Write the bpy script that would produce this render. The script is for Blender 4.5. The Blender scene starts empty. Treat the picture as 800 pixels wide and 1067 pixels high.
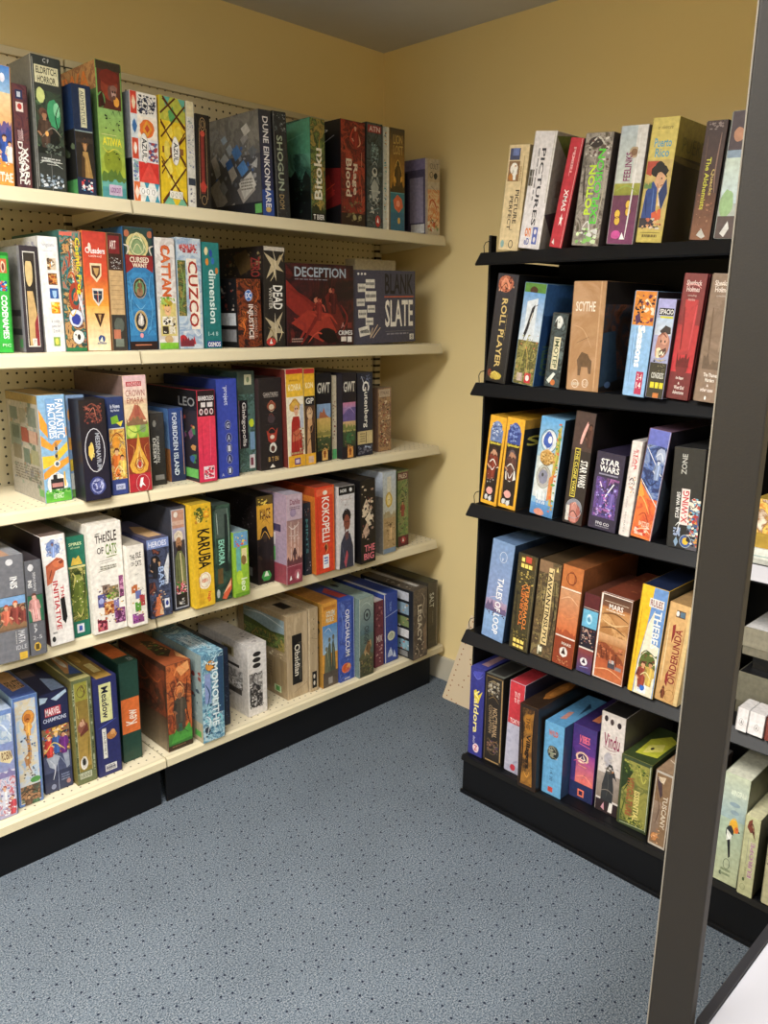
import bpy, bmesh, math, random
from mathutils import Vector, Matrix
EXPO = 0.5
CAM = (0.786286, 0.239669, -0.012608)
# what is printed on each box: id: (label, card colour, front, visible side, top)
# R rectangle, G gradient, N blotched picture, E ellipse, O ring, P polygon, L line, X scatter of small shapes, T/TB lettering
# id: (label, base colour, front, side, top)
DES = {
# --- top cream shelf
'a1': ('sunset city board game box at the far left end of the top cream shelf', 'e8a860',
 'G 0 0 100 22 3f7fd0 9cc4e8;G 0 22 100 50 f3d9a8 f0b070;N 0 50 100 78 sunset 60;R 0 78 100 100 e8963c;E 62 10 14 4 eef;X 0 52 100 90 40 7 e86a30,f4d070,4a60b0,fff;TB 5 89 98 97 0 f8efe0 NTAE', '', ''),
'a2': ('slim dark maroon box with two small square emblems and white brush lettering, top cream shelf', '4a2d33',
 'N 0 0 100 100 maroon 25;R 18 5 70 14 233058;R 30 7 55 12 c8ccd8;R 18 17 70 26 e8dcd4;E 45 21 16 3 b83a34;L 50 30 50 52 0.0015 c8b8b8;TB 15 55 50 97 9 f0ece6 DYSMAL;TB 52 60 88 97 9 f0ece6 WARS', '', ''),
'a3': ('tall dark box with a moonlit green swamp picture and cream title plaque, top cream shelf', '3b3d3c',
 'R 0 0 100 100 343936;N 0 25 100 70 swamp 28;E 25 29 16 6 cfd98a;E 68 42 26 12 3f9a68;E 80 38 12 6 86cfa0;P 1c1f1d 20 60 30 45 45 40 55 50 75 52 88 62 60 68;E 30 41 14 3 6a4a3c;E 36 56 10 3.5 d08a50;R 8 7 92 20 d9d4ae;TB 14 8 86 13 0 3c3c30 ELDRITCH;TB 18 14.5 82 19.5 0 3c3c30 HORROR;T 40 1.5 62 4.5 0 ddd C F;L 12 78 90 78 0.001 e8e8e0;L 35 80 75 80 0.001 e8e8e0;L 50 70 50 100 0.001 888;X 8 88 92 98 26 7 dfe6ee,9ab,567', 'R 0 0 100 100 6a6a62;L 99 0 99 100 0.003 c9c9c0', ''),
'a4': ('small navy box with cream title strip above an adventurer in brown hat, top cream shelf', '1c2740',
 'R 0 0 100 41 1b2b4a;R 0 42 100 84 2b2622;R 0 84 100 100 1f2b48;R 38 3 72 38 d8d4ae;T 46 5 64 36 9 2b3a52 ADVENTURE;E 52 52 20 3.5 6b4a2a;E 52 55 11 5 b98a5c;P a8854c 28 84 38 60 66 60 88 84;R 0 41 100 42 9aa;X 20 86 84 97 12 12 eee,c44,6ad', 'R 0 0 100 40 27406a;R 0 40 100 100 2a2a28;X 0 45 100 80 12 14 786,554,998;R 55 86 100 100 5aa860', ''),
'a5': ('tall green box with an orangutan portrait at its top, top cream shelf', '7fae5c',
 'R 0 0 100 6 3a3326;R 3 6 97 34 5a2c22;E 52 17 38 11 8c3a24;E 62 22 20 7 6f4a40;E 68 22 10 4 c09c92;E 78 28 12 4 e8a23c;E 16 28 16 6 5a9a58;G 0 34 100 84 8cb86a a8b838;R 0 84 100 100 4f9aa0;E 50 73 42 10 8a9a2c;L 8 53 70 53 0.001 ece6a0;TB 12 55 90 61 0 f2e22e ATIWA;X 20 38 90 50 7 5 26301e,26301e;X 30 64 80 72 5 4 26301e,26301e;R 28 90 82 98 c9b4d0;R 34 92 76 96 8a4a8a', 'R 0 0 100 100 c08a4a;N 0 0 100 20 earth 30;TB 2 5 88 18 0 e87d1e ATIWA;R 0 20 100 100 4b6a3a', ''),
'a6': ('white box of red and blue patterned tiles with upright white plaque, top cream shelf', 'e9e4dc',
 'R 0 0 24 20 d8402c;E 12 10 8 7 f0a080;R 24 0 100 21 f2efe8;X 27 2 97 19 46 7 2a2c3a,2a2c3a,f2efe8;R 24 21 100 42 f6ede0;E 60 32 30 9 e8732c;E 60 32 16 5 f2c23c;R 0 20 24 42 dfe8ee;E 12 31 8 6 3a86b8;R 0 42 24 61 d24a30;E 12 51 9 6 f0a884;R 24 42 100 63 e8e6ea;X 60 44 98 62 26 8 5a6a9a,b04040,f2efe8;R 22 63 100 82 d8302a;R 0 61 22 82 dfe4ec;X 1 62 21 81 14 9 6a7ab0,8aa;R 0 82 24 100 e8743c;R 24 82 100 100 eef0ec;P 3d9ab8 40 82 60 82 50 90;P 3d9ab8 40 100 60 100 50 92;P 3d9ab8 80 82 100 82 90 90;P 3d9ab8 80 100 100 100 90 92;E 46 50 17 14.5 f6f3ee;TB 36 42 56 62 9 2b3440 AZUL;R 20 87 88 94 fafafa;O 34 90.5 6 2.6 .001 555;O 54 90.5 6 2.6 .001 555;O 74 90.5 6 2.6 .001 555', 'R 0 0 100 100 8d9096;R 0 60 100 100 22242a', ''),
'a7': ('yellow stained-glass diamond pattern box with an upright white plaque, top cream shelf', 'e0bc20',
 'R 0 0 100 100 e8c61c;R 0 0 100 22 b9bf48;P 62b0a0 10 0 42 0 26 10;P 62b0a0 72 0 100 0 100 12;P 5faa62 30 14 52 8 62 20 44 26;P 7ac0a0 4 100 30 88 52 100;P 7ac0a0 62 100 84 90 100 100;L 0 16 60 0 0.005 6a3a1c;L 0 38 100 6 0.005 6a3a1c;L 0 72 100 30 0.005 6a3a1c;L 4 100 100 64 0.005 6a3a1c;L 12 0 100 28 0.005 6a3a1c;L 0 22 100 60 0.005 6a3a1c;L 0 56 100 98 0.005 6a3a1c;R 6 46 90 52 8a5a2c;E 24 49 12 9 e6d25a;E 58 49 17 14 f6f3ee;TB 49 41 67 59 9 2b3440 AZUL;R 30 87 82 94 f4f0e4;O 40 90.5 5 2.4 .001 555;O 56 90.5 5 2.4 .001 555;O 72 90.5 5 2.4 .001 555', '', ''),
'a8': ('thin white strip-like box pressed against the yellow diamond pattern box', 'dcdad2',
 'R 0 0 100 14 e6dcb4;X 8 16 92 62 40 14 8a90b0,9aa,c8c8d0;R 0 72 100 79 333b4a;R 10 79 90 100 e6e4de;X 20 82 80 96 7 16 667,99a', '', ''),
'a9': ('small black box with a red vertical ribbon emblem and thin gold scrollwork, top cream shelf', '1c1a1c',
 'O 50 10 22 7 .0012 c8a878;O 50 10 12 4 .001 c8a878;R 30 17 62 84 6a2422;R 38 22 54 80 8a302c;P b83a30 20 74 50 70 74 76 60 82 30 82;L 24 14 20 90 .0009 c8a878;L 76 14 78 90 .0009 c8a878;E 48 20 18 3 c84a3a;O 50 91 20 5 .001 c8a878', '', ''),
'a10': ('dark navy box whose wide cover shows pale floating blocks, top cream shelf', '1f2438',
 'G 0 0 100 75 33363e 28305a;R 0 75 100 100 2a4a98;TB 28 6 76 92 9 f0f0f4 DUNE EINKONMARE;E 50 94 24 2.5 d8b870', 'R 0 0 100 100 565558;N 0 0 100 40 greyblot 18;X 10 30 95 70 46 7 8f9096,6c7078,3f68a8,a5a4a6;P a9a29b 8 66 26 58 40 82 22 90;P b5ada5 58 72 84 60 90 74 68 86;P c0bab2 36 90 52 84 56 94 42 99;P 9d9a98 68 24 78 18 82 24 72 30;P aaa 18 48 28 44 30 54 22 58;P bbb 84 50 96 44 94 54;X 4 8 30 14 12 4 888,777;R 0 86 100 100 2a2c34;R 88 88 99 97 66b060;TB 4 15 40 19 0 888 ONE DAY', ''),
'a11': ('black box with pale upright lettering standing right of the navy box, top cream shelf', '24262a',
 'N 0 0 100 100 nightgrey 22;TB 22 22 66 74 9 a9b7a4 SHOGUN;T 24 78 60 92 9 b9a070 DOM;L 4 0 4 100 .0015 888', '', ''),
'a12': ('box with a green and tan spine and a teal misty cover, top cream shelf', '3a5a48',
 'N 0 0 100 90 jungle 26;TB 22 28 78 78 -9 f4f0e0 Bitoku;R 0 91 100 100 14140f;TB 12 93 30 98 0 fff T;TB 38 93 92 98 0 eee BIER', 'R 0 0 100 100 22302a;N 0 0 100 100 teal 9;P 5aa080 0 6 100 0 100 34 40 30 0 44;E 42 28 20 4 a05a78;P 15181a 0 70 50 50 100 62 100 100 0 100', ''),
'a13': ('dark red box with rough white lettering, beside the skull box on the top cream shelf', '4a1c1c',
 'N 0 0 100 88 blood 20;TB 20 36 44 72 9 e6d8c4 Blood;TB 46 40 68 70 9 e6d8c4 Rage;R 0 88 100 100 2a1a18;L 86 28 86 42 .0012 e8a88a;L 86 64 86 76 .0012 e8a88a;E 55 92 8 3 a8a070;E 78 92 8 3 a8a070', 'R 0 0 100 100 17161a;P 7a1c1c 10 60 60 42 100 46 100 80 40 90;P b02a26 30 70 80 50 90 70 60 82;L 12 40 60 20 .003 8890a0;L 40 30 90 14 .002 aab;TB 10 7 80 10 0 ccc BLOOD', ''),
'a14': ('dark grey-blue box with a silver skeletal figure and red corner mark, top cream shelf', '2b3236',
 'N 0 0 100 100 skull 22;R 6 2 92 9 9a2c34;TB 14 3 84 8 0 e8d0d0 ATN;O 50 30 26 9 .001 7f9aa0;X 30 18 72 36 20 7 8fb0b8,5a7880;E 50 46 18 5 c8ccc8;E 50 45 9 2.4 3a4044;P aab0ac 24 60 50 52 76 60 64 74 36 74;L 14 64 86 64 .002 bfc4c0;X 15 62 85 86 22 8 bfc4c0,6a7276,20262a;E 70 93 18 6 b4302c;P fff 62 94 70 89 76 95', '', ''),
'a15': ('thin pale box with coloured specks squeezed between the skeletal box and the amber box', 'c8ccc4',
 'X 8 4 60 90 36 15 3f8a9a,4a4a4a,6ab0a0,d8a050;R 55 0 100 100 e8e6da', '', ''),
'a16': ('box with amber sky over a teal band with a red flower, top cream shelf', '8a6a2c',
 'G 0 0 100 60 4c4538 c08a28;E 55 46 34 9 e0a83c;R 0 60 100 100 2f7888;R 0 60 100 63 5aa0a8;P d8683c 20 70 50 64 80 68 90 76 60 82 30 78;E 55 73 14 3.5 f0a080;R 0 82 100 100 2c6a88;TB 22 6 86 15 0 c8a85a LION;TB 22 16 88 25 0 c8a85a LOST;E 60 90 10 3.5 d8b048', '', ''),
'a17': ('short pale box with orange flames on its spine, right end of top cream shelf', 'c9bda6',
 'G 0 0 100 30 bcb09c c4b090;N 0 40 100 92 flame 40;R 0 0 14 100 b8b0b0;T 30 6 90 13 0 6a6a60 CULT;O 40 21 12 4 .002 2a2c2a;E 70 22 14 4.5 2a2c2a;L 40 36 86 44 .001 444;X 10 80 90 96 18 8 e8e0d0,c85a30,7a9a5a', 'R 0 0 100 100 5a5470;R 0 0 100 14 8a80a8;R 14 16 66 92 2f2c48;R 70 24 96 84 a49cb8;TB 22 18 46 82 9 8a4a50 COLOSSUS;R 72 86 98 98 e8e8e8;E 34 90 8 4 d8b050', ''),
# --- second cream shelf
'b1': ('bright green box with upright white lettering at the left end of the second cream shelf', '2fae3c',
 'R 0 0 100 100 34b440;R 50 6 92 20 c4603c;E 70 14 14 6 e8c8a8;R 46 28 88 38 2a4a9a;TB 48 42 84 86 9 fff CODENAMES;R 0 0 100 3 1e7a2a;T 40 91 92 94 0 e8f8e8 PIC', '', ''),
'b2': ('dark framed box with a plain cream and red painted panel, second cream shelf', '38323a',
 'R 14 5 86 95 e8e4dc;R 17 6 83 94 2e2a28;E 44 24 24 14 d8bc84;P caa870 26 42 60 42 76 62 70 94 24 94;P 8e2c34 60 72 83 62 83 94 58 94;R 17 6 83 14 3a3430;R 40 87 66 94 efe8e0;T 44 88 62 93 0 333 JM', 'R 0 0 100 100 7d7c7a;N 0 10 100 100 greyblot 14;R 10 60 96 66 3c3a3a;R 20 78 96 84 34383c;R 86 88 98 96 5a9a60;R 94 0 100 100 8b8a90', ''),
'b3': ('white box with four small square pictures down its spine, second cream shelf', 'f0eeec',
 'T 20 5 86 9 0 9aa0b0 kingdoms;L 20 12 70 12 .001 aab;R 38 18 86 28 d8c8b0;E 62 23 8 4.5 3a2c22;P e0a050 40 27 60 20 58 27;R 38 31 86 41 7a4a2c;E 62 36 16 4 e08a40;R 40 44 88 53 2a5aa0;P a8ccf0 54 46 78 46 76 51 66 53 56 51;R 42 56 90 66 f2a818;E 66 61 12 4 f8d840;T 36 72 80 75 0 8a90a0 a cozy;T 36 76 84 79 0 8a90a0 game for;T 44 80 76 83 0 8a90a0 2 to 4;R 40 87 76 95 8aae50;E 58 91 10 3 f0d860', 'R 0 0 100 100 c9c7c4;X 50 4 96 12 14 6 aab,99a', 'R 0 0 100 100 d8d6d4'),
'b4': ('busy teal and orange box with yellow bubble lettering and white round creature, second cream shelf', '31635f',
 'N 0 0 100 100 cosmic 34;R 0 1 60 4 d86a5a;E 60 54 36 13 a8402c;E 60 54 22 8 2c5a58;E 60 54 12 4 e87a4a;TB 66 5 94 52 9 f2e21c Cosmic Frog;TB 50 6 60 42 9 e8e4d8 the world;E 55 72 36 8 dfe4f4;E 56 73 24 5 3240a0;P e8e8ec 66 48 92 60 98 76 80 62;E 62 88 30 6.5 f2f2ec;E 64 88 8 2.5 222;R 0 97 100 100 2a7a4a', '', ''),
'b5': ('red to yellow gradient box with three heraldic shields, second cream shelf', 'e0702c',
 'G 0 0 100 36 c23a30 d8502c;G 0 36 100 62 d8502c f0a638;G 0 62 100 100 f4b650 f6ecc8;TB 10 13 94 18 0 fff Crusaders;T 24 19 78 21 0 f8e0d0 united;P e8d8b0 26 26 76 26 74 36 52 42 28 36;P 5a3828 32 28 70 28 68 35 52 39 34 35;P e0dcd0 30 47 78 47 76 56 54 62 32 56;P 2c3a50 35 49 73 49 71 55 54 60 36 55;R 52 48 56 60 e0dcd0;P 4a2c20 34 68 80 68 56 80;P c8a060 50 69 64 69 57 76;E 60 90 16 3.5 36508c;P f4ecd0 50 92 62 88 66 93', '', ''),
'b6': ('brown kraft box with ruled lines, recessed between the shield box and the blue portrait box', '9a7a54',
 'R 0 0 100 31 3a2420;R 4 2 84 17 7a2228;TB 14 6 60 13 0 e8d8d0 ART;X 8 20 90 30 20 7 bbb,888;R 0 31 100 69 c9a878;L 6 36 94 36 .0007 8a6a48;L 6 40 94 40 .0007 8a6a48;L 6 44 94 44 .0007 8a6a48;L 6 48 94 48 .0007 8a6a48;L 6 52 94 52 .0007 8a6a48;L 6 56 94 56 .0007 8a6a48;L 6 60 94 60 .0007 8a6a48;L 6 64 94 64 .0007 8a6a48;R 0 69 100 100 3a3834;E 52 78 40 7 5d645c;R 10 82 60 90 c87a5c;R 20 90 80 97 7a8478', '', ''),
'b7': ('wide blue box with red ribbon banner, glowing dome and two oval medallions, second cream shelf', '2d5f8c',
 'R 0 0 100 25 2c4644;E 46 15 40 12 d8c888;E 46 15 32 9 90a878;O 46 15 24 7 .002 e8dcb0;E 12 5 10 3 b86a4a;E 90 5 10 3 b86a4a;R 0 25 100 93 2f78ae;N 5 36 95 88 bluewater 30;P 8c2428 0 22 100 22 94 36 70 32 30 32 4 37;TB 18 23.5 82 28 0 f4e6d0 CURSED;TB 26 28.5 76 32 0 f4e6d0 WANT;E 46 49 22 8.5 3a2c20;E 46 49 17 6.5 6a9a70;E 46 52 12 4 a0785a;E 44 76 22 9 c8a868;E 44 76 18 7.5 2b2c34;E 44 77 11 3.4 cfc6ba;E 44 88 6 2 e89aa0;R 0 93 100 100 2c1e1c;L 20 96 76 96 .003 c87a5a;R 0 0 4 100 1e2a38;R 96 0 100 100 1e2a38', '', ''),
'b8': ('pale box with orange blocky lettering above a cartoon explorer, second cream shelf', 'd8d2cc',
 'N 0 0 100 100 palegrey 26;TB 26 6 76 52 9 c8501e CATTAN;TB 31 7 70 51 9 f0b48a CATTAN;R 10 58 96 88 d6c67a;E 48 60 28 7 e0c040;E 50 64 20 6 e8b888;E 48 58 30 3 b8a030;R 20 70 50 78 f4f0e4;R 56 70 90 78 f0ecdc;R 18 79 50 86 3a3228;R 54 79 86 86 e8e0cc;E 50 91 24 4 c8a878;G 0 94 100 100 8ac83c 6ab02c', '', ''),
'b9': ('pale blue sky box with big white-outlined red lettering, second cream shelf', '9fb4c4',
 'N 0 0 100 100 sky2 20;N 0 20 34 70 jungle 40;TB 14 5 80 11 0 c84a48 AYAZA;P f2e8d8 38 18 80 18 92 50 90 82 52 82 44 40;TB 44 20 84 80 9 a82c1c CUZCO;E 14 92 20 5 b82830;P c82828 52 96 60 88 68 96', '', ''),
'b10': ('teal box with white upright lettering and coloured balls at its top, second cream shelf', '1f7474',
 'G 0 0 100 92 237c7a 1f7070;E 22 8 12 4 e8d8a8;E 50 10 11 4 2448a0;E 26 18 11 3.5 d88a30;E 62 17 10 3.5 2a68b8;E 84 26 9 3 c8742c;TB 34 25 78 76 9 dff0ec dimension;T 20 84 80 88 0 bfe0dc 1-4  8;R 10 93 98 99 2a3a90;TB 14 94 94 98.5 0 fff OSMOS', '', ''),
'b12': ('small black and ember-orange box with a round blue emblem, second cream shelf', '2c1e1c',
 'N 0 0 100 100 ember 30;E 48 24 17 9 3a6fc0;TB 36 20 60 28 0 fff DC;TB 40 37 66 88 9 f0e6e0 INJUSTICE;T 70 38 82 86 9 c8a090 GODS AMONG US', 'R 0 0 100 100 1c1b1d;X 4 4 96 46 30 9 8a7a70,5a4a44,bab0a8,803c34;R 6 50 96 68 c9ccd0;R 6 74 46 92 9a9ca0;R 54 74 96 92 88888c', ''),
'b13': ('dark box with splayed clawed hands and white upright lettering, second cream shelf', '3a332d',
 'R 0 0 100 100 2e2a27;P c8b896 0 6 60 14 100 4 70 18 96 24 56 22 60 34 44 24 10 32 34 18;P bcae8e 0 70 50 76 90 64 66 80 96 86 58 86 60 96 40 88 6 94 32 80;R 0 0 100 4 c8c0b4;TB 42 38 88 62 9 f4f2ec DEAD;TB 22 40 38 62 9 c8c4ba WINTER;E 30 95 24 4.5 c83a34;P fff 22 97 30 92 38 97', 'R 0 0 100 100 2a2320;X 30 4 96 28 40 7 6a5a3c,8a7a54,3c3028,5a2c24;P 5a4628 46 8 70 2 84 20 60 28;TB 78 10 94 30 9 903430 ZERO;R 0 30 100 100 211c1a', ''),
'b14': ('square dark box facing out, red smoky figures below a pale title, second cream shelf', '2b1d20',
 'N 0 0 100 100 redsmoke 9;P 8c2a24 0 20 16 34 40 50 30 70 12 60 0 50;P a03428 6 72 30 56 60 60 74 84 52 96 30 86;P c0492f 40 48 50 42 52 58 44 62;P 6a2420 56 40 68 26 74 48 86 70 74 84 62 62;E 44 44 5 4 c87a60;E 66 32 4.5 4 c87a60;E 58 86 14 8 251617;TB 12 4 88 16 0 aab8c8 DECEPTION;TB 76 82 98 88 0 eee CRIMES;R 80 90 88 96 e8e0d8;R 90 90 97 97 f4f0ec;TB 80 72 86 79 0 c88a84 A;R 90 72 97 79 7a302c', '', ''),
'b15': ('square charcoal-blue box facing out with white paper slips, right end of second cream shelf', '4a4a5a',
 'R 0 0 100 100 45455a;TB 50 4 96 32 0 14141c BLANK;R 49 35 97 36.6 c8603c;TB 50 40 96 78 0 f2eee6 SLATE;R 20 12 34 24 ece8de;R 8 18 20 29 e4e0d6;R 19 28 36 42 ece8de;R 6 38 18 48 e2ded4;R 22 47 34 57 ece8de;R 8 53 21 64 e4e0d6;R 19 64 31 74 ece8de;P ece8de 8 78 24 74 26 87 10 90;P 9a978e 10 82 22 79 22 81 11 84;L 26 92 38 74 .003 e8d0b0;L 30 92 42 78 .003 e8d0b0;L 26 90 30 78 .003 e8d0b0;E 9 5 1.6 1.6 eee;E 14 5 1.6 1.6 eee;E 19 5 1.6 1.6 eee;L 50 84 96 84 .001 888;R 90 89 97 97 e8e6de;T 92 90 95.5 96 0 333 8', '', ''),
'b16': ('cream box mostly hidden behind the charcoal-blue box with paper slips, second cream shelf', 'b9ab8a', '', '', ''),
# --- third cream shelf
'c1': ('front sky-blue and orange ray-striped box with speckled side, left of third cream shelf', '8fb8d8',
 'R 0 0 100 100 8cb8dc;P f0a030 0 12 30 28 36 42 0 30;P f0a030 0 36 40 46 100 30 100 38 40 52 0 46;P f2c832 0 56 44 56 100 44 100 52 46 64 0 68;P f0a030 0 72 30 66 100 58 100 64 34 74 0 78;R 28 3 96 42 7aa8d8;TB 64 4 94 40 9 fff FANTASTIC;TB 34 8 62 40 9 fff FACTORIES;R 48 48 62 52 f4f0ea;R 46 55 60 58 f4f0ea;E 54 64 12 3 f4f0ea;E 50 84 42 12 f2f0ea;R 24 78 74 88 2c2a2c;R 28 82 70 86 c88a84;R 34 74 50 79 2c2a2c;R 76 72 82 86 e8b838;G 0 90 100 100 4fa83c 68b83c;TB 30 92 70 97 0 dff0d0 METAFACT', 'R 0 0 100 100 9a968c;X 6 8 94 88 50 10 7a8a7a,8a7458,6a7280,b0a898,5a6a5a;R 60 34 92 46 7a3a30;R 60 56 92 66 8a7a4a;R 6 30 40 52 6f7c72;R 84 88 98 95 5a9a50', 'R 0 0 100 100 a88850'),
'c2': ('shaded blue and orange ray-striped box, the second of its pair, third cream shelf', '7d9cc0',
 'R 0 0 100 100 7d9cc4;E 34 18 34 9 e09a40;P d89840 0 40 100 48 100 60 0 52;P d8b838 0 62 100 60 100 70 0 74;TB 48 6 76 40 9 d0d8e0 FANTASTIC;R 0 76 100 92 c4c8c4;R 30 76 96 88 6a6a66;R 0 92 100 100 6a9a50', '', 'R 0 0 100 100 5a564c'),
'c3': ('black box with a white oval ring and gold knight emblem jutting out, third cream shelf', '201d24',
 'G 0 0 100 100 241e20 1e1c34;X 16 4 88 24 40 6 7a3c34,5a2c28,a05a4a;O 50 50 40 22 .0016 d8d8e0;TB 54 33 72 70 9 b8bcc8 MESSINAVIUM;P e8c85c 26 46 40 42 44 52 34 60 24 54;TB 30 53 48 57 0 f0d880 1347;E 50 86 34 10 39427e;O 50 86 24 7 .002 aab0e0;X 30 80 72 93 16 7 c8ccf0,6068a8', '', ''),
'c4': ('navy box with a yellow market scene below a green emblem, third cream shelf', '33457a',
 'R 0 0 100 31 2c3c6c;TB 18 7 80 11 0 dfe4f0 la Nueva;TB 20 12 76 15 0 dfe4f0 Bay Market;P 7ab02c 16 20 60 18 70 26 20 27;P e8d840 50 26 96 24 80 30;R 0 31 100 32 c8ccd8;N 0 32 100 84 market 40;E 40 46 28 7 e89a2c;P f2d060 20 60 60 56 86 74 30 80;R 0 84 100 100 3a4a8c;R 22 89 82 95 c8d0ee;T 30 90 74 94 0 2c3a7a amigo', '', 'R 0 0 100 100 6e7078'),
'c5': ('tall cream and red box with golden jewel and white unicorn mark, third cream shelf', 'e2c0a0',
 'G 0 0 100 20 e0b8c0 ecd8c0;R 12 5 80 9 b8303c;T 16 5.6 76 8.4 0 f0d0d0 ANDREAS;T 8 12 92 17.5 0 9a3a34 CROWN;T 12 18.5 86 23 0 9a3a34 EMARA;R 0 24 100 42 e6cfa8;P b86a50 32 30 44 24 66 26 84 34 94 38 10 38;G 0 40 100 53 9cc84a 78a838;E 26 47 24 6 c8d860;E 76 45 16 4 8a9a70;R 0 53 100 84 8e3a20;P e8b040 52 48 62 62 92 76 84 82 52 86 16 82 6 76 40 62;P c87828 52 58 58 68 80 77 52 81 24 77 46 68;E 52 76 14 4.2 e8d8c0;E 52 76 8 2.6 c02c24;R 0 84 100 100 bc2634;O 60 93 30 8 .0008 e8c8c8;P fff 44 95 52 88 64 88 60 92 72 96 58 94 50 97', 'R 0 0 100 100 5c4844;R 0 0 100 30 7a6460', 'R 0 0 100 100 6a5048'),
'c6': ('small charcoal box with white upright lettering beside a light-blue-sided box, third cream shelf', '30302e',
 'G 0 0 100 100 3c3c3c 2a2a26;E 30 14 14 5 9a9a92;TB 40 32 60 68 9 dcdcd4 FORBIDDEN;TB 12 34 36 70 9 f4f4ee DESERT;R 20 86 88 93 8a8a86', '', 'R 0 0 100 100 8f8f8c'),
'c7': ('small navy box with white upright lettering and a light blue left side, third cream shelf', '28386a',
 'G 0 0 100 100 2f4c8c 222a4c;TB 22 6 56 92 9 dfe8f4 FORBIDDEN ISLAND;L 92 4 92 92 .0015 d8a060;R 70 14 76 50 3a5a9a', 'G 0 0 100 55 5a88c8 7aa0d0;R 0 55 100 100 b87a48;TB 10 20 70 40 0 a8c0e0 ISLE', 'R 0 0 100 100 4a5a78'),
'c8': ('bright pink-red box with a black top band and white emblems, third cream shelf', 'd82c48',
 'R 0 0 100 28 26181c;TB 6 6 96 11 0 f0ecec BAMBOLEO;R 20 13 46 18 e0d8d8;R 56 13 88 18 e0d8d8;E 20 23 11 3.4 e8d0d4;E 50 23 11 3.4 e8d0d4;E 80 23 11 3.4 e8d0d4;G 0 28 100 100 e03450 d82a54;R 24 83 86 97 f2dce2;X 26 84 84 96 22 9 3a2430,d82c4c', 'R 0 0 100 100 2b262c;R 0 0 100 22 1c1c20;TB 66 8 96 18 0 888 LEO;X 10 28 96 80 26 12 3f7a48,7a4a6a,c08a4a,3a5a8c,903c34;R 60 86 98 96 6ab85a', 'R 0 0 100 100 141418;TB 20 20 80 60 0 5f6266 BALLEO'),
'c9': ('royal blue box with a column of dark round tokens, third cream shelf', '2f3f9c',
 'R 0 0 100 100 3446a8;TB 30 8 56 26 9 c8d0ec project;E 50 46 15 5 1d2766;E 54 59 15 5 1d2766;E 54 70 15 5 1d2766;E 54 81 15 5 1d2766;TB 42 43 58 49 0 c8ccdc G;TB 47 56 61 62 0 c8ccdc A;TB 47 67 61 73 0 c8ccdc I;TB 47 78 61 84 0 c8ccdc A;E 54 93 15 4.4 1a2456;TB 48 90.5 60 95.5 0 d8dcec 1;T 12 95 24 98 0 dde A', 'R 0 0 100 100 23306e', 'R 0 0 100 100 28327c'),
'c10': ('grey-green leafy box with a black upright title strip and green bulb, third cream shelf', '4a6460',
 'N 0 0 100 100 greenfade 30;R 0 0 100 22 46544c;R 40 3 84 13 d0ceac;E 62 8 10 3 7a8a6a;R 6 28 56 76 221c28;TB 16 30 46 74 9 eae6e4 Ginkgopolis;E 78 51 17 4.5 c8d82c;R 66 60 96 78 7a9cc0;R 60 83 94 97 d8d4d8;R 66 86 84 94 7a3c4a;L 3 28 3 76 .001 d070a0', '', 'R 0 0 100 100 4a5a54'),
'c11': ('wide black box with four small tribal masks down its spine, third cream shelf', '2c2726',
 'R 0 0 100 100 2b2626;T 18 15 86 19 0 c8beb4 GAIATRIBES;E 54 30 22 5.4 8a4a34;E 54 31 12 3 d8c8b0;E 52 44 18 5 4a3c40;P a83c2c 28 56 44 60 66 60 80 54 72 68 54 72 36 68;E 54 64 10 2.4 e8d4c0;E 56 76 18 6 d8d4c8;E 56 77 10 3.6 5a3830;TB 34 86 44 91 0 c8a060 B;TB 50 86 58 91 0 c8a060 T;TB 64 86 80 91 0 c8a060 EN;P e8e4dc 40 98 52 94 64 98', 'R 0 0 100 100 3b2a2c', 'R 0 0 100 100 463c3a'),
'c12': ('yellow-topped box with a lady in a straw hat and red dress, third cream shelf', 'e8d8b8',
 'R 0 0 100 5 b82c2c;G 0 5 100 28 e8b020 f0c238;T 20 10 70 13 0 7a4a1c grand cru;TB 12 15 88 22 0 fff2c0 KONRA;R 0 28 100 88 efe6cf;E 46 38 36 5.5 d8a440;E 48 34 20 5 e0b450;E 54 42 14 6 e0b090;P a82c24 16 88 24 54 34 48 70 48 84 60 90 88;P c86a4a 30 64 74 60 78 72 26 74;R 76 36 96 60 b8c0d0;R 0 88 100 100 e8ac28;R 36 91 72 98 6a4a80;R 42 92.5 66 96.5 d8c0c8', 'R 0 0 100 100 6a2c26', 'R 0 0 100 100 54302a'),
'c13': ('narrow yellow-topped box matching the straw hat box at its left, third cream shelf', 'e0c068',
 'R 0 0 100 5 b82c2c;G 0 5 100 28 e8b020 f0c238;TB 14 14 86 20 0 fff2c0 KON;R 0 28 100 38 2a2a2c;TB 14 30 90 36 0 e8e4dc GP;R 0 38 100 88 5a4030;E 50 46 30 7 d8b48c;P d0a070 16 88 30 52 70 52 90 88;P 3a2a24 50 60 96 56 96 88 60 88;R 0 88 100 100 e8ac28;R 30 91 80 98 d8b8a0', '', ''),
'c14': ('dark box with a desert butte and blue sky picture, third cream shelf', '1d1c22',
 'TB 8 10 92 22 0 e0dcd0 GWT;R 4 34 96 72 88a8d0;P b06a48 16 50 26 42 40 44 50 38 62 46 86 50;G 4 50 96 72 d8b468 a8a050;G 4 72 96 88 4a5a3a 2e3a2a;R 36 86 74 99 c8803c;P e8b868 36 90 56 84 74 90 74 99 36 99', '', ''),
'c15': ('narrow cream box with a green foot recessed between the two landscape boxes, third cream shelf', 'd0c4a8',
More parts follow.
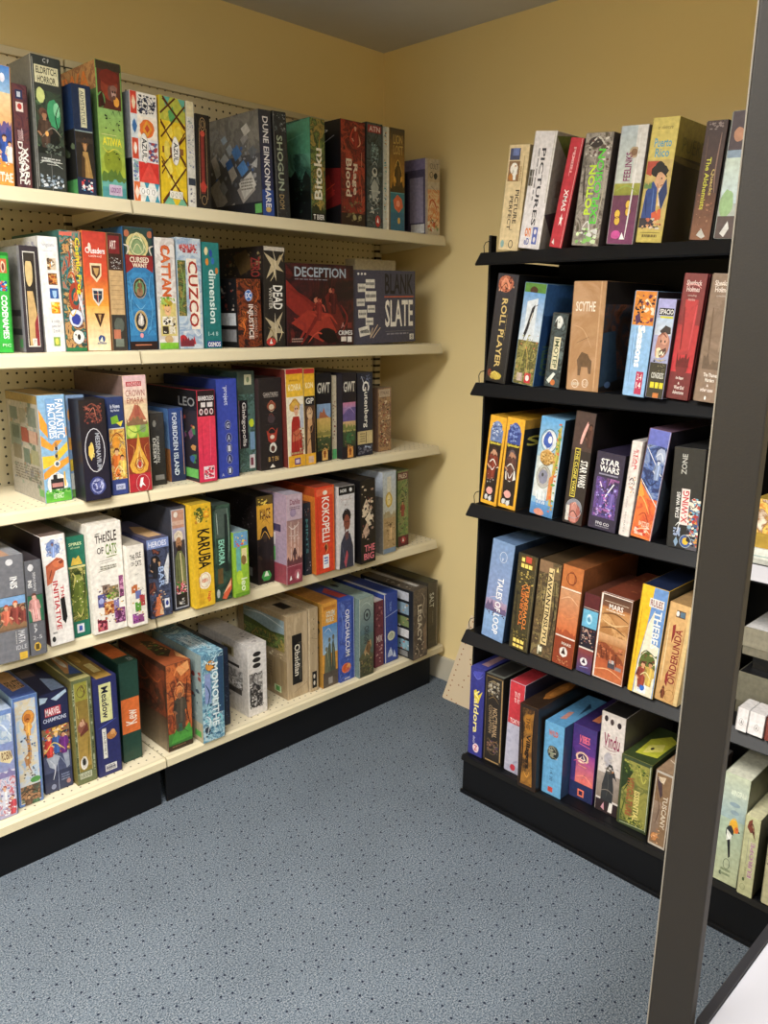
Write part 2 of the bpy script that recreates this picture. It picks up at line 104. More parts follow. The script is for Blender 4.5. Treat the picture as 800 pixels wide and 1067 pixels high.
 'R 0 0 100 88 d8ccb0;X 10 22 92 80 14 22 8a3c34,b08a70,7a6a5a;R 0 88 100 100 5ab070', 'R 0 0 100 100 2a2628', ''),
'c16': ('dark box with a purple mountain meadow picture, third cream shelf', '201c26',
 'TB 10 10 92 22 0 e0dcd0 GWT;R 4 34 96 60 a07ab0;P 6a5a94 4 48 40 42 96 38 96 56 4 56;G 4 34 96 40 c87a9a b48ab8;G 4 56 96 68 d8b080 a09a5c;G 4 68 96 86 4a5c3c 2e3c2c;E 56 76 34 7 3f6a44;R 36 86 78 99 c8803c;P e0a050 36 90 56 84 78 90 78 99 36 99', '', ''),
'c17': ('navy-black box with white upright blackletter-style lettering over a cream panel, third cream shelf', '1d2233',
 'R 0 0 100 100 1d2236;TB 34 10 78 22 9 f4f2ea G;TB 38 23 72 66 9 f4f2ea utenberg;R 0 70 100 86 d0bc88;L 58 71 58 85 .0016 3a3020;X 4 88 96 98 16 9 aab8d0,667;X 20 2 90 10 12 6 4a5474,6a7494', 'R 0 0 100 100 1c1a24', ''),
'c18': ('short brown box with muddled warrior artwork, right end of the third cream shelf', '8a6a54',
 'N 0 0 100 100 brownart 40;R 6 2 94 14 b8a48c;T 16 5 84 10 0 5a3a2c STONE AGE;X 10 20 90 90 40 8 d8c0a0,7a3428,3a2a20,a0604a', '', 'R 0 0 100 100 9a8a78'),
# --- fourth cream shelf
'd1': ('wide grey box with red-haired warrior band picture, left end of fourth cream shelf', '77787e',
 'R 0 0 100 100 74757c;E 56 6 12 3 d8d8dc;TB 54 20 78 31 9 f2f2f2 INIS;R 0 38 100 69 7ca8d8;N 0 46 100 69 crowd 40;E 50 56 15 10 b06048;E 90 58 12 9 8a4a3c;TB 70 72 92 84 9 d0d0d4 MATA;T 60 86 96 90 0 c8c8cc IDLE;R 70 93 96 100 d8b038', 'R 0 0 100 100 5a5a5e', 'R 0 0 100 100 8a8c92;R 0 60 60 100 b08a70'),
'd2': ('narrow grey box with a pale cloaked figure on green, fourth cream shelf', '66676d',
 'R 0 0 100 100 64656c;E 34 7 20 4 d8d8dc;TB 10 20 36 28 9 f0f0f0 INIS;T 44 12 62 32 9 c8c8cc SEASONS;R 0 36 100 64 2f6a4c;P d0a09a 24 64 18 48 36 38 58 38 76 50 80 64;E 42 42 14 5 e0b8a8;TB 30 66 48 76 9 d0d0d4 SA;T 16 79 78 83 0 c8c8cc 2-5;E 44 91 24 5 d8b038;R 30 88 56 94 5a4a20', '', 'R 0 0 100 100 3a3438'),
'd3': ('white box with big red upright lettering and a black blotted word, fourth cream shelf', 'efebe6',
 'R 0 0 100 100 f2eeea;E 48 11 32 8 7a90c0;X 16 4 92 18 30 8 5a78b8,a8b8d8,d8dcec;P c86a48 10 26 60 20 90 24 88 30 50 32 30 42 8 44;E 62 25 26 4.4 d8764c;E 76 24 10 2.6 8a3a28;TB 32 41 54 86 9 c8202c INITIATIVE;TB 64 46 78 60 9 c8202c THE;P 1c1a1c 58 58 78 57 82 76 72 82 60 78;E 14 94 8 2.6 333', 'R 0 0 100 100 241c20;R 50 20 90 32 6a6a70;R 0 70 100 100 6a2c2c', 'R 0 0 100 100 6d5c54'),
'd4': ('green box with a mossy horned creature picture, fourth cream shelf', '1d6a52',
 'R 0 0 100 100 1f6e58;TB 10 6 86 9 0 d8e8b0 SPIRES;T 20 10 74 12 0 d8e8b0 of roots;P d8b848 14 28 30 20 46 22 64 19 84 28;R 0 29 100 31 d8d08a;N 4 31 96 84 moss 34;E 50 40 30 6 b8b468;E 48 52 22 12 4c5a20;P 8a9a30 20 66 40 48 60 46 80 66;P 1c2a14 44 60 64 56 70 80 48 78;E 26 70 12 7 a8b83c;R 0 84 100 100 1f6e58;R 22 87 66 96 dfe0e8;R 34 89 54 94 3a58b0', '', 'R 0 0 100 100 2d3a30'),
'd5': ('large white box with a patchwork of coloured cat tiles, fourth cream shelf', 'ece6dc',
 'R 0 0 100 100 f0ebe2;TB 20 10 52 17 0 33251f THE;TB 54 7 86 17 0 33251f ISLE;TB 24 21 44 27 0 33251f OF;TB 50 19 84 29 0 6a8a2c CATS;L 28 34 70 33 .0012 776;L 30 36 76 35 .001 998;L 24 43 80 41 .0012 776;R 32 56 56 66 7a6458;R 48 58 82 70 8a7a5c;R 84 50 98 70 8e4a78;R 16 64 42 76 5a5a98;E 58 67 16 3.4 7ab030;R 34 72 66 84 c8783c;R 10 86 40 98 a83c4c;R 64 72 80 90 8c80b8;R 66 80 98 94 7a3c70;R 14 80 34 88 f0ebe2;E 26 70 8 3 a8b0e0;E 50 78 9 3 e8b060;X 16 56 96 96 50 4 3a2c2c,f0ebe2,d8a850,5a3c5a', '', 'G 0 0 100 100 b8ac98 e4dccf'),
'd6': ('small white box with a few cat tiles, beside its larger twin, fourth cream shelf', 'eae4da',
 'R 0 0 100 100 efeae0;TB 16 11 46 17 0 33251f THE;TB 52 9 84 16 0 33251f ISLE;TB 22 20 40 25 0 33251f OF;TB 46 19 84 26 0 33251f CATS;L 40 36 64 35 .001 887;R 14 48 50 58 c06a34;R 36 56 70 66 6a74b0;R 60 62 92 76 b03c40;R 30 70 66 82 5a9a3c;R 10 84 46 96 9a4a9a;R 44 86 80 96 8c4a7c;X 12 48 90 95 22 6 3a2c2c,f0ebe2,d8a850', '', 'R 0 0 100 100 b4ab9c'),
'd7': ('box with a shadowy night-battle picture and blue upright lettering, fourth cream shelf', '2c2e3c',
 'R 0 0 100 12 7d90c8;TB 8 3 90 10 0 e8ecf8 HEROES;N 0 12 100 100 comic 30;E 34 28 22 8 1c1c22;E 24 32 14 3 b89a78;TB 46 36 70 62 9 a8c0e8 BAR;TB 72 38 86 60 9 d8e0f0 ROME;P d8dce0 70 40 96 20 98 30 88 60;R 66 78 88 90 e8eaf4;E 77 84 7 3.4 2c3c8c;P d87a4a 20 98 30 74 46 70 56 98;P e8c8a0 40 96 52 82 60 98', 'R 0 0 100 100 30304a;R 0 0 100 12 54547a', 'R 0 0 100 100 5e5a70;P d0a878 20 60 50 30 90 40 90 90 30 90'),
'd8': ('silver-framed box with bearded man in pale turban and olive robe, fourth cream shelf', '3a3c46',
 'R 0 0 100 100 3c3e48;R 7 2 93 98 b8bcc8;R 11 3 89 97 3a3840;R 11 3 89 20 b88a78;E 36 7 14 3 e0d8d0;R 11 13 89 17 c8a898;G 11 20 89 32 a8a4c0 9890a8;E 48 28 32 6 d8ccb8;E 48 35 20 7 a87a58;E 48 40 16 4 33241c;P 6a7048 14 76 20 48 38 42 62 42 84 50 88 76;L 54 44 62 74 .003 d8cca0;X 16 72 86 84 20 10 d8506a,e8a0a8,5a8a3a;R 14 84 88 96 282420;X 30 88 70 95 8 10 d8d4cc,888', '', 'R 0 0 100 100 2a2830'),
'd9': ('bright yellow box with curved black lettering and a white round seal, fourth cream shelf', 'e2b81c',
 'G 0 0 100 100 e0b41c e8bc20;E 40 10 22 8 4a5a20;E 34 14 10 4 e8d070;E 74 10 16 4 e8a018;TB 24 24 88 62 9 1c1a12 KARUBA;E 52 74 34 9 f4ecd4;O 52 74 26 7 .0012 d87a2c;TB 34 72 72 76 9 d8602c HABA;TB 60 86 84 96 9 d8502c haga;R 16 86 44 97 d8a818', '', 'R 0 0 100 100 b89a2c'),
'd10': ('dark green glossy box with mint upright lettering and orange card at foot, fourth cream shelf', '26382f',
 'N 0 0 100 100 darkgreen 22;R 14 4 88 34 4c5c54;TB 28 36 62 62 9 9ce0c8 EKHORA;R 66 10 84 70 1e2a26;R 20 66 50 82 6a5430;P d8603c 40 98 100 78 100 90 66 100;P f0b890 46 94 96 80 96 86;E 20 92 10 5 c8d0cc', '', 'R 0 0 100 100 3a4640'),
'd11': ('short lime-green and sky-blue picture box, fourth cream shelf', '8fba34',
 'R 0 0 100 100 94c038;R 0 0 100 22 6aa0c8;X 10 6 90 24 12 10 e05a3c,f0d050,5a8ac0;R 14 24 46 60 6ab0a8;R 52 26 90 50 e8d8a0;E 66 44 20 8 8a6a3c;E 34 70 24 12 b8d83c;TB 44 72 86 92 9 e8f4d0 leo;R 0 94 100 100 6a9a28', '', 'R 0 0 100 100 8aa0a8'),
'd12': ('dark box with orange-bordered silhouette spine beside the pale pink box, fourth cream shelf', '2a2220',
 'R 0 0 100 10 5a4a1c;G 0 10 100 48 d8a428 c89434;X 10 2 90 10 10 9 e8c850,3a2c14;TB 20 14 84 26 0 4a2418 MAGE;P 1c1614 6 56 30 36 56 34 84 48 96 60 96 100 0 100;E 46 44 14 5 2a2018;R 0 58 100 100 2a1f1d;X 6 54 90 76 20 8 5a3c30,3a2c28;P 3f9a4c 20 92 52 78 84 92 70 97 34 97;P e0f0d8 36 92 52 84 68 92', 'R 0 0 100 100 1c1718;X 50 8 96 52 30 3 4a4244,5a5254;X 50 60 96 86 20 5 5a3c3c,4a2c2c;R 60 82 90 92 8a8a8a', 'R 0 0 100 100 1b191b;X 30 10 90 80 20 4 5c5a5c,4a484a'),
'd13': ('tall pale pink box with a misty waterfall picture and red unicorn foot, fourth cream shelf', 'b898a0',
 'R 0 0 100 28 c0aab8;TB 20 5 86 11 0 8a4a5c Dahlia;E 40 20 22 5 a08ca8;G 0 28 100 76 9a7874 d0a08c;L 26 30 28 74 .002 e0c8c0;L 50 34 50 72 .003 e4d0c8;L 74 30 72 74 .002 dcc0b8;X 12 42 90 50 10 4 e8dcd4,e8dcd4;R 0 76 100 100 8e3c4a;L 0 80 100 79 .001 d8b0b4;E 70 91 24 7 b0606c;P fff 62 94 70 87 78 92 74 96;P fff 16 96 24 90 32 95', 'R 0 0 100 100 a08ca0;O 40 12 30 5 .0015 5a4a6a;R 10 34 90 42 3a3458;R 20 44 80 58 d8d0d0;E 50 50 18 4 c83c34;R 40 60 80 76 5aa85a;R 0 78 100 100 8e3c4a', 'R 0 0 100 100 b0a8b8'),
'd14': ('narrow dark teal box recessed left of the red-orange box, fourth cream shelf', '22303a',
 'R 0 0 100 100 24323e;TB 24 22 60 70 9 5aa0a8 MINTS;X 10 6 90 18 8 16 8a8a90,5a3c3c;X 10 76 90 94 8 16 889,445', '', 'R 0 0 100 100 4a2c2a'),
'd15': ('bright red-orange box with white tribal lettering running down, fourth cream shelf', 'd8401c',
 'R 0 0 100 100 da3f1e;R 6 2 94 10 e8643c;TB 34 12 74 64 9 f8f0e8 KOKOPELLI;P 5a3020 44 68 56 64 64 70 50 76;E 52 7 12 2.6 f4e8d8;R 36 79 68 95 f0eef0;R 42 82 62 90 3a5cb8;L 96 0 96 100 .0015 f0a030', 'R 0 0 100 100 d87a24;R 0 0 100 10 a84418', 'R 0 0 100 100 96402a'),
'd16': ('black and white box with a portrait of a dark-haired woman, fourth cream shelf', 'c8c4c0',
 'R 0 0 100 10 1d1b1d;TB 10 3 50 7 0 eee NOIR;E 76 5 9 2.4 eee;R 0 10 100 100 d6d4d6;L 10 16 92 16 .0012 8a7a80;E 50 36 30 8 2c2426;E 52 44 22 10 8a4c3c;P 6a4038 36 46 46 44 44 58 38 54;P 3a3c4c 4 100 14 68 40 56 72 58 92 74 96 100;P 6a4a4a 40 56 64 54 62 64 44 66;P b8505c 34 92 52 78 60 84 46 100', '', 'R 0 0 100 100 6a6462'),
'd17': ('black box with scattered cream petals and pink lettering at its foot, fourth cream shelf', '1d1918',
 'R 0 0 100 100 1e1a19;P d8c4a8 10 34 40 22 56 30 40 42 20 44;P e4d4b8 30 46 70 36 88 44 60 56;P c8a890 14 60 44 50 60 62 30 70;X 8 6 90 72 26 11 d8c4a8,a88a78,6a3430,2a2220;TB 24 78 96 86 0 e87a88 THE;TB 20 88 90 96 0 e87a88 BIG', 'R 0 0 100 100 141214', 'R 0 0 100 100 2a2624'),
'd18': ('pale blue over sandy box with a gold coin emblem, fourth cream shelf', 'b8b4a4',
 'G 0 0 100 52 b4c0cc c8c8b8;R 30 6 62 36 d0ccb8;E 44 34 30 10 c8a840;E 44 34 20 7 e8d078;R 0 54 100 94 b09468;X 10 56 90 92 24 8 8a7048,c8ac80,7a6038;R 0 94 100 100 7a90a8', 'G 0 0 100 40 b8c0cc a8b0bc;R 0 40 100 100 5a2c34;R 60 30 100 100 8a8680', 'R 0 0 100 100 a8acb0'),
'd19': ('green jungle village box with a red foot emblem, right end of the fourth cream shelf', '5c7048',
 'N 0 0 100 100 jungle2 40;R 0 2 100 12 6a3c34;TB 12 4 88 10 0 d8c8b0 PALEO;X 8 20 92 84 30 8 8a9a50,3a5030,b0a070,5a3c2c;R 0 86 100 100 5a1f24;E 50 92 26 5 a8303c;P fff 42 94 50 89 58 94', '', 'R 0 0 100 100 6a7458'),
# --- bottom cream deck
'e1': ('pale blue fantasy picture box at the far left end of the bottom cream deck', '7d92c4',
 'G 0 0 100 100 6d8cc8 a8a4c4;N 20 4 96 30 sky2 30;E 70 14 24 6 a8bce0;P e8d8a8 40 36 86 38 96 46 80 50 40 46;TB 46 38 90 46 0 6a3c2c ROBIN;N 10 56 100 96 fairy 50', '', 'R 0 0 100 100 a8b8d0'),
'e2': ('light blue box with a golden pirate map and flying figures, bottom cream deck', '8fb0d8',
 'R 0 0 100 100 5a7cc0;G 7 3 93 98 c8c4b0 a8c0e0;N 7 3 93 98 skyart 30;E 60 20 26 7 e0983c;E 56 20 16 4 b86a28;P c8985c 46 30 56 28 66 52 60 60 50 54;P b8885c 32 56 50 52 60 62 38 64;N 8 82 94 97 crowd 50;E 74 78 24 3 5a9a50;X 20 64 80 76 12 4 4a4a50', '', 'R 0 0 100 100 4a66b4;P d0a070 20 50 40 20 90 40 90 80 30 85;TB 30 60 90 80 0 3a2c20 PIRATES'),
'e3': ('navy box with red and white logo over a crowd of colourful heroes, bottom cream deck', '22264a',
 'R 0 0 100 100 23284e;P b8d0e8 0 2 30 4 20 8 0 9;P b8d0e8 40 6 96 0 98 3 60 9;R 16 14 74 23 b83a4a;TB 18 15 72 22 0 f4e8ea MARVEL;TB 8 24.5 92 28.5 0 c8d0e8 CHAMPIONS;R 0 34 100 62 8a6a4a;X 0 34 100 62 90 7 c83c34,e8b850,3a6a4a,2c2c34,d87a3c,f0d8b0,5a78b0,7a2c2c;R 0 62 100 86 4b5272;P a8b0c0 10 64 40 62 60 66 40 78 20 74;P 98a0b4 70 64 92 62 94 78 82 80;R 0 80 100 100 343a58;L 50 62 50 100 .001 aab4d0;E 30 95 9 2.6 8890b0;E 86 94 8 2.4 a87a7a', '', 'R 0 0 100 100 2c3050;R 10 30 60 50 7a6a74;P 9ab0d8 60 60 96 70 98 96 50 96'),
'e4': ('olive-gold framed box with a fox picture on top, bottom cream deck', '77703a',
 'R 0 0 100 100 67704c;R 12 3 80 88 8e7c34;G 14 10 78 84 7c6a2c b09044;R 12 3 80 20 98963a;O 44 12 20 5 .0015 5a3c2c;O 60 9 16 3 .001 5a3c2c;E 44 46 28 6 8a5440;E 40 42 14 3 c89a80;P 6a3428 26 52 70 42 74 50 30 54;E 40 80 20 7 ece8e0;E 40 79 10 4 33302c;R 12 89 76 95 b8bca4;T 16 90 72 94 0 55583c HANNE;X 88 6 97 90 26 12 a0a88a,4c5434;X 2 6 10 90 26 12 a0a88a,4c5434', '', 'R 0 0 100 100 c0b87a;R 8 8 92 92 6a6c50;P c8925a 20 80 50 20 86 40 80 84;E 56 50 14 18 e8e0d0;P 3c5a98 30 84 80 60 88 88'),
'e5': ('navy box with cream brush-lettered name plate and gold top, bottom cream deck', '262a60',
 'R 0 0 100 100 282c64;R 22 6 76 44 d8d89a;TB 32 9 62 41 9 24263a Meadow;R 24 51 42 82 dcdcd4;T 28 54 38 79 9 444 JOURNEY;E 66 60 24 4.6 b87a3c;E 72 57 12 3 d8a060;R 28 89 80 96 d8d8dc;T 32 90 76 95 0 333 REBEL', '', 'R 0 0 100 100 a8843c;R 0 0 16 100 2c3066;R 84 0 100 100 2c3066;R 40 60 70 84 f0dc90;E 40 40 16 14 e0b860'),
'e6': ('dark green box with a bright orange square on its spine and top, bottom cream deck', '1f4038',
 'R 0 0 100 100 214438;R 0 36 100 71 e0702c;TB 22 48 84 63 -9 f8e8d8 Kew', '', 'R 0 0 100 100 2a5044;R 8 0 92 82 e0702c;T 66 88 90 98 0 ddd KW'),
'e7': ('large brown box with fiery orange and green spine and long shaded side, bottom cream deck', '5c3826',
 'N 0 0 100 80 fire 22;P e8a060 40 6 90 0 96 10 60 16;E 50 32 16 6 e08a4c;O 50 34 20 7 .0015 e8b070;P 5a4030 30 52 46 42 62 44 74 60 72 86 34 86;P 3a5a50 44 60 58 60 60 88 44 88;G 0 80 100 94 4c8a38 3c7a34;P 4c9a3c 10 92 30 76 50 84 90 72 100 90;R 0 94 100 100 3a2a1c', 'R 0 0 100 100 4a2f22;N 0 6 100 60 fire2 9;TB 6 6 40 14 0 9a6a44 IGNIS;G 0 60 100 100 4e3a2a 7a6c54;L 98 2 98 98 .002 1c1410', 'R 0 0 100 100 a0522c;P 3c2c1c 26 70 46 22 78 30 92 66 54 80;X 30 30 84 70 12 8 6a8a3c,c88a3c;P d89a60 76 84 98 70 99 98'),
'e8': ('light blue frosty box with big white upright block lettering, bottom cream deck', '6fa4c0',
 'N 0 0 100 100 frost 34;R 12 22 40 56 8c9ccc;E 40 14 24 6 e09a3c;R 74 6 100 70 2c4a6a;TB 46 12 76 84 9 dfeef4 MONOLITHE;X 10 56 90 96 36 8 3a6a8a,aad4e0,2c4c64,6ac0d0;E 20 86 14 4 2c3848', 'R 0 0 100 100 8ea0a0;X 40 20 98 80 30 10 4c5c68,a8b4b0,8a3c34,3a4a58;R 0 78 100 100 b0a488;R 84 88 96 95 5aa850', 'N 0 0 100 100 frost 26;TB 20 40 80 80 0 e8f4f8 MONO'),
'e9': ('narrow dark navy box tucked behind the frosty blue box, bottom cream deck', '232c40',
 'R 0 0 100 100 232c42;X 6 10 94 90 24 14 5a6a84,3c4c68,6a4c54', '', 'R 0 0 100 100 1f2834;X 10 30 90 90 14 10 5a6a84'),
'e10': ('white box with inky grey smoke art and three black oval badges, bottom cream deck', 'ddd8d4',
 'R 0 0 100 100 e2dedb;E 50 14 22 3.4 2a2624;E 48 22 22 3.4 2a2624;E 48 30 22 3.4 2a2624;N 6 40 78 88 smoke 30;P 3a3634 8 62 24 50 44 56 62 60 76 72 70 88 10 90;P 6a6462 10 46 34 40 26 52;X 10 56 76 90 40 7 3c3836,8a8482,c8c4c0', 'R 0 0 100 100 d2ccc6;R 50 10 74 24 b4a884;R 54 12 70 22 6a5c3c;R 30 32 84 36 3a3634;N 20 40 90 66 smoke 26;TB 30 56 88 64 0 f0ecea TRAPS;R 24 66 88 74 4a4644;E 60 80 6 3 8a8680', 'R 0 0 100 100 cfc9c4;X 40 60 90 96 14 7 8a8482'),
'e11': ('big woodgrain tan box with black name plate and green landscape side, bottom cream deck', 'b8a484',
 'N 0 0 100 100 wood 6;R 24 24 72 84 1b1918;TB 36 36 62 74 9 e4dccc Obsidian;L 62 34 62 80 .0008 bba;O 62 50 26 16 .001 8a7a60;L 30 94 96 86 .001 6a5a44', 'R 0 0 100 100 a08c6c;R 12 6 96 44 8aa0a8;P 4c5a2c 12 18 40 20 70 24 96 22 96 44 12 44;P 33421f 12 32 50 26 96 36 96 44 12 44;N 12 26 96 44 jungle 30;X 40 47 96 53 6 5 e4d8b4,d8c89c;N 0 54 100 92 woodd 6;R 74 87 88 95 c8dcb0;R 77 88 85 94 5a9a50', 'N 0 0 100 100 wood 6;R 40 54 84 78 1b1918'),
'e12': ('narrow tan woodgrain box matching the big tan box on its left, bottom cream deck', 'bcaa8c',
 'N 0 0 100 100 wood 6;X 24 8 70 56 20 7 7a6c54,9a8a6c;L 0 34 100 38 .001 6a5a44;R 26 76 84 96 1b1918;E 52 82 12 3 e0d8c8;E 52 90 12 3 e0d8c8', '', 'N 0 0 100 100 wood 6'),
'e13': ('orange-topped box with three stone statues under a blue sky, bottom cream deck', 'd89a3c',
 'R 0 0 100 26 dc9c3c;R 8 4 92 8 c07c2c;TB 26 10 84 17 0 d8e4d8 GOLEM;TB 26 18 78 23 0 d8e4d8 RULE;G 0 26 100 60 4c8ccc a8c4d8;P 5c6450 30 86 34 54 44 46 54 50 60 86;P 4c5446 58 86 62 50 72 44 82 56 88 86;P 6c7058 8 86 14 60 30 56 36 86;E 46 44 9 3 6c6854;R 0 82 100 100 5a5048;R 36 89 64 97 9a9490', 'R 0 0 100 100 a87c34;X 60 20 96 80 12 12 6a5a3c,3c3828', 'R 0 0 100 100 c8883a;R 30 20 70 40 9c6c30'),
'e14': ('bright blue box with white upright lettering and orange coiled creature, bottom cream deck', '3a54ac',
 'N 0 0 100 100 bluesw 26;R 80 0 100 100 344ca0;L 98 0 98 100 .002 d8dce8;TB 40 12 68 70 9 eef0f8 ORICHALCUM;E 36 84 28 5 d85a28;O 44 84 30 6 .003 e8743c;E 60 82 12 3 f0a050', '', 'R 0 0 100 100 3450a8;P c84a48 30 60 80 50 90 90 40 90'),
'e15': ('grey-blue box with a black ring emblem over a lone walker, bottom cream deck', '6f8480',
 'G 0 0 100 46 97a8a0 4c6c78;G 0 46 100 100 5a7470 3c4434;O 54 22 24 7.5 .005 22303a;E 54 22 9 3 22303a;TB 34 36 68 58 9 22303a ORIGIN;P a8875c 20 74 50 60 80 54 88 62 70 72 40 78;E 62 58 10 3 6a5238;R 0 76 100 100 4a4a34;X 8 78 92 98 26 9 6a6a40,33402c,8a7450;L 2 0 2 100 .002 d0d8d4', '', 'R 0 0 100 100 8ba09a;E 50 40 16 8 22303a'),
'e16': ('short maroon box between the grey-blue and bright blue boxes, bottom cream deck', '6a2c3c',
 'R 0 0 100 100 6c2e40;X 8 6 92 50 16 13 a06a70,4a1c2c;TB 16 52 88 62 0 d8c8c8 MIX;X 10 64 90 94 16 13 8a4c58,c8a0a0', '', 'R 0 0 100 100 d8d0cc'),
'e17': ('cobalt blue box with a pale round coin and white bird shapes, bottom cream deck', '2b4498',
 'R 0 0 100 100 2c469c;L 3 0 3 100 .004 e8e8ec;L 0 33 100 28 .002 c8d4f0;TB 40 12 54 26 9 8aa4e0 TIDES;E 50 62 32 7.5 d8dcc4;E 50 62 22 5 b8c0a8;P b8c4e0 20 92 44 78 56 84 60 92;P c8d4f0 60 94 72 84 88 96', '', 'R 0 0 100 100 24408c;R 0 20 20 100 d8dce0'),
'e18': ('brown box with curled upright pale lettering and a comic-panel side, bottom cream deck', '5f564e',
 'N 0 0 100 100 brownsw 20;TB 30 22 60 76 9 d8d0bc LEGACY;P 8a7460 70 60 94 50 96 90 80 90;X 10 78 90 98 18 8 c8b8a0,3c3430', 'R 0 0 100 100 24262a;R 8 4 92 16 c4c8d4;R 10 22 30 88 a8a494;R 36 20 92 36 8aa4b8;R 34 40 60 54 c8cccc;R 62 40 92 54 7a8a5a;R 34 58 92 70 d8d8dc;R 36 74 92 88 8ab0c0;X 36 20 92 88 24 7 4a4440,b89a6a,c85a3c,dce4e8;R 10 90 90 98 888', 'R 0 0 100 100 5a524a;R 60 0 86 90 c8c4c0;X 10 40 50 90 10 9 b8b0a4'),
'e19': ('dark grey-brown box with short white upright lettering, right end of the bottom cream deck', '4c463c',
 'R 0 0 100 100 4e483e;R 90 0 100 100 8a8270;TB 16 16 62 38 9 c8ccc8 SALT;L 50 44 50 62 .0014 9a968c;R 10 66 80 90 444038', '', 'R 0 0 100 100 4c4c3c'),
# --- black shelving, top
'f1': ('cream leaning box with animal photos at its top, left end of the top black shelf', 'd8c498',
 'R 0 0 100 100 dcc79c;R 6 3 58 14 4a5070;R 20 3 52 10 6a7ab0;R 6 15 62 34 8a6a4c;E 34 22 20 6 f0ece4;E 26 30 18 4 b87838;TB 56 42 76 74 9 3c3028 PICTURE;TB 30 48 48 80 9 3c3028 PERFECT;L 46 80 60 80 .001 333;E 18 94 10 4 8ab0b0;O 62 94 12 4 .002 333', 'R 0 0 100 100 b8a478', ''),
'f2': ('tall white leaning box with tiny coloured symbols at its foot, top black shelf', 'e4dedc',
 'R 0 0 100 100 e4e0e4;TB 42 14 62 80 9 3a3a44 PICTURES;R 0 32 20 46 5a564c;L 0 38 20 38 .002 aaa;TB 20 82 48 90 0 e07a28 on;TB 22 91 46 97 0 4a5cb0 eD;R 58 81 82 96 5a6ab8;E 70 85 6 2.4 e4e0e4;E 70 92 6 2.4 e4e0e4;R 92 0 100 60 c8c4c0', 'R 0 0 100 100 9c9690;P 5c6a2c 0 4 30 0 100 20 100 34 30 30;R 10 40 40 54 8a7a74;P 4a3c44 0 70 26 64 60 74 60 92 20 96', ''),
'f3': ('thin red leaning box with white letters and a white star, top black shelf', 'b8283a',
 'R 0 0 100 100 bf2c3e;TB 36 8 56 30 9 e8a8ac PIXEL;TB 30 46 66 66 9 f8ecec XMAS;P f8f0f0 34 72 44 72 48 68 54 72 64 72 56 75 60 80 48 77 36 80 42 75;P e8e0e0 10 96 24 92 34 98', 'R 0 0 100 100 4c2c2c', ''),
'f4': ('glossy grey collage box with bright green and yellow upright lettering, top black shelf', '77706a',
 'N 0 0 100 100 collage 34;TB 30 28 54 72 -9 c8e838 POTION;TB 54 14 80 80 -9 5ad83c EXPLOSION;X 10 84 90 98 20 9 d8f0c0,8ac86a,ddd;E 40 8 30 5 3c3434', 'R 0 0 100 100 332a2c;R 0 0 20 100 4c4444', ''),
'f5': ('shiny leaning box with pale sky above purple and orange eyed creatures, top black shelf', 'c0bcc0',
 'G 0 0 100 48 b8c4cc c8d0c8;R 62 0 100 60 dcdad8;TB 30 22 56 46 -9 8a3c6a FEELINKS;E 60 22 20 5 b8a488;G 0 48 100 58 a8a848 8a9038;G 0 58 100 100 6a3c54 7c3a68;E 26 74 12 4 e8c048;E 28 80 12 4 e8c048;E 64 66 11 4 e8c048;E 66 72 11 4 e8c048;E 30 92 20 4 d050a0;P fff 46 96 54 90 66 96', 'R 0 0 100 100 8a8488', ''),
'f6': ('wide pale yellow box, man in black hat and blue coat, top black shelf', 'd2c060',
 'R 0 0 100 100 d6c46a;T 22 6 80 9 0 6a5a2c an adventure;TB 16 16 84 23 0 5aa0c0 Puerto;TB 24 24 80 31 0 5aa0c0 Rico;R 0 33 100 90 c8b06c;P b84a38 0 34 50 34 20 46 0 44;E 54 42 36 6 1d1a1c;E 52 40 22 6 1d1a1c;E 60 50 20 9 d8a884;P e4d4c8 60 56 84 54 80 70 60 70;P 2c488c 4 80 10 58 34 50 54 56 60 80;P 24386c 60 60 86 48 96 60 80 74;P d8603c 44 76 80 72 84 80 50 84;R 0 80 60 88 3a3440;R 0 90 100 100 ccba60', 'R 0 0 100 100 3c3224;R 0 0 100 30 8a7a34;T 10 14 60 26 0 6a6434 PUERTO;P 6a5a30 0 30 100 36 100 44 0 34;R 0 36 100 100 2e261e', ''),
'f7': ('dark reddish-brown leaning box with yellow-green upright lettering, top black shelf', '4f3430',
 'G 0 0 100 60 3e2c2c 4c3430;G 0 60 100 100 5c3c30 8a5c44;TB 24 30 48 74 9 c8c838 The Alchemists;TB 56 40 76 62 9 c8b060 Quacks;P c8c8c4 30 96 50 90 76 97 60 99;X 10 1 90 8 10 8 8a7a78', 'R 0 0 100 100 1c1614;L 4 0 4 100 .003 b8b0ac', ''),
'f8': ('white and blue picture box partly hidden behind the dark foreground post, top black shelf', 'b8c0bc',
 'R 0 0 100 30 4a3c44;E 40 18 26 6 c08a6c;R 0 30 100 36 8aa0b8;G 0 36 100 72 ccdcd0 c4d8e0;E 30 72 34 12 9cc08c;R 0 82 100 100 5a4c4c;P ddd 20 96 50 86 60 92 40 99', 'R 0 0 100 100 8a8a90', ''),
# black second
'g1': ('black leaning box with gold lettering and orange monster at its top, second black shelf', '2d2b2c',
 'G 0 0 100 100 3a3840 242220;E 42 9 40 8 b8684c;E 42 9 26 5 d88a68;X 10 2 84 16 16 6 5a2c24,e8b090;TB 34 22 62 86 9 dcc078 ROLL PLAYER;E 46 94 34 4 c8b048;E 16 92 10 4 7a3c2c', 'R 0 0 100 100 1c1a1c', ''),
'g2': ('sky blue leaning box with a long-billed bird above tall reeds, second black shelf', '7aa4c8',
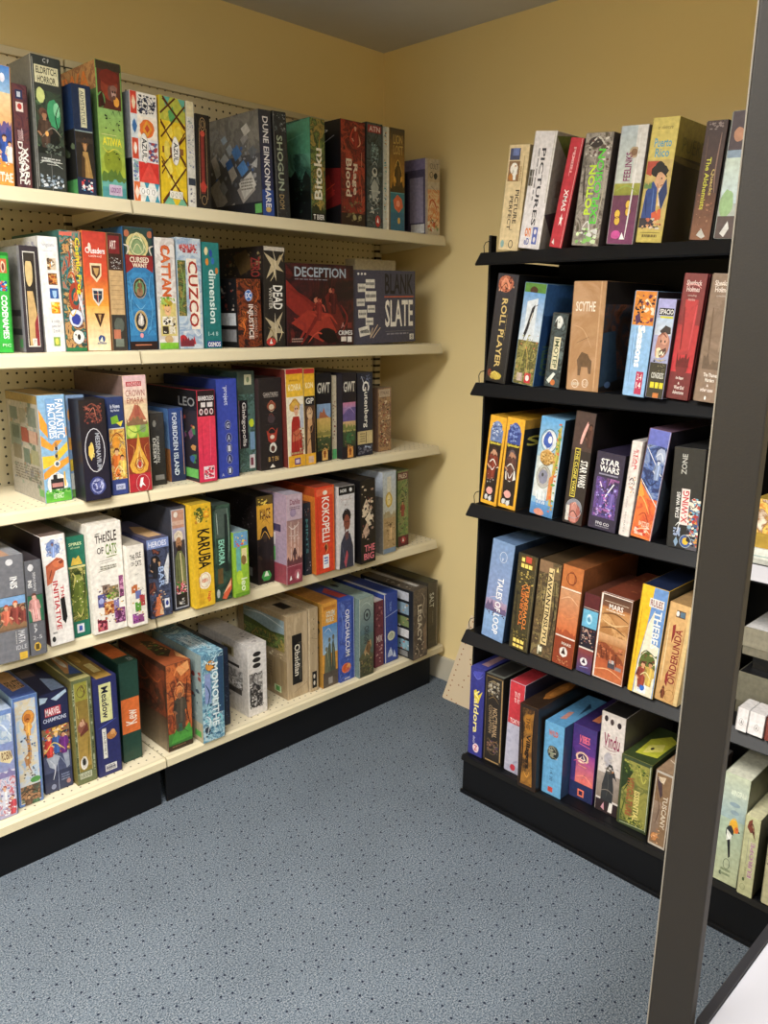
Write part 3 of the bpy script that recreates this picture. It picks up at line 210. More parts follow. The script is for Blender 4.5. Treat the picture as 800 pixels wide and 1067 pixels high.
 'R 0 0 100 9 5c8c3c;E 44 7 20 4 4c3420;G 0 9 100 60 6aa0d8 dce4e8;P d8e0e8 20 18 70 14 70 56 40 60 20 50;P 2c2a30 46 24 60 20 54 32 40 42 30 52 20 50 30 42;R 0 60 100 100 6c6440;N 0 56 100 100 reeds 40;X 10 50 96 92 30 5 a8a860,4c4a2c,8a8a4c,c86a4c;R 16 89 44 97 c8b4ac;R 54 88 84 98 c8303c;E 68 93 9 3 f0e0e0', 'R 0 0 100 100 24487c;R 0 0 60 30 3a68a4;P 1c2c44 20 30 90 20 90 60 10 60;TB 6 60 30 90 9 4a6a58 REEDS', ''),
'g3': ('small dark box with cream letter strip and white creature at top, second black shelf', '4c4c48',
 'N 0 0 100 100 skull 34;E 44 12 28 9 d8dcd8;P 333 10 18 30 8 36 20;R 26 32 72 76 e4dcb8;TB 36 34 64 74 9 4c5c44 IMOTEP;P e0e8e0 10 92 50 80 66 82 30 96;E 54 94 16 4 d87a3c', 'R 0 0 100 100 1c1a18', ''),
'g4': ('large tan box with faded bear shape and picture-covered dark side, second black shelf', 'b48a64',
 'N 0 0 100 100 tan 8;R 84 0 88 100 c8a078;TB 10 18 72 27 0 efe4d4 SCYTHE;P 6e5440 26 72 36 66 60 68 74 72 74 84 66 84 62 78 42 78 40 86 32 86 30 78;O 26 94 11 4 .0016 ece0d0;O 58 93 10 4 .0016 ece0d0;T 21 92.5 31 95.5 0 ece0d0 90;T 52 91.5 64 95 0 ece0d0 1-5', 'R 0 0 100 100 2c2624;N 0 20 100 90 scy 12;TB 50 16 90 30 0 8a8480 SC;P 3a5068 0 46 20 44 30 90 0 96;E 14 94 5 3 6a8ac0', ''),
'g5': ('leaning box, orange patchwork top over pale blue with white lettering, second black shelf', '8cb8e0',
 'R 0 0 100 32 d8842c;X 6 2 96 30 34 10 3a2030,e89a38,f4e0c8,6a2c50,2c1a20;P 4a2c54 10 24 30 20 40 28 20 32;R 0 32 100 100 8fbce8;TB 34 32 66 72 9 f8f8f8 Seasons;L 28 34 28 70 .0008 446;R 52 76 86 98 b83058;T 58 78 80 84 0 fff 2-4;T 58 86 80 92 0 fff 14', 'R 0 0 100 100 2c2420', ''),
'g6': ('lilac-topped box with a growling pale beast and yellow badges, second black shelf', 'a4a8d0',
 'R 0 0 100 10 a8a8dc;R 10 9 96 16 1d1c20;TB 14 10 94 15 0 f0f0f0 SPACIO;R 20 17 96 19 c8c830;G 0 19 100 36 b4c8e4 c8d0dc;P 3c3438 30 32 60 26 92 28 96 34 50 36;E 56 46 44 14 b48070;E 66 40 22 6 d09a84;E 36 54 20 6 e0d8b4;P 5a3c38 40 52 80 48 84 54 44 58;R 0 64 100 100 3c3a30;TB 16 74 90 80 0 d8d8d0 CONGRESS;R 16 84 40 90 e0d030;R 46 84 66 90 e0d030;R 72 84 94 90 e0d030;R 40 95 74 100 c8783c', 'R 0 0 100 100 2c2426', ''),
'g7': ('tall crimson leaning box with white script lettering, second black shelf', '8c2c34',
 'G 0 0 100 40 7c3a3c 8a2c34;G 0 40 100 78 b43038 c8303c;G 0 78 100 100 7a2c34 6a2c30;N 20 20 80 64 redtex 20;TB 12 5 82 9 0 e8d4d0 Sherlock;TB 16 10 76 14 0 e8d4d0 Holmes;T 26 16 66 18 0 d8c0bc consulting;T 30 19 62 21 0 d8c0bc detective;TB 36 77 58 80 0 f0e4e0 Jack;TB 30 81.5 68 84.5 0 f0e4e0 the Ripper;TB 44 86 52 88 0 f0e4e0 &;TB 28 89 76 92 0 f0e4e0 West End;TB 26 93 78 96 0 f0e4e0 Adventures;E 50 74 30 8 7a2830', 'R 0 0 100 100 5c1c24;L 3 0 3 100 .004 e07a84', ''),
'g8': ('tall taupe leaning box with white script lettering beside the dark foreground post, second black shelf', '8a7464',
 'R 0 0 100 100 8c7666;N 8 20 80 70 taupe 16;TB 12 5 82 9 0 e8dcd4 Sherlock;TB 16 10 76 14 0 e8dcd4 Holmes;T 26 16 66 18 0 d8ccc4 consulting;TB 24 77 82 80 0 f4ece4 The Thames;TB 34 81 72 84 0 f4ece4 Murders;TB 44 86 52 88 0 f0e4e0 &;TB 20 89 74 92 0 f0e4e0 other cases;E 46 97 4 1.6 eee', 'R 0 0 100 100 4c3c34;L 3 0 3 100 .003 a89484', ''),
# black third
'h1': ('yellow box with pale blue arch above bearded man, leftmost on third black shelf', 'e8ac28',
 'R 0 0 100 100 ecae28;R 10 20 88 96 2b211d;E 48 16 38 12 7a90c0;R 10 14 88 28 6a80b0;X 16 6 80 26 22 8 a8b8d8,4a5c90,d8dce8;R 12 28 88 32 3a2c1c;TB 12 28 86 32 0 f4e048 Splendor;P 33241e 14 60 20 38 44 32 76 38 84 60;E 48 44 24 8 c09074;P e4ddd4 16 52 40 48 74 50 88 56 50 58 20 56;P 7a3424 16 62 60 58 60 70 24 72;X 26 64 70 76 10 5 c8c4bc,8a8480;E 48 84 22 4.6 e8a8a0;E 30 92 9 3 ddd;E 56 93 10 3 ddd', '', ''),
'h2': ('yellow box with deep blue arch above bearded man, second on third black shelf', 'e8ac28',
 'R 0 0 100 100 ecae28;R 10 20 88 96 2b211d;E 48 16 38 12 4458a0;R 10 14 88 28 3c5098;X 16 6 80 26 22 8 6a80c0,2c3c7c,90a0d0;R 12 28 88 32 3a2c1c;TB 12 28 86 32 0 f4e048 Splendor;P 3a3038 14 60 20 38 44 32 76 38 84 60;E 50 44 24 8 b88468;P e8e4dc 20 60 40 54 74 56 84 66 50 70 24 68;P d8c0b0 30 48 70 50 66 56 34 56;E 46 84 22 4.6 e8a8a0;E 26 93 9 3 ddd;E 52 94 10 3 ddd', 'R 0 0 100 100 2c2e30;R 0 0 70 10 c8983c;E 60 30 60 24 26282c;TB 6 18 60 32 0 e4d85c Spl;P 46484c 20 60 50 40 60 70 30 80', ''),
'h3': ('light blue box with round whimsical creatures and white paint drips, third black shelf', '86b8dc',
 'G 0 0 100 40 5aa4dc a8c8d8;G 0 40 100 82 d0d8d4 dce0e0;E 44 23 34 11 e0e4e8;E 40 23 22 8 3c5cb4;E 48 22 10 4 e8ecf4;O 44 23 36 12 .0014 5a5c38;E 46 40 36 8 c89c54;X 20 34 84 46 26 6 a87a3c,e0c07c,8a6a34;E 40 60 32 12 b8b4b0;E 38 60 22 8 8a8ca0;O 40 60 32 12 .0012 6a7448;P c8b458 80 10 92 6 96 40 84 60 90 96 78 96 74 60;P d88a4c 66 60 86 54 84 80 66 84;P e8ecee 16 76 40 72 64 78 60 92 20 92;G 0 88 100 100 5a94d0 4c84c0;E 40 97 24 4 d8907c', 'R 0 0 100 100 222c38', ''),
'h4': ('tall dark brown box with yellow boxed upright lettering beside white stacked lettering, third black shelf', '33292a',
 'R 0 0 100 100 302828;R 0 0 100 34 4c3a38;P e8b0a8 36 28 46 28 72 10 64 9;E 80 22 12 8 8a5444;R 18 32 46 76 dcc84c;R 21 33 43 75 2a2420;TB 24 34 40 74 9 e8d858 THE CLONE WARS;TB 54 42 92 53 9 f4f4f0 STAR;TB 54 54 92 66 9 f4f4f0 WARS;E 50 84 42 7 8a8c98;E 50 90 42 10 a86058;R 10 84 28 98 d8d4cc;P c88a80 34 82 60 80 70 98 40 98', 'R 0 0 100 100 1b1718;G 0 50 100 100 1b1718 3c1c10', ''),
'h5': ('short dark purple box with two crossed glowing blades, third black shelf', '332c44',
 'R 0 0 100 100 342e46;TB 16 8 84 16 0 f4f4f4 STAR;TB 14 17 86 25 0 f4f4f4 WARS;R 14 27 84 29 8a88a0;N 8 32 92 84 nebula 30;L 22 38 52 62 .003 e8b0d8;L 74 38 36 64 .003 e8e8f8;X 20 56 80 84 26 7 6a5cc0,a890d8,3c3478,c8b8e8;TB 26 90 76 94 0 d8d8e0 FFG CO', 'R 0 0 100 100 1b1820', ''),
'h6': ('thin white box with red lettering and tiny spacecraft, third black shelf', 'e0d8d4',
 'R 0 0 100 100 e4dcd8;TB 50 8 76 30 9 c8303c STAR;TB 22 10 46 28 9 c87a7c REBEL;X 10 36 90 54 22 9 7a6a80,b8a0a4,5a4c5c,d8a870;T 30 74 46 96 9 888 SECRETS', '', ''),
'h7': ('leaning box split diagonally between blue winter and orange desert battles, third black shelf', '7a5c70',
 'G 0 0 100 20 6a74c8 5c68b8;R 0 14 100 64 2c3c6c;N 0 14 100 62 bluebattle 30;E 74 22 24 7 a8b4d0;P e87a34 0 48 100 70 100 100 0 100;P f0a040 0 46 30 60 0 66;N 4 62 96 98 orangebattle 30;R 0 60 2 62 000;L 0 16 92 40 .0022 e8e8f0;L 0 46 98 68 .0022 f4e8e0;X 10 88 86 97 14 10 f0d0c0,c83c2c;L 98 0 98 100 .001 ccd', 'R 0 0 100 100 1d1c26;P 3c4450 0 40 20 60 10 90 0 96', ''),
'h8': ('black box with red and white lettering and a riot of ships, third black shelf', '2c2c2c',
 'R 0 0 100 100 2c2d2e;TB 26 6 44 26 -9 b8b8b4 ZONE;TB 18 44 30 70 -9 f0f0f0 STAR WARS;R 34 40 62 76 e8dcd8;TB 38 42 60 74 -9 c8303c X-WING;R 62 50 100 100 5c5a64;X 62 50 100 96 34 9 8ab0c8,c8a070,b84c3c,e8e0d0,3c5a8c;E 60 92 18 6 3a5aa0;E 60 92 11 4 e0b838;P 8aa8c8 20 94 28 89 36 94 28 99;X 16 78 40 88 6 9 9ac', 'R 0 0 100 100 1d1d20', ''),
# black fourth
'i1': ('powder-blue leaning box with white italic upright lettering, left end of the fourth black shelf', '7d9cc4',
 'G 0 0 100 60 7d9cc8 8a9cc8;G 0 60 100 72 a898b8 b88aa0;P 6a5c80 0 70 10 62 20 66 30 60 40 68 96 66 96 72 0 74;G 0 72 100 100 8cb0dc 7c9ccc;O 56 15 17 5.5 .0012 e8ecf4;TB 52 16 58 19 0 e8ecf4 F;TB 44 36 72 94 9 f8f8fc TALES OF LOOP', 'R 0 0 100 100 2c3c54', 'R 0 0 100 100 6a86ac'),
'i2': ('dark box with golden lit windows top and bottom, orange upright lettering, fourth black shelf', '33302a',
 'N 0 0 100 100 darkgold 40;R 14 2 88 14 5c4420;R 18 10 34 14 f8dc70;R 38 10 54 14 f8dc70;R 58 10 76 14 f8dc70;P c84a38 40 2 70 2 70 8 40 8;R 18 4 34 8 f8dc70;TB 34 32 54 74 -9 d8742c TOURNEY;TB 56 30 76 78 -9 e88a38 TOWERFELL;R 14 88 84 99 4c3c20;R 18 89 34 93 f8dc70;R 38 89 54 93 f8dc70;R 58 89 76 93 f8dc70;R 18 95 34 98 f8dc70;R 38 95 54 98 f8dc70;R 58 95 76 98 f8dc70', 'R 0 0 100 100 201c18', 'R 0 0 100 100 2a251f'),
'i3': ('brown jungle temple box with cream-framed black upright lettering, fourth black shelf', '5c4a34',
 'N 0 0 100 100 temple 26;R 0 0 60 12 8a6c50;P e0c890 46 6 70 6 70 86 40 86;TB 46 8 66 84 9 2a2014 TAWANTINSUYU;P e8d080 78 8 84 3 90 8;L 34 30 34 60 .0012 d8c48c;R 30 88 54 98 4c4c34;X 32 88 52 98 6 9 e4e0c8', 'R 0 0 100 100 2c231a', 'R 0 0 100 100 55442f'),
'i4': ('large burnt-orange box with desert haze bands and pale round emblem, fourth black shelf', 'b06434',
 'R 0 0 100 22 c07038;O 46 12 26 6 .002 6a2c14;R 0 22 100 23.5 f0dcc8;G 0 24 100 70 c8946c d06a34;R 0 70 100 71.5 f0e4dc;R 0 72 100 100 8e3c20;TB 36 76 84 79 0 e4d8cc MARS;E 50 86 22 5.5 e8e0dc;P 3c2018 38 88 50 82 62 88;X 20 92 80 98 12 5 c88a60', 'R 0 0 100 100 7c4826;G 0 0 100 100 8c5430 4c2814', 'R 0 0 100 100 8c5630'),
'i5': ('narrow dark box with light blue square panel beside burnt-orange box, fourth black shelf', '4c2428',
 'R 0 0 100 18 5c2428;L 0 18 100 18 .0012 e8dcd0;R 0 20 100 42 6ab4d8;E 46 31 22 7 a8dcf0;R 0 42 100 68 24202c;X 8 44 92 66 26 8 8a5c50,c8b0a0,4c3c58;R 0 68 100 70 e0d8d0;G 0 70 100 100 8c4038 3c3c70;E 44 86 26 5.5 e8e4e8;P 33243c 30 88 44 82 58 88', '', 'R 0 0 100 100 5c3428'),
'i6': ('white-edged box showing a rusty canyon planet landscape, fourth black shelf', 'a05c38',
 'R 0 0 100 100 ece4dc;R 5 1 99 99 b07040;G 5 1 99 14 5c4034 7a5038;TB 28 10 74 16 0 f4ece4 MARS;L 12 8 90 8 .0012 e4d4c0;G 5 16 99 34 c89058 a87038;N 5 20 99 46 clouds 18;G 5 46 99 56 d8a878 b88050;P 8a4424 5 58 30 56 60 62 90 70 99 76 99 84 5 76;X 8 58 90 76 30 6 6c3420,a05430,c87850;G 5 76 99 99 b85830 c87040;R 46 76 70 84 4c4850;R 50 74 66 78 b8b4b8;R 72 80 92 84 8a8488', 'R 0 0 100 100 46281c', 'R 0 0 100 100 7c3c28;L 0 98 100 98 .003 ece4dc;X 10 20 90 80 14 9 a0603c'),
'i7': ('tall yellow and blue box with feast scene and white foot panel, fourth black shelf', 'e0b420',
 'R 0 0 100 100 6a94d0;P f0c01c 0 0 46 0 42 20 36 40 20 70 18 100 0 100;P ece4cc 40 34 60 20 62 50 96 52 96 100 22 100 22 74;R 34 10 90 18 e4e0dc;TB 38 11 86 17 0 8a4c4c RULES;TB 60 20 88 55 9 f0f0ec THEBES;E 60 72 36 14 5c6a30;X 28 60 94 88 40 8 8c4c34,c8a050,4c5c2c,e0c890,6a3c28;O 60 72 36 14 .0014 f0ecd8;R 34 89 70 98 e8ecf4;E 54 93 10 3 2c68c8', 'R 0 0 100 100 2c2a1c', 'R 0 0 100 100 1f2a48'),
'i8': ('sand-coloured box with ornate red upright title beside the foreground post, fourth black shelf', 'cfa468',
 'G 0 0 100 100 d8ae74 c89c62;R 84 0 100 100 d8bc84;R 32 6 72 13 5c4838;E 38 9.5 7 2.6 e8e4e0;R 50 7 70 12 5a7890;TB 40 24 72 80 -9 8c2c28 ONDERUNDA;P 8c2c28 26 22 38 20 40 30 30 40;P 8c2c28 30 72 40 66 42 84 30 80;O 60 92 22 6 .0012 a0743c;X 20 86 40 96 6 5 8a4c2c', 'R 0 0 100 100 e4cc98', 'R 0 0 100 100 b08c5c'),
# black base
'j1': ('deep blue box with yellow and white upright lettering, left end of the black base shelf', '33368c',
 'R 0 0 100 100 36388c;P 4c50b8 20 4 90 2 60 12 20 10;P e0c83c 26 26 44 24 60 30 90 24 60 40 30 34;TB 30 24 66 74 9 f4e88c Valdora;E 56 91 24 5.5 e8d0d8;TB 48 88 64 94 0 c83050 T;T 34 78 50 86 9 dde abacus', 'R 0 0 100 100 232660', 'R 0 0 100 100 4448a0;P c8a0a8 30 40 70 50 80 90 30 90'),
'j2': ('black brass-edged box with ornate gold upright lettering, black base shelf', '2c2824',
 'R 0 0 100 100 2c2723;L 95 2 95 96 .004 a8895c;L 10 98 90 98 .004 a8895c;L 6 2 90 2 .003 8a744c;X 14 6 80 24 26 8 b8b0a0,6a5c4c,8a7a5c;TB 46 36 72 70 9 b89c78 NOCTURNAL;TB 24 34 42 66 9 a08868 CONTRAPTION;X 14 74 84 90 22 7 8a6454,4c3c5c,7a6a54', 'R 0 0 100 100 1d1a18', 'R 0 0 100 100 6a6c64;R 10 60 90 96 3c3a38'),
'j3': ('narrow box with a red upper half over pale grey, black base shelf', 'c8c4d4',
 'G 0 0 100 46 cc3440 c83440;TB 34 10 48 16 0 f0d8d8 TO;TB 34 17 48 22 0 f0d8d8 TO;TB 56 10 72 16 0 f0d8d8 KY;TB 56 17 72 22 0 f0d8d8 KY;TB 14 40 94 45 0 f4dcdc TOKYO;R 0 46 100 100 b0b0c8;N 0 46 100 92 mist 30;E 58 94 20 4 c83444', 'R 0 0 100 100 2c2a40', 'R 0 0 100 100 c43440;E 60 50 16 10 e8a0a4'),
'j4': ('dark brown smoky-edged box with amber glow and script upright lettering, black base shelf', '4a3220',
 'R 0 0 100 100 2e221c;N 12 4 80 96 amber 14;R 30 12 62 30 a8701f;TB 34 14 58 28 9 4c3014 THE;TB 34 34 62 74 9 1f1610 Villagers', 'R 0 0 100 100 211810', 'R 0 0 100 100 33241a;E 60 50 34 30 a86a2c;E 62 52 20 18 c8843c'),
'j5': ('light blue box with a dark round landscape vignette, black base shelf', '62a4d0',
 'R 0 0 100 100 66a6d4;TB 20 10 70 18 0 c86a5c WILD;E 48 40 33 10 4c5450;E 44 42 22 7 8a8c78;E 62 40 14 6 2c3434;X 24 34 76 48 12 6 b8b0a0,22282c;T 38 62 54 80 9 2c4c6c 1-4 30;R 32 89 58 96 c04438', 'R 0 0 100 100 2c4468', 'R 0 0 100 100 5c9ac8;P c88a7c 30 60 50 56 60 80 36 84;P 2c4a68 56 20 84 30 80 60'),
'j6': ('indigo to pink sunset gradient box with orange outlined marks, black base shelf', '50347c',
 'G 0 0 100 36 3c3274 5c3488;G 20 36 100 78 8c3c94 e87a6c;P 3c3070 0 30 20 40 16 74 0 74;R 0 78 100 100 26305c;TB 28 12 74 22 0 e86c88 VIBES;L 28 24 76 26 .002 e86c88;E 46 42 30 8.5 e8c0a8;E 46 42 22 6 4c2c5c;P f0dcc8 28 46 50 38 60 44 40 50;L 30 53 66 54 .002 e8a070;O 58 74 9 3.6 .002 e86060;E 60 66 4 1.6 332848;R 36 86 64 96 e8785c;R 42 88 58 94 33284c', 'R 0 0 100 100 33285c', 'R 0 0 100 100 3c2c68;R 40 40 70 80 e88a5c'),
'j7': ('tall white box with maroon script lettering above a dark bird, black base shelf', 'd4ccc8',
 'R 0 0 100 100 dcd4d0;E 18 6 8 3 33282c;E 44 8 8 3 4c3c3c;E 76 9 9 3 33282c;TB 14 20 84 34 0 8c2c50 Vindu;L 30 40 72 38 .001 a87a88;E 40 46 20 8 b8b4bc;G 0 60 100 86 a89c94 8a7c70;P 35373a 20 90 22 72 34 58 46 50 60 50 76 58 80 62 66 62 74 74 72 92;E 48 56 14 4 5a5248;R 0 88 100 100 33282c;P d8a0b0 24 96 36 90 40 98;P e8e4e0 56 98 62 88 76 88 74 98', 'R 0 0 100 100 3c3836;G 0 0 100 100 55504c 222', 'R 0 0 100 100 2c2a2a'),
'j8': ('glossy olive vineyard box with a lime label on top, black base shelf', '6c6c34',
 'R 0 0 100 100 3c4a30;N 6 5 94 94 olive 18;P 2c3c20 4 4 40 20 20 40 4 50;TB 28 28 48 84 9 8c5c3c VITICULTURE;TB 52 44 68 88 9 c8b468 ESSENTIAL;L 96 3 96 97 .002 c8d0b0;L 8 97 94 95 .002 b8c098', 'R 0 0 100 100 2c3420', 'R 0 0 100 100 3c4a28;P c8c83c 20 40 60 14 92 24 90 80 24 86;P e8e070 34 56 70 40 84 60 40 80;E 52 62 5 4 222'),
'j9': ('small brown silver-rimmed box right of the olive vineyard box, black base shelf', '7c6248',
 'R 0 0 100 100 b8b0a4;R 5 3 94 97 84684c;P 4c3a3c 8 8 40 14 50 30 40 36 16 20;P d0bca0 14 8 60 6 50 16;TB 56 30 84 74 9 d8ccb8 TUSCANY;N 6 40 50 92 taupe 20;E 30 88 20 6 c88a54', 'R 0 0 100 100 3c302a', 'R 0 0 100 100 a08468;L 10 50 90 60 .004 e0d0b8;L 10 70 90 80 .003 e0d0b8'),
'j10': ('white-edged dark box just left of the dark foreground post, black base shelf', '5a4a48',
 'R 0 0 14 100 d8d4d0;R 14 0 100 100 5a4a48', '', 'R 0 0 100 100 8a8480'),
'j11': ('tall sage-grey box with black and yellow bird, right of the foreground post, black base', 'b8c4a8',
 'G 0 0 100 40 c0c8b0 9cb4b8;G 0 40 100 100 a8bca8 c0c8a4;TB 30 13 92 18 0 e4ecd8 WINGSPAN;E 52 26 22 2 8aa0ac;E 56 33 18 2 8aa0ac;E 58 46 20 7 e8b030;E 72 48 9 3 d87030;E 46 52 17 7 33383c;P e4e8e0 34 50 58 54 54 60 36 60;P 26282c 40 60 52 58 60 74 54 76;O 50 82 14 5 .0012 5a6858;E 30 92 6 2 5a6858', 'R 0 0 100 100 7c8460;R 0 0 100 30 5c5c48', 'R 0 0 100 100 d8d8c4'),
'j12': ('small pale green box with a russet flying bird, right of the sage-grey box', 'c8c8a0',
 'R 0 0 100 100 c4c69c;P 7c4030 22 6 46 2 50 14 82 22 62 18 40 20 14 14;P 5c2c24 46 10 76 24 80 28 50 18;TB 52 30 84 76 -9 f4f0e8 EUROPE;TB 52 30 83 75 -9 b88aa4 EUROPE;L 34 26 34 60 .0008 888;E 30 80 9 2.4 5a6844;O 30 90 18 4 .001 8a946c', 'R 0 0 100 100 5c5c50', 'R 0 0 100 100 d8d4ac;R 60 20 90 50 b8b848'),
'j13': ('pale box at the right edge of the picture on the black base shelf', 'c0bc98', 'R 0 0 100 100 c4c09c;L 0 40 60 42 .002 444', '', ''),
'k1': ('narrow white card box with round seal, left of the pair, fourth black shelf', 'e4e0e0',
 'R 0 0 100 100 e8e4e6;O 42 60 22 16 .0007 555;P 333 38 66 44 46 50 66', '', 'R 0 0 100 100 d8d4d4'),
'k2': ('wider white card box with round seal, right of the pair, fourth black shelf', 'e4e0e0',
 'R 0 0 100 100 e8e4e6;O 56 64 16 15 .0007 555;P 333 52 70 56 52 60 70', '', 'R 0 0 100 100 d8d4d4'),
'k3': ('small rust-red card box at the right edge of the picture, fourth black shelf', '7c3c30', 'R 0 0 100 100 7c3a30', '', ''),
}
PAL = dict(sunset='e88a50 f2c070 7a70a8 c86a50', maroon='3c2630 52303a 6a3c3c 3a2a34', swamp='2c332e 3c4c3c 26302a 5a7a54', earth='a06a3c c89458 8a5434 d8a868',
 greyblot='77746e 8a8780 686560 7d7a78', nightgrey='1c1e22 30343a 24282c 42484c', jungle='3a5a34 7a8a44 2c4430 a89048 5a6a3c', teal='4a8a70 2c4c40 6aa890 22302c',
 blood='3c1818 8c2a22 4a1c1c b0402c 2c1414', skull='2c363a 48565a 22292c 6a7a7c', flame='e8b078 d88850 e8d0a0 c8703c', cosmic='2c4c4c c86a48 3a8a84 22302f d8a868 6a3c3c',
 bluewater='2f78ae 3a8cc4 2a6898 4a9cd0', palegrey='d8d4d0 e8e4e0 c4bcb8 dcd8d8', sky2='a8c0d8 c8d4dc 8aa4c4 dce0e4', ember='241a1a 2c1c1c 8c4020 1c1616 c86a2c',
 redsmoke='241a1e 2c1c20 4c2022 1f181b 6a2622', market='e8a838 c8782c f0c860 8a5a34 e8dcc8', greenfade='3c5454 5a7a74 34483f 7a98a0', brownart='8a6a50 a8845c 6a4c3c b89878',
 crowd='7c5c44 b88a64 5a4438 4c6a5a c8b090', moss='4c5c28 7a8434 2c3a1c c0b868 3c4c24', comic='20232e 343a50 4c5470 1c1c24 8a4c3c', darkgreen='22322a 2c4438 3c5848 1c2822',
 jungle2='4c6438 6a8448 8a8a58 3c4c30', fairy='a8a0c8 c84c58 dcdce8 8a94c0 e8e0e0', skyart='a8c4e0 c8d0d8 d8c8a0 98b4d8', fire='8c3c1c c86a30 5c3020 a84c24', fire2='4c3020 7a3c24 3a2a20 5c4030',
 frost='5a90b0 a8d0dc 3a6488 7cb4c8 d0e4e8 2c4c68', smoke='d8d4d0 a8a4a0 6a6664 c8c4c0 3c3a38', wood='b8a484 c4b090 a89474 bca888', woodd='94805f a08c6a 8a7656 98845f',
 bluesw='3a54b0 4c68c4 2c4090 6a84d0', brownsw='5c524a 6c6056 4c443c 7c6c60', collage='5c5450 8a847c a8a098 6a5c54 4c4c3c', reeds='5c5a34 8a8448 48462c a89c5c 6a7044',
 tan='b48a64 bc9470 aa8058 b89068', scy='2c2624 5c3c2c 34404c 8a5034 221e1e', redtex='a83438 bc383e 94303a', taupe='8c7666 7c6858 9a8474', nebula='3c3060 6c4c98 2c2848 a868a8',
 bluebattle='2c4080 22305c 4c68a8 8a9cc0 1c243c', orangebattle='d86030 e87838 c84c2c e8945c', darkgold='2c2a22 4c4428 3c3828 5c5230', temple='5c4a34 7a6444 46382a 8a7a50 3c3424',
 clouds='c08c58 a87440 d8a870 946034', mist='b0b0c8 c0c0d4 a0a0bc', amber='6c4820 a8742c 33241a 8a5c24', olive='7c7c38 989448 5c6430 a8a058', )
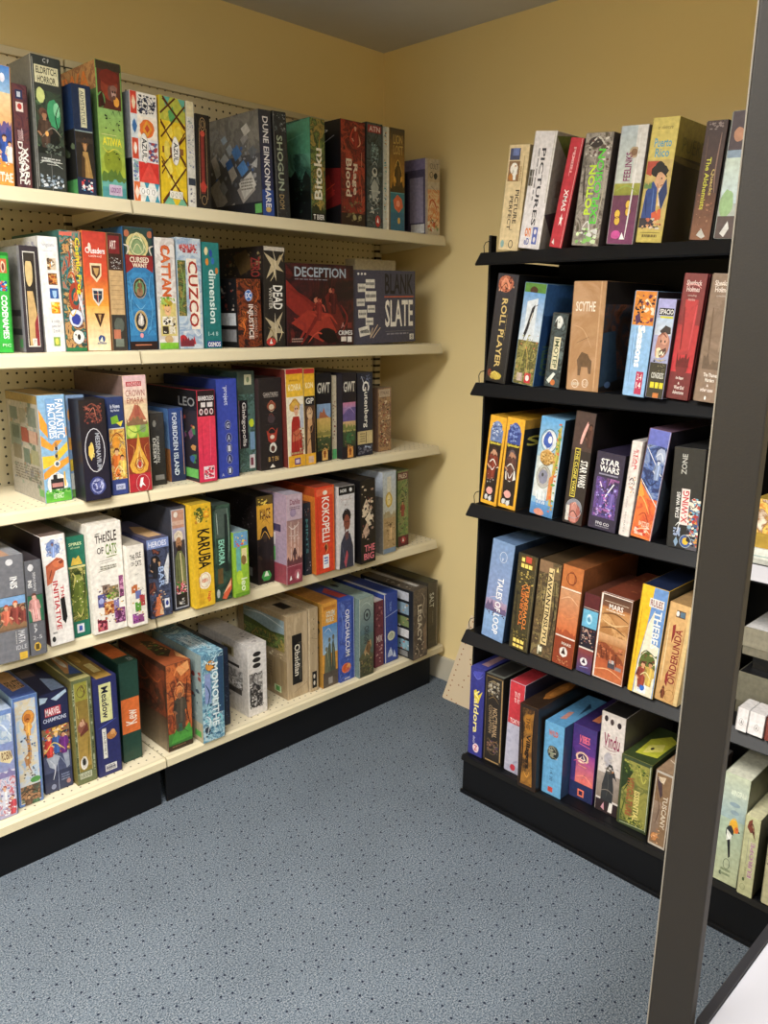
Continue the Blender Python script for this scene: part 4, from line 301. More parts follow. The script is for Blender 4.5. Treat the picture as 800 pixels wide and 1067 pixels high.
# extra detail appended to the fronts (key -> string), sides (key+'s'), tops (key+'t')
ADD = {
'a1': 'M 0 44 100 58 6a5890;M 0 50 100 64 3c4a90;X 0 60 100 78 30 6 f4c080,fff0d8,c84a28,30408c;W 60 62 20 e8b088 4a2c20 2c50a0;W 86 66 16 e8b088 3a2c20 e8e4dc;L 0 91 90 91 .001 fff',
'a2': 'H 20 44 60 54 5 c8a8a8;S 2.5 f0ece6 20 60 70 64 30 70 86 72;S 2 f0ece6 16 76 60 74 26 84 90 80;S 2.2 f0ece6 20 90 70 84 50 96 90 92;N 0 28 100 42 maroon 40',
'a3': 'S 2 4a3a2c 4 40 20 46 10 60;S 1.6 181c18 90 34 74 44 82 56 70 68;M 0 62 100 72 1c211d;W 34 46 24 a87858 5c3a30 4c3a30;S 2 8a8478 22 60 60 52 92 58;E 40 57 6 2 f0b060;S 1 dfe8e0 10 80 40 77 90 82;H 16 75 84 79 2 c8ccc8;L 2 2 2 98 .0018 9a9a94;X 30 64 90 72 20 6 4c5650,6a7468',
'a4': 'S 2.4 4c3620 26 52 50 49 78 53;E 52 50 9 3 5c4024;P 4a3624 30 62 48 66 44 84 24 84;S 1 c8a060 52 60 66 82;M 0 44 100 52 3c3430;H 40 5 44 37 1 556',
'a5': 'E 52 11 42 6 74281c;E 68 19 16 3 8a6458;E 64 21 2.6 1 1c1412;E 74 21 2.6 1 1c1412;E 69 25 7 1.6 6a4840;P 3a1c16 3 26 20 22 30 32 3 34;M 0 78 100 88 5a7a34;S 1.6 d8d048 10 62 30 66 60 63 88 66;M 0 84 100 92 6ab0a8;S .8 26301e 30 42 34 39 38 42;S .8 26301e 56 38 62 35 66 39;S .8 26301e 70 46 76 43 82 47;S .8 26301e 80 36 86 34 90 38;R 28 90 82 98 c9b4d0;TB 34 92 76 96 0 7a3a7a LOOKOUT',
'a6': 'S 1.2 2c3a6a 30 4 44 12 36 18;S 1.2 2c3a6a 54 3 66 10 58 18 74 16;S 1.2 2c3a6a 80 4 92 10 84 18;O 60 10 20 6 .0012 2c3a6a;P e8a030 42 32 60 24 78 32 60 40;P c84828 50 32 60 28 70 32 60 36;P f2e0c0 4 10 12 5 20 10 12 16;P 3a70b0 2 31 12 24 22 31 12 38;P fff 6 51 12 46 18 51 12 57;S 1.4 4a5a94 64 46 74 52 90 48;S 1.4 4a5a94 64 60 76 54 94 60;P e84a40 24 82 62 63 100 82;P f8e8d8 2 92 10 85 20 92 10 99;E 46 50 17 14.5 f6f3ee;O 46 50 16 13.8 .0008 998;TB 37 41 56 60 9 2b3440 AZUL',
'a7': 'P f4dc50 18 30 40 22 50 34 30 42;P e8d040 50 30 76 24 88 34 62 42;P f4e060 12 62 34 54 46 68 26 76;P f0d838 54 64 80 56 92 68 70 78;P f4dc50 30 80 50 72 66 82 48 90;P d0cc50 12 14 26 8 34 16 18 22;L 0 16 60 0 0.0058 5c3018;L 0 38 100 6 0.0058 5c3018;L 0 66 100 34 0.0058 5c3018;L 4 98 100 64 0.0058 5c3018;L 12 2 100 26 0.0058 5c3018;L 0 24 100 62 0.0058 5c3018;L 0 60 100 98 0.0058 5c3018;E 24 49 12 9 e6d25a;E 58 49 17 14 f6f3ee;O 58 49 16 13.4 .0008 998;TB 50 41 67 59 9 2b3440 AZUL;R 30 87 82 94 f4f0e4;O 40 90.5 5 2.4 .001 555;O 56 90.5 5 2.4 .001 555;O 72 90.5 5 2.4 .001 555',
'a10s': 'P c8ccd0 30 40 40 34 48 42 38 48;P a8b0b8 42 30 50 26 56 34 48 38;P 4c80c0 52 34 62 28 70 38 58 44;P d0ccc4 70 14 80 10 86 18 76 22;P 5a90d0 60 50 72 44 80 54 68 60;P b0a8a0 14 38 22 34 28 44 18 48;P c0b8ac 44 52 54 48 60 58 50 64;P 888c90 26 66 34 60 42 70 34 76;P d8d4cc 62 66 84 56 92 70 70 82;H 66 62 86 74 4 8a8478;P 98a8b8 34 20 42 17 46 23 38 26;P 3a6ab0 40 44 50 40 54 48 44 52;P 6a6e74 80 36 90 32 94 40 86 44',
'a11': 'TB 22 22 66 74 9 a9b7a4 SHOGUN;X 4 2 96 18 16 9 5a6468,8a8f94',
'a12': 'S 2.6 2c3c24 10 10 50 30 20 60;S 2.6 b08a40 80 4 60 30 90 60 60 86;S 2 c8a858 20 70 60 80 30 90;TB 22 28 78 78 -9 f4f0e0 Bitoku;M 0 82 100 92 2c3420',
'a12s': 'M 0 44 100 70 1c2420;M 0 60 100 80 101412;S 3 74b898 10 10 40 20 90 14;S 2 9a4a70 30 28 50 24 60 34;X 10 55 90 95 26 5 2c4438,3a5a4c,182018',
'a13': 'S 4 c84030 60 4 40 16 66 26;S 3 781c18 10 40 14 70;S 3 e0a080 70 10 80 20 66 24;W 60 8 20 d8a088 5a1c18 8a2820;TB 20 36 44 72 9 e6d8c4 Blood;TB 46 40 68 70 9 e6d8c4 Rage;X 10 76 90 96 16 6 6a5a40,8a7850',
'a13s': 'S 5 c03028 30 60 60 74 90 66;S 3 e8502c 50 60 70 66 90 60',
'a14': 'S 1.6 b8c4c4 34 40 50 36 66 40;S 1.6 b8c4c4 20 58 36 50 30 66;S 1.6 b8c4c4 80 58 64 50 72 66;S 1.4 90a0a4 10 72 40 78 90 70;S 1.4 8aa 20 84 80 80;E 44 45 2.6 1 111;E 56 45 2.6 1 111;O 50 28 14 5 .001 a8c8cc',
'a16': 'M 0 50 100 62 4a3a1c;W 55 36 22 4a3a20 2a2010 5a4420;S 1.6 f0c860 30 40 55 30 80 42',
'a17': 'S 4 c8602c 20 70 40 54 70 60 80 74;S 3 e89050 30 84 60 70 84 80;S 2.4 f4d8b0 26 64 50 58 76 68;S 2 8a4020 30 76 60 84 86 78',
'b1': 'H 70 48 78 80 1 dff0d8;E 70 14 8 4 7a3a2c;X 46 28 88 38 12 10 e8d850,d84a3c,6ad0e8;L 96 2 96 98 .001 1e7a2a',
'b3': 'X 38 18 86 28 16 9 8a6a4c,e8d8b8,5a4a3a;X 38 31 86 41 16 9 d8a050,5a3020,a8502c;X 44 56 90 66 10 9 fff0a0,d87a10;P fff 58 22 66 20 64 27',
'b4': 'S 3 c8502c 20 40 50 34 66 48 40 60;S 2.4 e8c060 16 62 40 70 60 64;S 2.6 2c7c84 10 20 30 30 14 44;S 2.6 a83c2c 20 12 44 20 30 30;S 2 d8d8e0 70 66 90 50 84 70;E 34 14 8 3 d8a060;TB 66 5 94 52 9 f2e21c Cosmic Frog;O 55 72 36 8 .001 3a3a50;O 62 88 30 6.5 .001 444;E 48 86 3 1 333',
'b5': 'P c8a060 40 30 64 30 60 34 52 37 44 34;P a83028 50 50 54 50 54 59 50 59;S 1 e8d0a0 36 52 68 52;H 40 93 80 95 1 5a6a90;E 28 13 7 4 f8e8d8',
'b7': 'O 46 15 40 12 .001 4a5a3a;S 1.6 e8e0b0 14 20 30 10 46 4 62 10 78 20;S 1.6 6a8058 22 20 34 12 46 9 58 12 70 20;S 1.4 e8e0b0 30 20 38 15 46 13 54 15 62 20;S 3 d8ccc0 0 14 16 16 8 22;S 3 d8ccc0 100 14 86 16 92 22;TB 18 23.5 82 28 0 f4e6d0 CURSED;TB 26 28.5 76 32 0 f4e6d0 WANT;S 2 5aa0d0 12 40 20 52 12 64 22 80;S 2 5aa0d0 84 38 76 52 86 66 74 82;S 1.4 78b8e0 30 62 46 66 62 62;O 46 49 22 8.5 .0014 c8a868;O 44 76 22 9 .0014 e0c890;W 46 44 9 8ac070 3a5a30 7a5a40;W 44 71 9 e8d8cc 555060 d8d0c8',
'b8': 'S 3 b04018 30 8 70 10;X 12 52 90 60 16 8 6aa038,a8c860,e8e0a8;E 40 60 3 1 3a2c20;E 56 60 3 1 3a2c20;S 1.2 8a4c30 42 64 50 66 58 64;X 20 70 90 86 20 8 3a3228,f4f0e4,c8b890;TB 26 6 76 52 9 c8501e CATTAN;TB 30 7 71 51 9 d86a30 CATTAN',
'b9': 'X 10 5 86 13 16 8 d86a68,a83c40;S 2.5 7a9a58 10 24 26 40 12 60;TB 44 20 84 80 9 a82c1c CUZCO;M 0 88 60 98 7a2c38;S 1.6 dce8ec 60 84 80 88 94 84',
'b12': 'S 2 e87830 10 60 30 70 20 84;S 2 c86020 80 10 90 24 76 34;E 48 24 17 9 3a6fc0;O 48 24 15 8 .0012 e8eef8;TB 38 20 58 28 0 fff DC',
'b13': 'S 2 e0d0a8 20 10 50 24 30 34;S 2 a89468 60 16 80 8 92 14;S 2 e0d0a8 60 72 84 84 70 94;S 2 8a7850 14 80 40 86 30 96;S 1.6 e8dcc0 44 4 56 16 50 30;S 1.6 e8dcc0 50 66 52 80 58 94;TB 42 38 88 62 9 f4f2ec DEAD',
'b14': 'S 9 7a2420 4 30 30 44 44 60 30 84 20 98;S 6 b03c2c 36 60 50 66 62 62 74 74;S 4 d0604a 40 52 52 50 56 58;S 5 5c1c1c 62 34 70 44 66 60;S 7 94302a 10 66 26 76 18 92;S 4 8a2c26 80 50 90 66 82 84;S 3 c8503c 30 96 44 84 60 92;W 46 46 26 9a4034 2c1416 7c2622;W 68 34 30 8a3830 241214 4a1a1c;P 1c1416 46 90 56 80 70 84 76 96 60 98;H 6 90 22 96 2 a88a80;TB 76 82 98 88 0 eee CRIMES;H 12 18 60 20 1 8a8a98',
'b15': 'H 20 15 33 22 1 888;H 9 21 19 27 1 888;H 20 31 35 39 1 888;H 7 41 17 46 1 888;H 23 50 33 55 1 888;H 9 56 20 62 1 888;H 20 67 30 72 1 888;H 11 80 24 87 1 666;H 52 86 88 90 1 889',
'c1': 'H 50 44 60 60 3 666;E 54 64 7 2 5a6a80;R 50 48 60 51 3a3a3c;R 48 55 58 58 3a3a3c;S 1 fff 26 76 50 72 74 77;X 4 88 98 92 20 7 3a8a30,8ad060;L 28 3 28 42 .0008 5a80b0',
'c1s': 'R 10 14 34 26 5a6a60;R 40 14 60 28 8a8878;R 66 12 92 30 606a60;R 12 32 36 44 4c5c50;R 42 32 62 46 8a3c30;R 66 34 90 46 a88878;R 12 50 38 64 706a58;R 44 52 64 66 58685c;R 68 52 92 66 8a8a6a;H 12 68 90 84 6 6a6458;R 0 0 100 8 8a7440',
'c3': 'S 2 8a4a3c 24 8 50 4 76 10 84 22;S 2 6a3430 20 20 40 16 60 24;S 1.4 c87a60 40 12 56 8 64 18;S 1.6 f0d880 30 46 38 42 44 50 36 58;S 1.2 8a90c8 24 84 50 78 76 86 50 94 24 84;O 50 50 40 22 .002 d8d8e0',
'c4': 'W 40 58 26 e8b888 6a3420 e8782c;W 74 64 20 e0a878 3c2c20 f0c860;S 2 8a4a20 10 42 50 36 90 44;S 2 f4e0a0 12 78 50 70 90 80;X 10 74 90 84 14 7 fff0c0,6a3c1c',
'c5': 'S 2.4 e8b040 52 55 64 66 78 74 76 80 52 84 28 80 26 74 40 66 52 55;S 1.8 f4d070 52 60 60 70 68 76;S 1.8 f4d070 52 60 44 70 36 76;S 1.4 8a3c18 36 78 52 72 68 78;O 52 76 20 6.4 .0012 7a3414;P c02c24 46 76 52 72 58 76 52 80;M 4 34 96 42 8a6a4c;P a85848 40 34 46 25 52 30 58 23 66 34;S 1.6 6a9a34 10 44 40 48 90 44;H 20 23.4 70 24 1 a86a60;S 1.2 d89050 10 58 30 62 20 70;S 1.2 d89050 94 58 76 62 84 70',
'c8': 'S 1.6 b82040 20 34 24 80;S 1.2 f06080 70 32 66 78;E 20 23 6 2 5c2c34;E 50 23 6 2 5c2c34;E 80 23 6 2 5c2c34',
'c9': 'O 50 46 15 5 .001 aab0d0;O 54 59 15 5 .001 aab0d0;O 54 70 15 5 .001 aab0d0;O 54 81 15 5 .001 aab0d0;O 54 93 15 4.4 .001 aab0d0;H 46 6 52 12 1 aac',
'c11': 'S 1.6 c86a50 40 28 54 24 70 30;S 1.2 e8d0b0 44 34 54 36 64 34;S 1.4 c84830 34 58 52 54 70 58;S 1.2 fff 44 74 56 71 68 75;S 1.4 8a3c2c 40 40 52 38 64 42;L 24 26 80 26 .0006 5a504c;L 24 38 80 38 .0006 5a504c;L 24 50 80 50 .0006 5a504c;L 24 70 80 70 .0006 5a504c;H 20 19 84 21 1 8a827c',
'c12': 'S 2.6 b88430 14 36 50 31 84 38;S 1.4 7a1c18 40 60 44 86;S 1.4 d05a44 60 58 70 86;S 2 8c3c28 22 62 52 68 82 62;E 50 40 3 1 3a2c20;E 60 40 3 1 3a2c20;S 1 a83c34 50 44 58 44;H 14 84 90 88 1 b89a70;X 70 60 96 84 14 8 a8a088,d8ccb0,8a7a60',
'c13': 'S 1.6 6a3c28 30 44 50 40 70 46;E 44 46 3 .9 333;E 58 46 3 .9 333;S 2 a87850 30 60 60 66 80 58;S 1.6 2c1c18 20 80 50 72 80 84',
'c14': 'M 4 62 96 70 8a8448;S 1.4 c8b070 10 60 50 66 90 62;X 8 70 92 88 26 6 3a4a2c,5a6a3c,6a5a34,c8a868;W 54 88 9 d8a060 4a2c18 8a4a20',
'c16': 'M 4 58 96 66 7a8448;S 1.6 b8a0d0 10 44 50 40 90 48;X 8 66 92 88 26 6 2c4a2c,4a6a3c,3a3a2a,a87858;W 56 88 9 d8a060 4a2c18 8a4a20',
'c17': 'S 2 d8dce4 26 4 44 14 34 20;S 1.2 8a98b8 60 4 80 14 70 24;L 56 71 56 85 .0014 3a3020;H 16 72 50 84 4 8a7a50',
'd1': 'W 36 50 20 d8a080 b04828 c86850;W 66 48 22 d8b090 c8582c 8a4038;W 90 52 18 b88868 5a2c20 7a3c34;M 0 60 100 70 8a6a4c;L 0 38 100 38 .001 444;L 0 69 100 69 .001 444;H 60 72 66 84 1 aaa',
'd2': 'W 42 40 24 d8a898 6a4038 c8908c;S 1.4 f0d0c8 30 50 34 62;S 1.4 f0d0c8 60 50 66 62;L 0 36 100 36 .001 333;L 0 64 100 64 .001 333;H 52 12 60 32 2 bbb',
'd3': 'W 46 9 12 8a6a60 3a4a90 8aa0d0;S 2 a84a30 12 28 50 22 86 24;S 1.6 f0a080 60 24 84 22;S 1.4 5a3028 20 38 34 30;H 12 87 30 90 1 888;L 26 42 28 86 .0006 c88',
'd4': 'W 48 44 38 8a9440 2c3a18 5c6a28;S 2.4 c8c068 14 34 34 40 20 50;S 2.4 2a3814 80 34 90 50 76 62;S 1.8 d8d080 30 74 50 80 70 72;X 8 34 92 82 30 5 a8b050,3a4a1c,6a7c2c,e0d8a0;E 44 44 2 .8 fff',
'd5': 'S 1.4 333 20 9 36 8;S 1.4 6a8a2c 50 31 84 30;X 34 57 54 66 12 6 4a3c38,a89080;X 50 60 82 69 14 6 5a6a3c,b8a878;X 86 52 98 68 10 6 5c2c50,d090b8;X 36 73 64 83 14 6 f0c080,8a3c1c;X 10 87 38 97 12 6 d87080,5c1c2c;X 66 82 96 93 14 6 5a2850,c080b0;H 30 38 80 42 2 998',
'd7': 'W 50 34 26 c8a078 3a2c24 3a4460;W 30 28 24 b89070 1c1a1c 24242c;S 2 e8e8ec 74 42 88 50 80 60;S 3 c86a3c 16 92 34 80 50 90;S 2 e8b080 40 82 56 90 48 97;X 8 66 92 97 26 6 2c3048,8a4c38,d8b890,5a6a90;TB 46 36 70 62 9 a8c0e8 BAR;R 66 78 88 90 e8eaf4;E 77 84 7 3.4 2c3c8c',
'd8': 'S 1.6 b8a890 36 27 48 24 62 27;S 1.4 f0e8d8 30 30 48 27 66 30;E 43 34.5 2.4 .8 222;E 54 34.5 2.4 .8 222;S 1 8a5a40 48 35 48 38;S 2 4a5434 30 50 34 74;S 2 8a9060 66 50 72 74;X 16 72 86 84 14 9 f0c0c8,b83048,3a7a3a',
'd9': 'S 1.8 3a4c18 20 6 40 14 56 8;S 1.4 e8a018 60 6 86 14;S 1.4 c89010 20 60 24 90;X 12 3 92 18 20 7 e8c840,6a7a28,c88a18;TB 24 24 88 62 9 1c1a12 KARUBA',
'd10': 'S 2 4c6c5c 10 6 14 60;S 1.4 8aa898 84 4 92 30 84 60;S 1.6 b8c8c0 20 8 26 30;TB 28 36 62 62 9 9ce0c8 EKHORA',
'd12': 'W 48 50 40 3a2c20 1c1410 1c1614;S 1.6 e8b040 20 48 48 40 78 50;S 1.2 6a4a20 26 30 50 26 76 32;E 30 20 5 2 e8c060;E 70 20 5 2 e8c060',
'd13': 'S 2 e8dcd8 12 34 40 38 80 32;S 2.4 6a4c50 30 74 50 60 70 74;S 2 b88878 20 60 50 54 84 62;M 0 68 100 78 6a4044;H 16 13 84 17 2 8a7080;W 50 62 10 3c2c30 2a1c20 4c3438;L 0 28 100 28 .001 8a7480',
'd15': 'S 1.2 a83018 10 14 14 96;S 2 f0a060 40 70 56 66 60 74 48 78;H 40 83 60 90 2 fff',
'd16': 'S 2 1c181c 26 36 40 28 66 30 76 40;E 44 43 3 1 1c1414;E 58 43 3 1 1c1414;S 1.2 5c2c28 46 50 56 50;S 1.4 b87860 40 46 44 52;S 2 5a5c70 20 70 40 90;S 2 2a2c38 80 70 76 96;S 1 c8a8a0 12 16 88 16;X 6 12 94 24 10 6 b8a8a8,e8e4e4',
'd17': 'S 2.6 e4d4b8 12 40 36 30 60 38;S 2.6 d8c4a8 40 52 66 42 88 52;S 2 c8a890 20 64 44 56 58 66;S 1.4 8a3c34 50 20 70 28',
'd18': 'P e8d8a0 34 30 44 26 54 30 52 40 36 40;S 1.4 8a6c20 36 34 52 34;M 0 46 100 56 a89c78;W 56 68 18 8a6a48 4a3820 c8a878',
'd19': 'S 2 2c3c20 10 30 40 24 90 34;S 2 a8a060 20 60 50 52 84 62;W 46 44 18 b88860 3a2c1c 8a4030',
'e1': 'S 3 dce8f4 10 20 50 12 90 24;O 60 18 22 8 .0015 a8c0e8;M 0 52 100 62 8a80b0;W 50 74 18 e0b090 a84838 d8d8e8;W 82 84 16 e0b090 5a2c28 b84450;X 10 66 94 98 30 6 f0f0f8,a8283c,6a70b0,d0a0a8',
'e2': 'O 60 20 26 7 .0012 7a4818;W 56 24 14 c87830 6a3814 e8a850;S 2.4 b07838 40 38 56 46 48 62 60 70;S 1.6 6a4420 46 40 56 34;X 16 36 84 60 20 6 6a84b0,d8d4c0,4a5a78;W 40 94 14 c8a078 3a2c1c 6a5040;W 70 96 14 a87858 3a2c1c 4a6a50;S 1.6 3a3020 12 90 50 86 90 92',
'e3': 'W 24 46 20 e8c090 c83c34 c83c34;W 50 44 20 e8c090 e8b850 3a5a9a;W 76 46 20 c89070 2c2c34 6a2c7a;S 2 e8d060 10 58 40 50 80 60;S 2 c8ccd8 20 66 40 76 30 88;S 1.6 8a94ac 60 66 84 78;L 0 34 100 34 .001 111;L 0 62 100 62 .001 111;H 60 84 90 92 3 7a84a4',
'e4': 'S 1.4 5a3424 28 10 50 6 66 14 44 18;S 1.6 e0b890 34 42 44 38 56 44;P 8a4c30 34 40 38 36 42 40;P 8a4c30 50 40 54 36 58 41;L 12 3 12 88 .0008 d8d0a0;L 80 3 80 88 .0008 d8d0a0;O 40 79 12 5 .0008 555;S 1.4 c8b860 20 24 24 36;S 1.2 6a6428 70 56 66 76',
'e5': 'S 1.2 5a6acc 8 50 50 47 90 44;S 1.6 e0a060 58 60 70 56 84 62;S 1.2 8a5424 62 62 76 64;H 32 91 76 95 1 667',
'e7': 'S 3 e89050 30 14 50 4 80 10;S 2.6 5a2c18 12 20 30 44 20 70;S 2.6 2c1c14 84 20 78 50 90 74;W 52 40 34 8a5c40 c8743c 4c4438;S 2 f0b070 34 28 52 22 70 30;S 2.6 b85828 20 8 40 24 30 40;S 2 3a5a30 20 82 50 76 84 84;H 14 95 70 97 1 8a6a4a',
'e7s': 'S 4 8a4020 20 20 50 30 70 20;S 4 3a2018 30 50 60 44 90 56;S 3 a85428 50 14 80 24 90 16;X 6 12 96 56 30 4 6a3420,8a4a28,3a241a',
'e8': 'S 3 d8ecf4 10 6 40 12 70 4;S 3 2c5474 16 34 34 46 20 60;S 2.6 7ad0d8 60 80 80 72 94 84;S 2.6 e8f4f8 14 70 34 76 20 90;O 40 14 22 6 .0014 5a3c20;E 34 12 3 1.4 333;E 46 12 3 1.4 333;TB 46 12 76 84 9 eaf6fa MONOLITHE',
'e10': 'S 3 4a4644 20 52 40 40 56 48;S 3 8a8480 14 72 30 60 50 66;S 2.6 2a2624 50 60 66 72 60 88;S 2 c8c4c0 30 70 44 78 36 88;X 8 40 80 90 30 6 2a2826,6a6664,b0aca8,e0dcd8',
'e11s': 'S 3 c8d4dc 14 12 50 8 94 14;S 3 6a7a34 20 30 60 26 94 34;S 2 a8a858 30 38 70 34;H 14 60 70 80 6 7a6a50',
'e13': 'S 2 8a9070 32 56 40 76;S 2 8a9070 72 54 76 78;S 2 3a4434 50 50 54 84;E 72 42 8 3.4 6c6854;E 24 54 8 3 7c785c;S 1.2 f0f4f4 10 34 40 30 60 36;E 44 43 2 .8 222;E 70 41 2 .8 222',
'e14': 'S 2.4 7a94d8 10 10 24 30 12 50;S 2.4 2c3c88 84 12 90 40 82 60;O 38 84 26 6 .003 f08040;S 1.6 f8c080 40 86 56 80 68 86;H 30 96 66 99 1 ccd',
'e15': 'W 64 60 16 8a6444 3a2c1c 6a5030;S 2 c8b488 20 78 50 70 84 80;M 0 68 100 78 5a5c40;S 1.6 b8c8c4 10 10 50 6 90 14',
'e17': 'O 50 62 30 7 .001 8a9070;S 1.4 8a9270 36 62 50 58 64 63;S 2 dfe8f8 20 90 40 82 56 90;S 1.4 5a78c0 20 10 26 30',
'e18': 'S 3 a89c88 60 6 80 16 66 30 84 44;S 3 3a322c 12 14 26 30 14 50;S 3 8a7a68 66 82 80 90 66 97;S 2 c8bca8 20 80 40 90 30 98;TB 30 22 60 76 9 d8d0bc LEGACY',
'f1': 'S 2 b87838 14 30 40 24 56 30;W 40 22 12 e8e0d8 b87838 f0ece4;H 60 20 76 34 2 a88a5c;S 1.2 8a7048 82 10 84 60',
'f2': 'H 26 14 36 60 1 8a8a90;S 1.2 c8c4c8 12 10 14 60;L 98 0 98 100 .001 fff',
'f3': 'TB 36 8 56 34 9 e8a8ac PIXEL;L 92 0 92 100 .001 f0c0c0',
'f4': 'S 3 c8c4bc 20 10 50 4 84 14;S 3 3a3430 10 30 20 60;S 2.6 b0a898 80 20 90 50 80 80;X 6 4 96 26 24 6 a8a098,3c3430,d8d4cc,6a4a4a;TB 28 28 52 72 -9 c8e838 POTION;TB 54 14 80 80 -9 5ad83c EXPLOSION;S 2 f0f0f0 30 84 50 78 60 90',
'f5': 'O 26 74 12 4 .0012 6a2c1c;O 28 80 12 4 .0012 6a2c1c;O 64 66 11 4 .0012 6a2c1c;O 66 72 11 4 .0012 6a2c1c;S 2.4 e8e8e8 76 4 72 60 66 96;TB 30 22 56 46 -9 8a3c6a FEELINKS;S 2 9ab058 10 54 50 50 90 56;E 60 22 12 3 8a6a50',
'f6': 'S 3 1c1a1c 34 45 60 42 86 47;S 2 b88464 52 52 56 56;E 66 48 2.4 .8 222;S 1.2 7a4030 64 54 74 53;S 2 1c3470 14 62 22 78;S 2 4c6cb0 40 56 44 76;S 1.6 e8c060 60 62 66 76;X 6 80 90 89 16 7 3a3440,e8b888,c86a4a,d8d4cc;M 0 48 30 56 6a8a50;S 1.4 8a7a3c 10 92 90 92;H 20 93 80 97 1 7a6a34',
'f7': 'S 2 8a6a5c 80 10 76 40 86 60;S 1.6 5a4038 14 12 18 50;X 10 60 92 92 16 6 a87a5c,6a4434,8a5a44',
'g1': 'S 2.6 e89878 20 12 34 4 50 6 64 14;S 1.6 3a1814 30 11 42 8 54 12;S 2 8a4434 10 8 24 14;S 1.6 e8d070 20 94 44 90 66 95;S 1.2 6a3c1c 30 96 50 98;L 94 2 94 98 .001 555;H 66 36 70 60 1 9a8450',
'g2': 'S 2.4 2c2c34 60 22 48 32 36 46 22 56;S 1.4 f0e8dc 54 28 44 38;S 1 5a3c2c 60 22 76 20;S 1.6 a8a050 20 96 40 60 50 50;S 1.6 6a6c34 40 96 50 66 70 54;S 1.6 c0a860 60 90 54 70 30 58;S 1.6 4a4c28 80 96 70 74 84 56;S 1.6 8a8a44 10 90 24 74 16 60',
'g3': 'S 2 f0f0ec 30 8 44 4 60 10 50 18;S 1.4 222 40 12 50 12;TB 36 34 64 74 9 4c5c44 IMOTEP;H 30 34 34 74 1 8a8460',
'g4': 'P 6a5038 30 70 40 64 60 66 74 74 70 80 60 76 44 78;S 1.6 c8a078 10 40 40 44 70 60;S 1.2 8a6a4c 20 56 60 50;L 4 0 4 100 .001 c8a078;H 14 92 40 97 1 d8c8b4',
'g4s': 'S 4 6a4838 40 40 60 60 50 90;S 4 3c5068 14 50 24 70 10 90;S 3 8a5c3c 60 30 80 50 70 80',
'g5': 'S 2 3a2030 12 14 30 10 44 18;S 2 f4d8a0 60 8 84 14;S 1.6 e86a20 50 24 80 28;TB 34 34 68 72 9 f8f8f8 Seasons;S 1 6a90c0 14 40 18 90',
'g6': 'S 2.4 8a5040 30 38 50 34 78 38;E 46 42 4 1.4 222;E 70 42 4 1.4 222;S 1.6 f4ecd4 44 52 50 56 58 52 66 56 76 52;S 2 c89078 20 48 24 58;S 2 c8b890 24 60 50 62 84 60;X 12 60 92 76 18 6 6a6450,2a2820,8a8468;TB 16 74 90 80 0 d8d8d0 CONGRESS',
'g7': 'S 2.4 7c2028 22 26 30 60;S 2.4 d04850 76 24 70 60;M 20 60 80 74 6c1c24;S 1.4 e0a0a0 14 10 50 8 84 11',
'g8': 'S 2.4 6c5848 22 26 30 60;S 2.4 a08c7c 76 24 70 60;M 12 60 84 74 6c5a4c;S 1.4 e0d4c8 14 10 50 8 84 11',
'h1': 'W 48 42 30 c89878 4a3428 7a3424;S 2.2 f0ece4 26 52 48 48 72 54;S 1.4 fff 34 56 48 60 64 55;E 42 43 2.4 .8 222;E 55 43 2.4 .8 222;X 18 8 78 24 16 7 c8d4e8,4c608c;S 1.2 c89040 12 60 16 90;TB 28 89 66 94 0 ddd 2-4',
'h2': 'W 48 42 30 b88868 6a5c60 5c3c34;S 2.2 f0ece4 26 54 48 50 72 56;S 1.4 fff 34 60 48 66 64 59;E 42 43 2.4 .8 222;E 55 43 2.4 .8 222;S 1.2 c89040 12 60 16 90;X 18 8 78 24 16 7 8098d8,2c3c80;TB 28 90 66 95 0 ddd 2-4',
'h3': 'S 2 2c4ca8 24 20 40 14 60 20;S 2 8ab0e0 30 28 46 32 62 26;S 2 e0b878 16 36 46 32 80 38;S 2 7a5a2c 16 44 46 48 80 42;S 1.6 8a8a70 20 56 40 50 60 56;E 36 58 5 2 444;S 2 c8d8e0 24 74 26 90;S 2 c8d8e0 44 74 46 86;S 2 a8c0d0 60 74 62 88;S 2 8aa03c 82 8 92 30 84 50;S 2 d07838 88 50 80 70 92 92;X 76 4 98 96 24 8 c8a040,d86a3c,6a9a4c;TB 20 84 70 89 0 5a94d0 DIXIT',
'h4': 'S 2 f0b0a8 38 26 50 17 66 8;S 2 6a4a44 70 8 84 20 76 30;W 84 14 18 6a4438 2c1c18 4c302c;O 50 86 44 9 .0014 a0a8b4;S 1.6 e0a898 40 84 54 80 70 86;S 2 5a3c38 30 92 50 88 80 94',
'h5': 'S 1.4 fff 24 39 50 60;S 1.4 fff 72 39 40 63;S 2 8a60c0 14 50 30 60 20 76;S 2 5a4cb0 60 70 80 60 88 76;W 34 50 22 4a3470 241c40 5c4890;W 70 50 22 3c3068 241c40 6a58a0;X 14 34 88 82 26 5 c070c0,6a58c0,a8a0e8,2c2450;H 26 95 76 97 1 99a',
'h6': 'S 1.6 5a4a58 20 42 50 38 80 44;S 1.2 c87850 40 50 70 46;TB 50 8 76 30 9 c8303c STAR;H 20 58 40 70 2 b0a8a8',
'h7': 'S 2 d8e0f0 50 24 74 20 92 28;S 2 5a78c0 14 30 40 36 60 30;S 2 1c2c58 20 44 50 50 80 44;S 2 f8b060 10 60 40 66 70 76;S 2 a83c24 20 80 50 76 80 88;S 2 f0c8a8 30 92 60 90 90 94;TB 30 84 80 88 0 f8d8c0 BATTLES;W 70 30 16 c8d0e0 2c3c6c 8a9cc0',
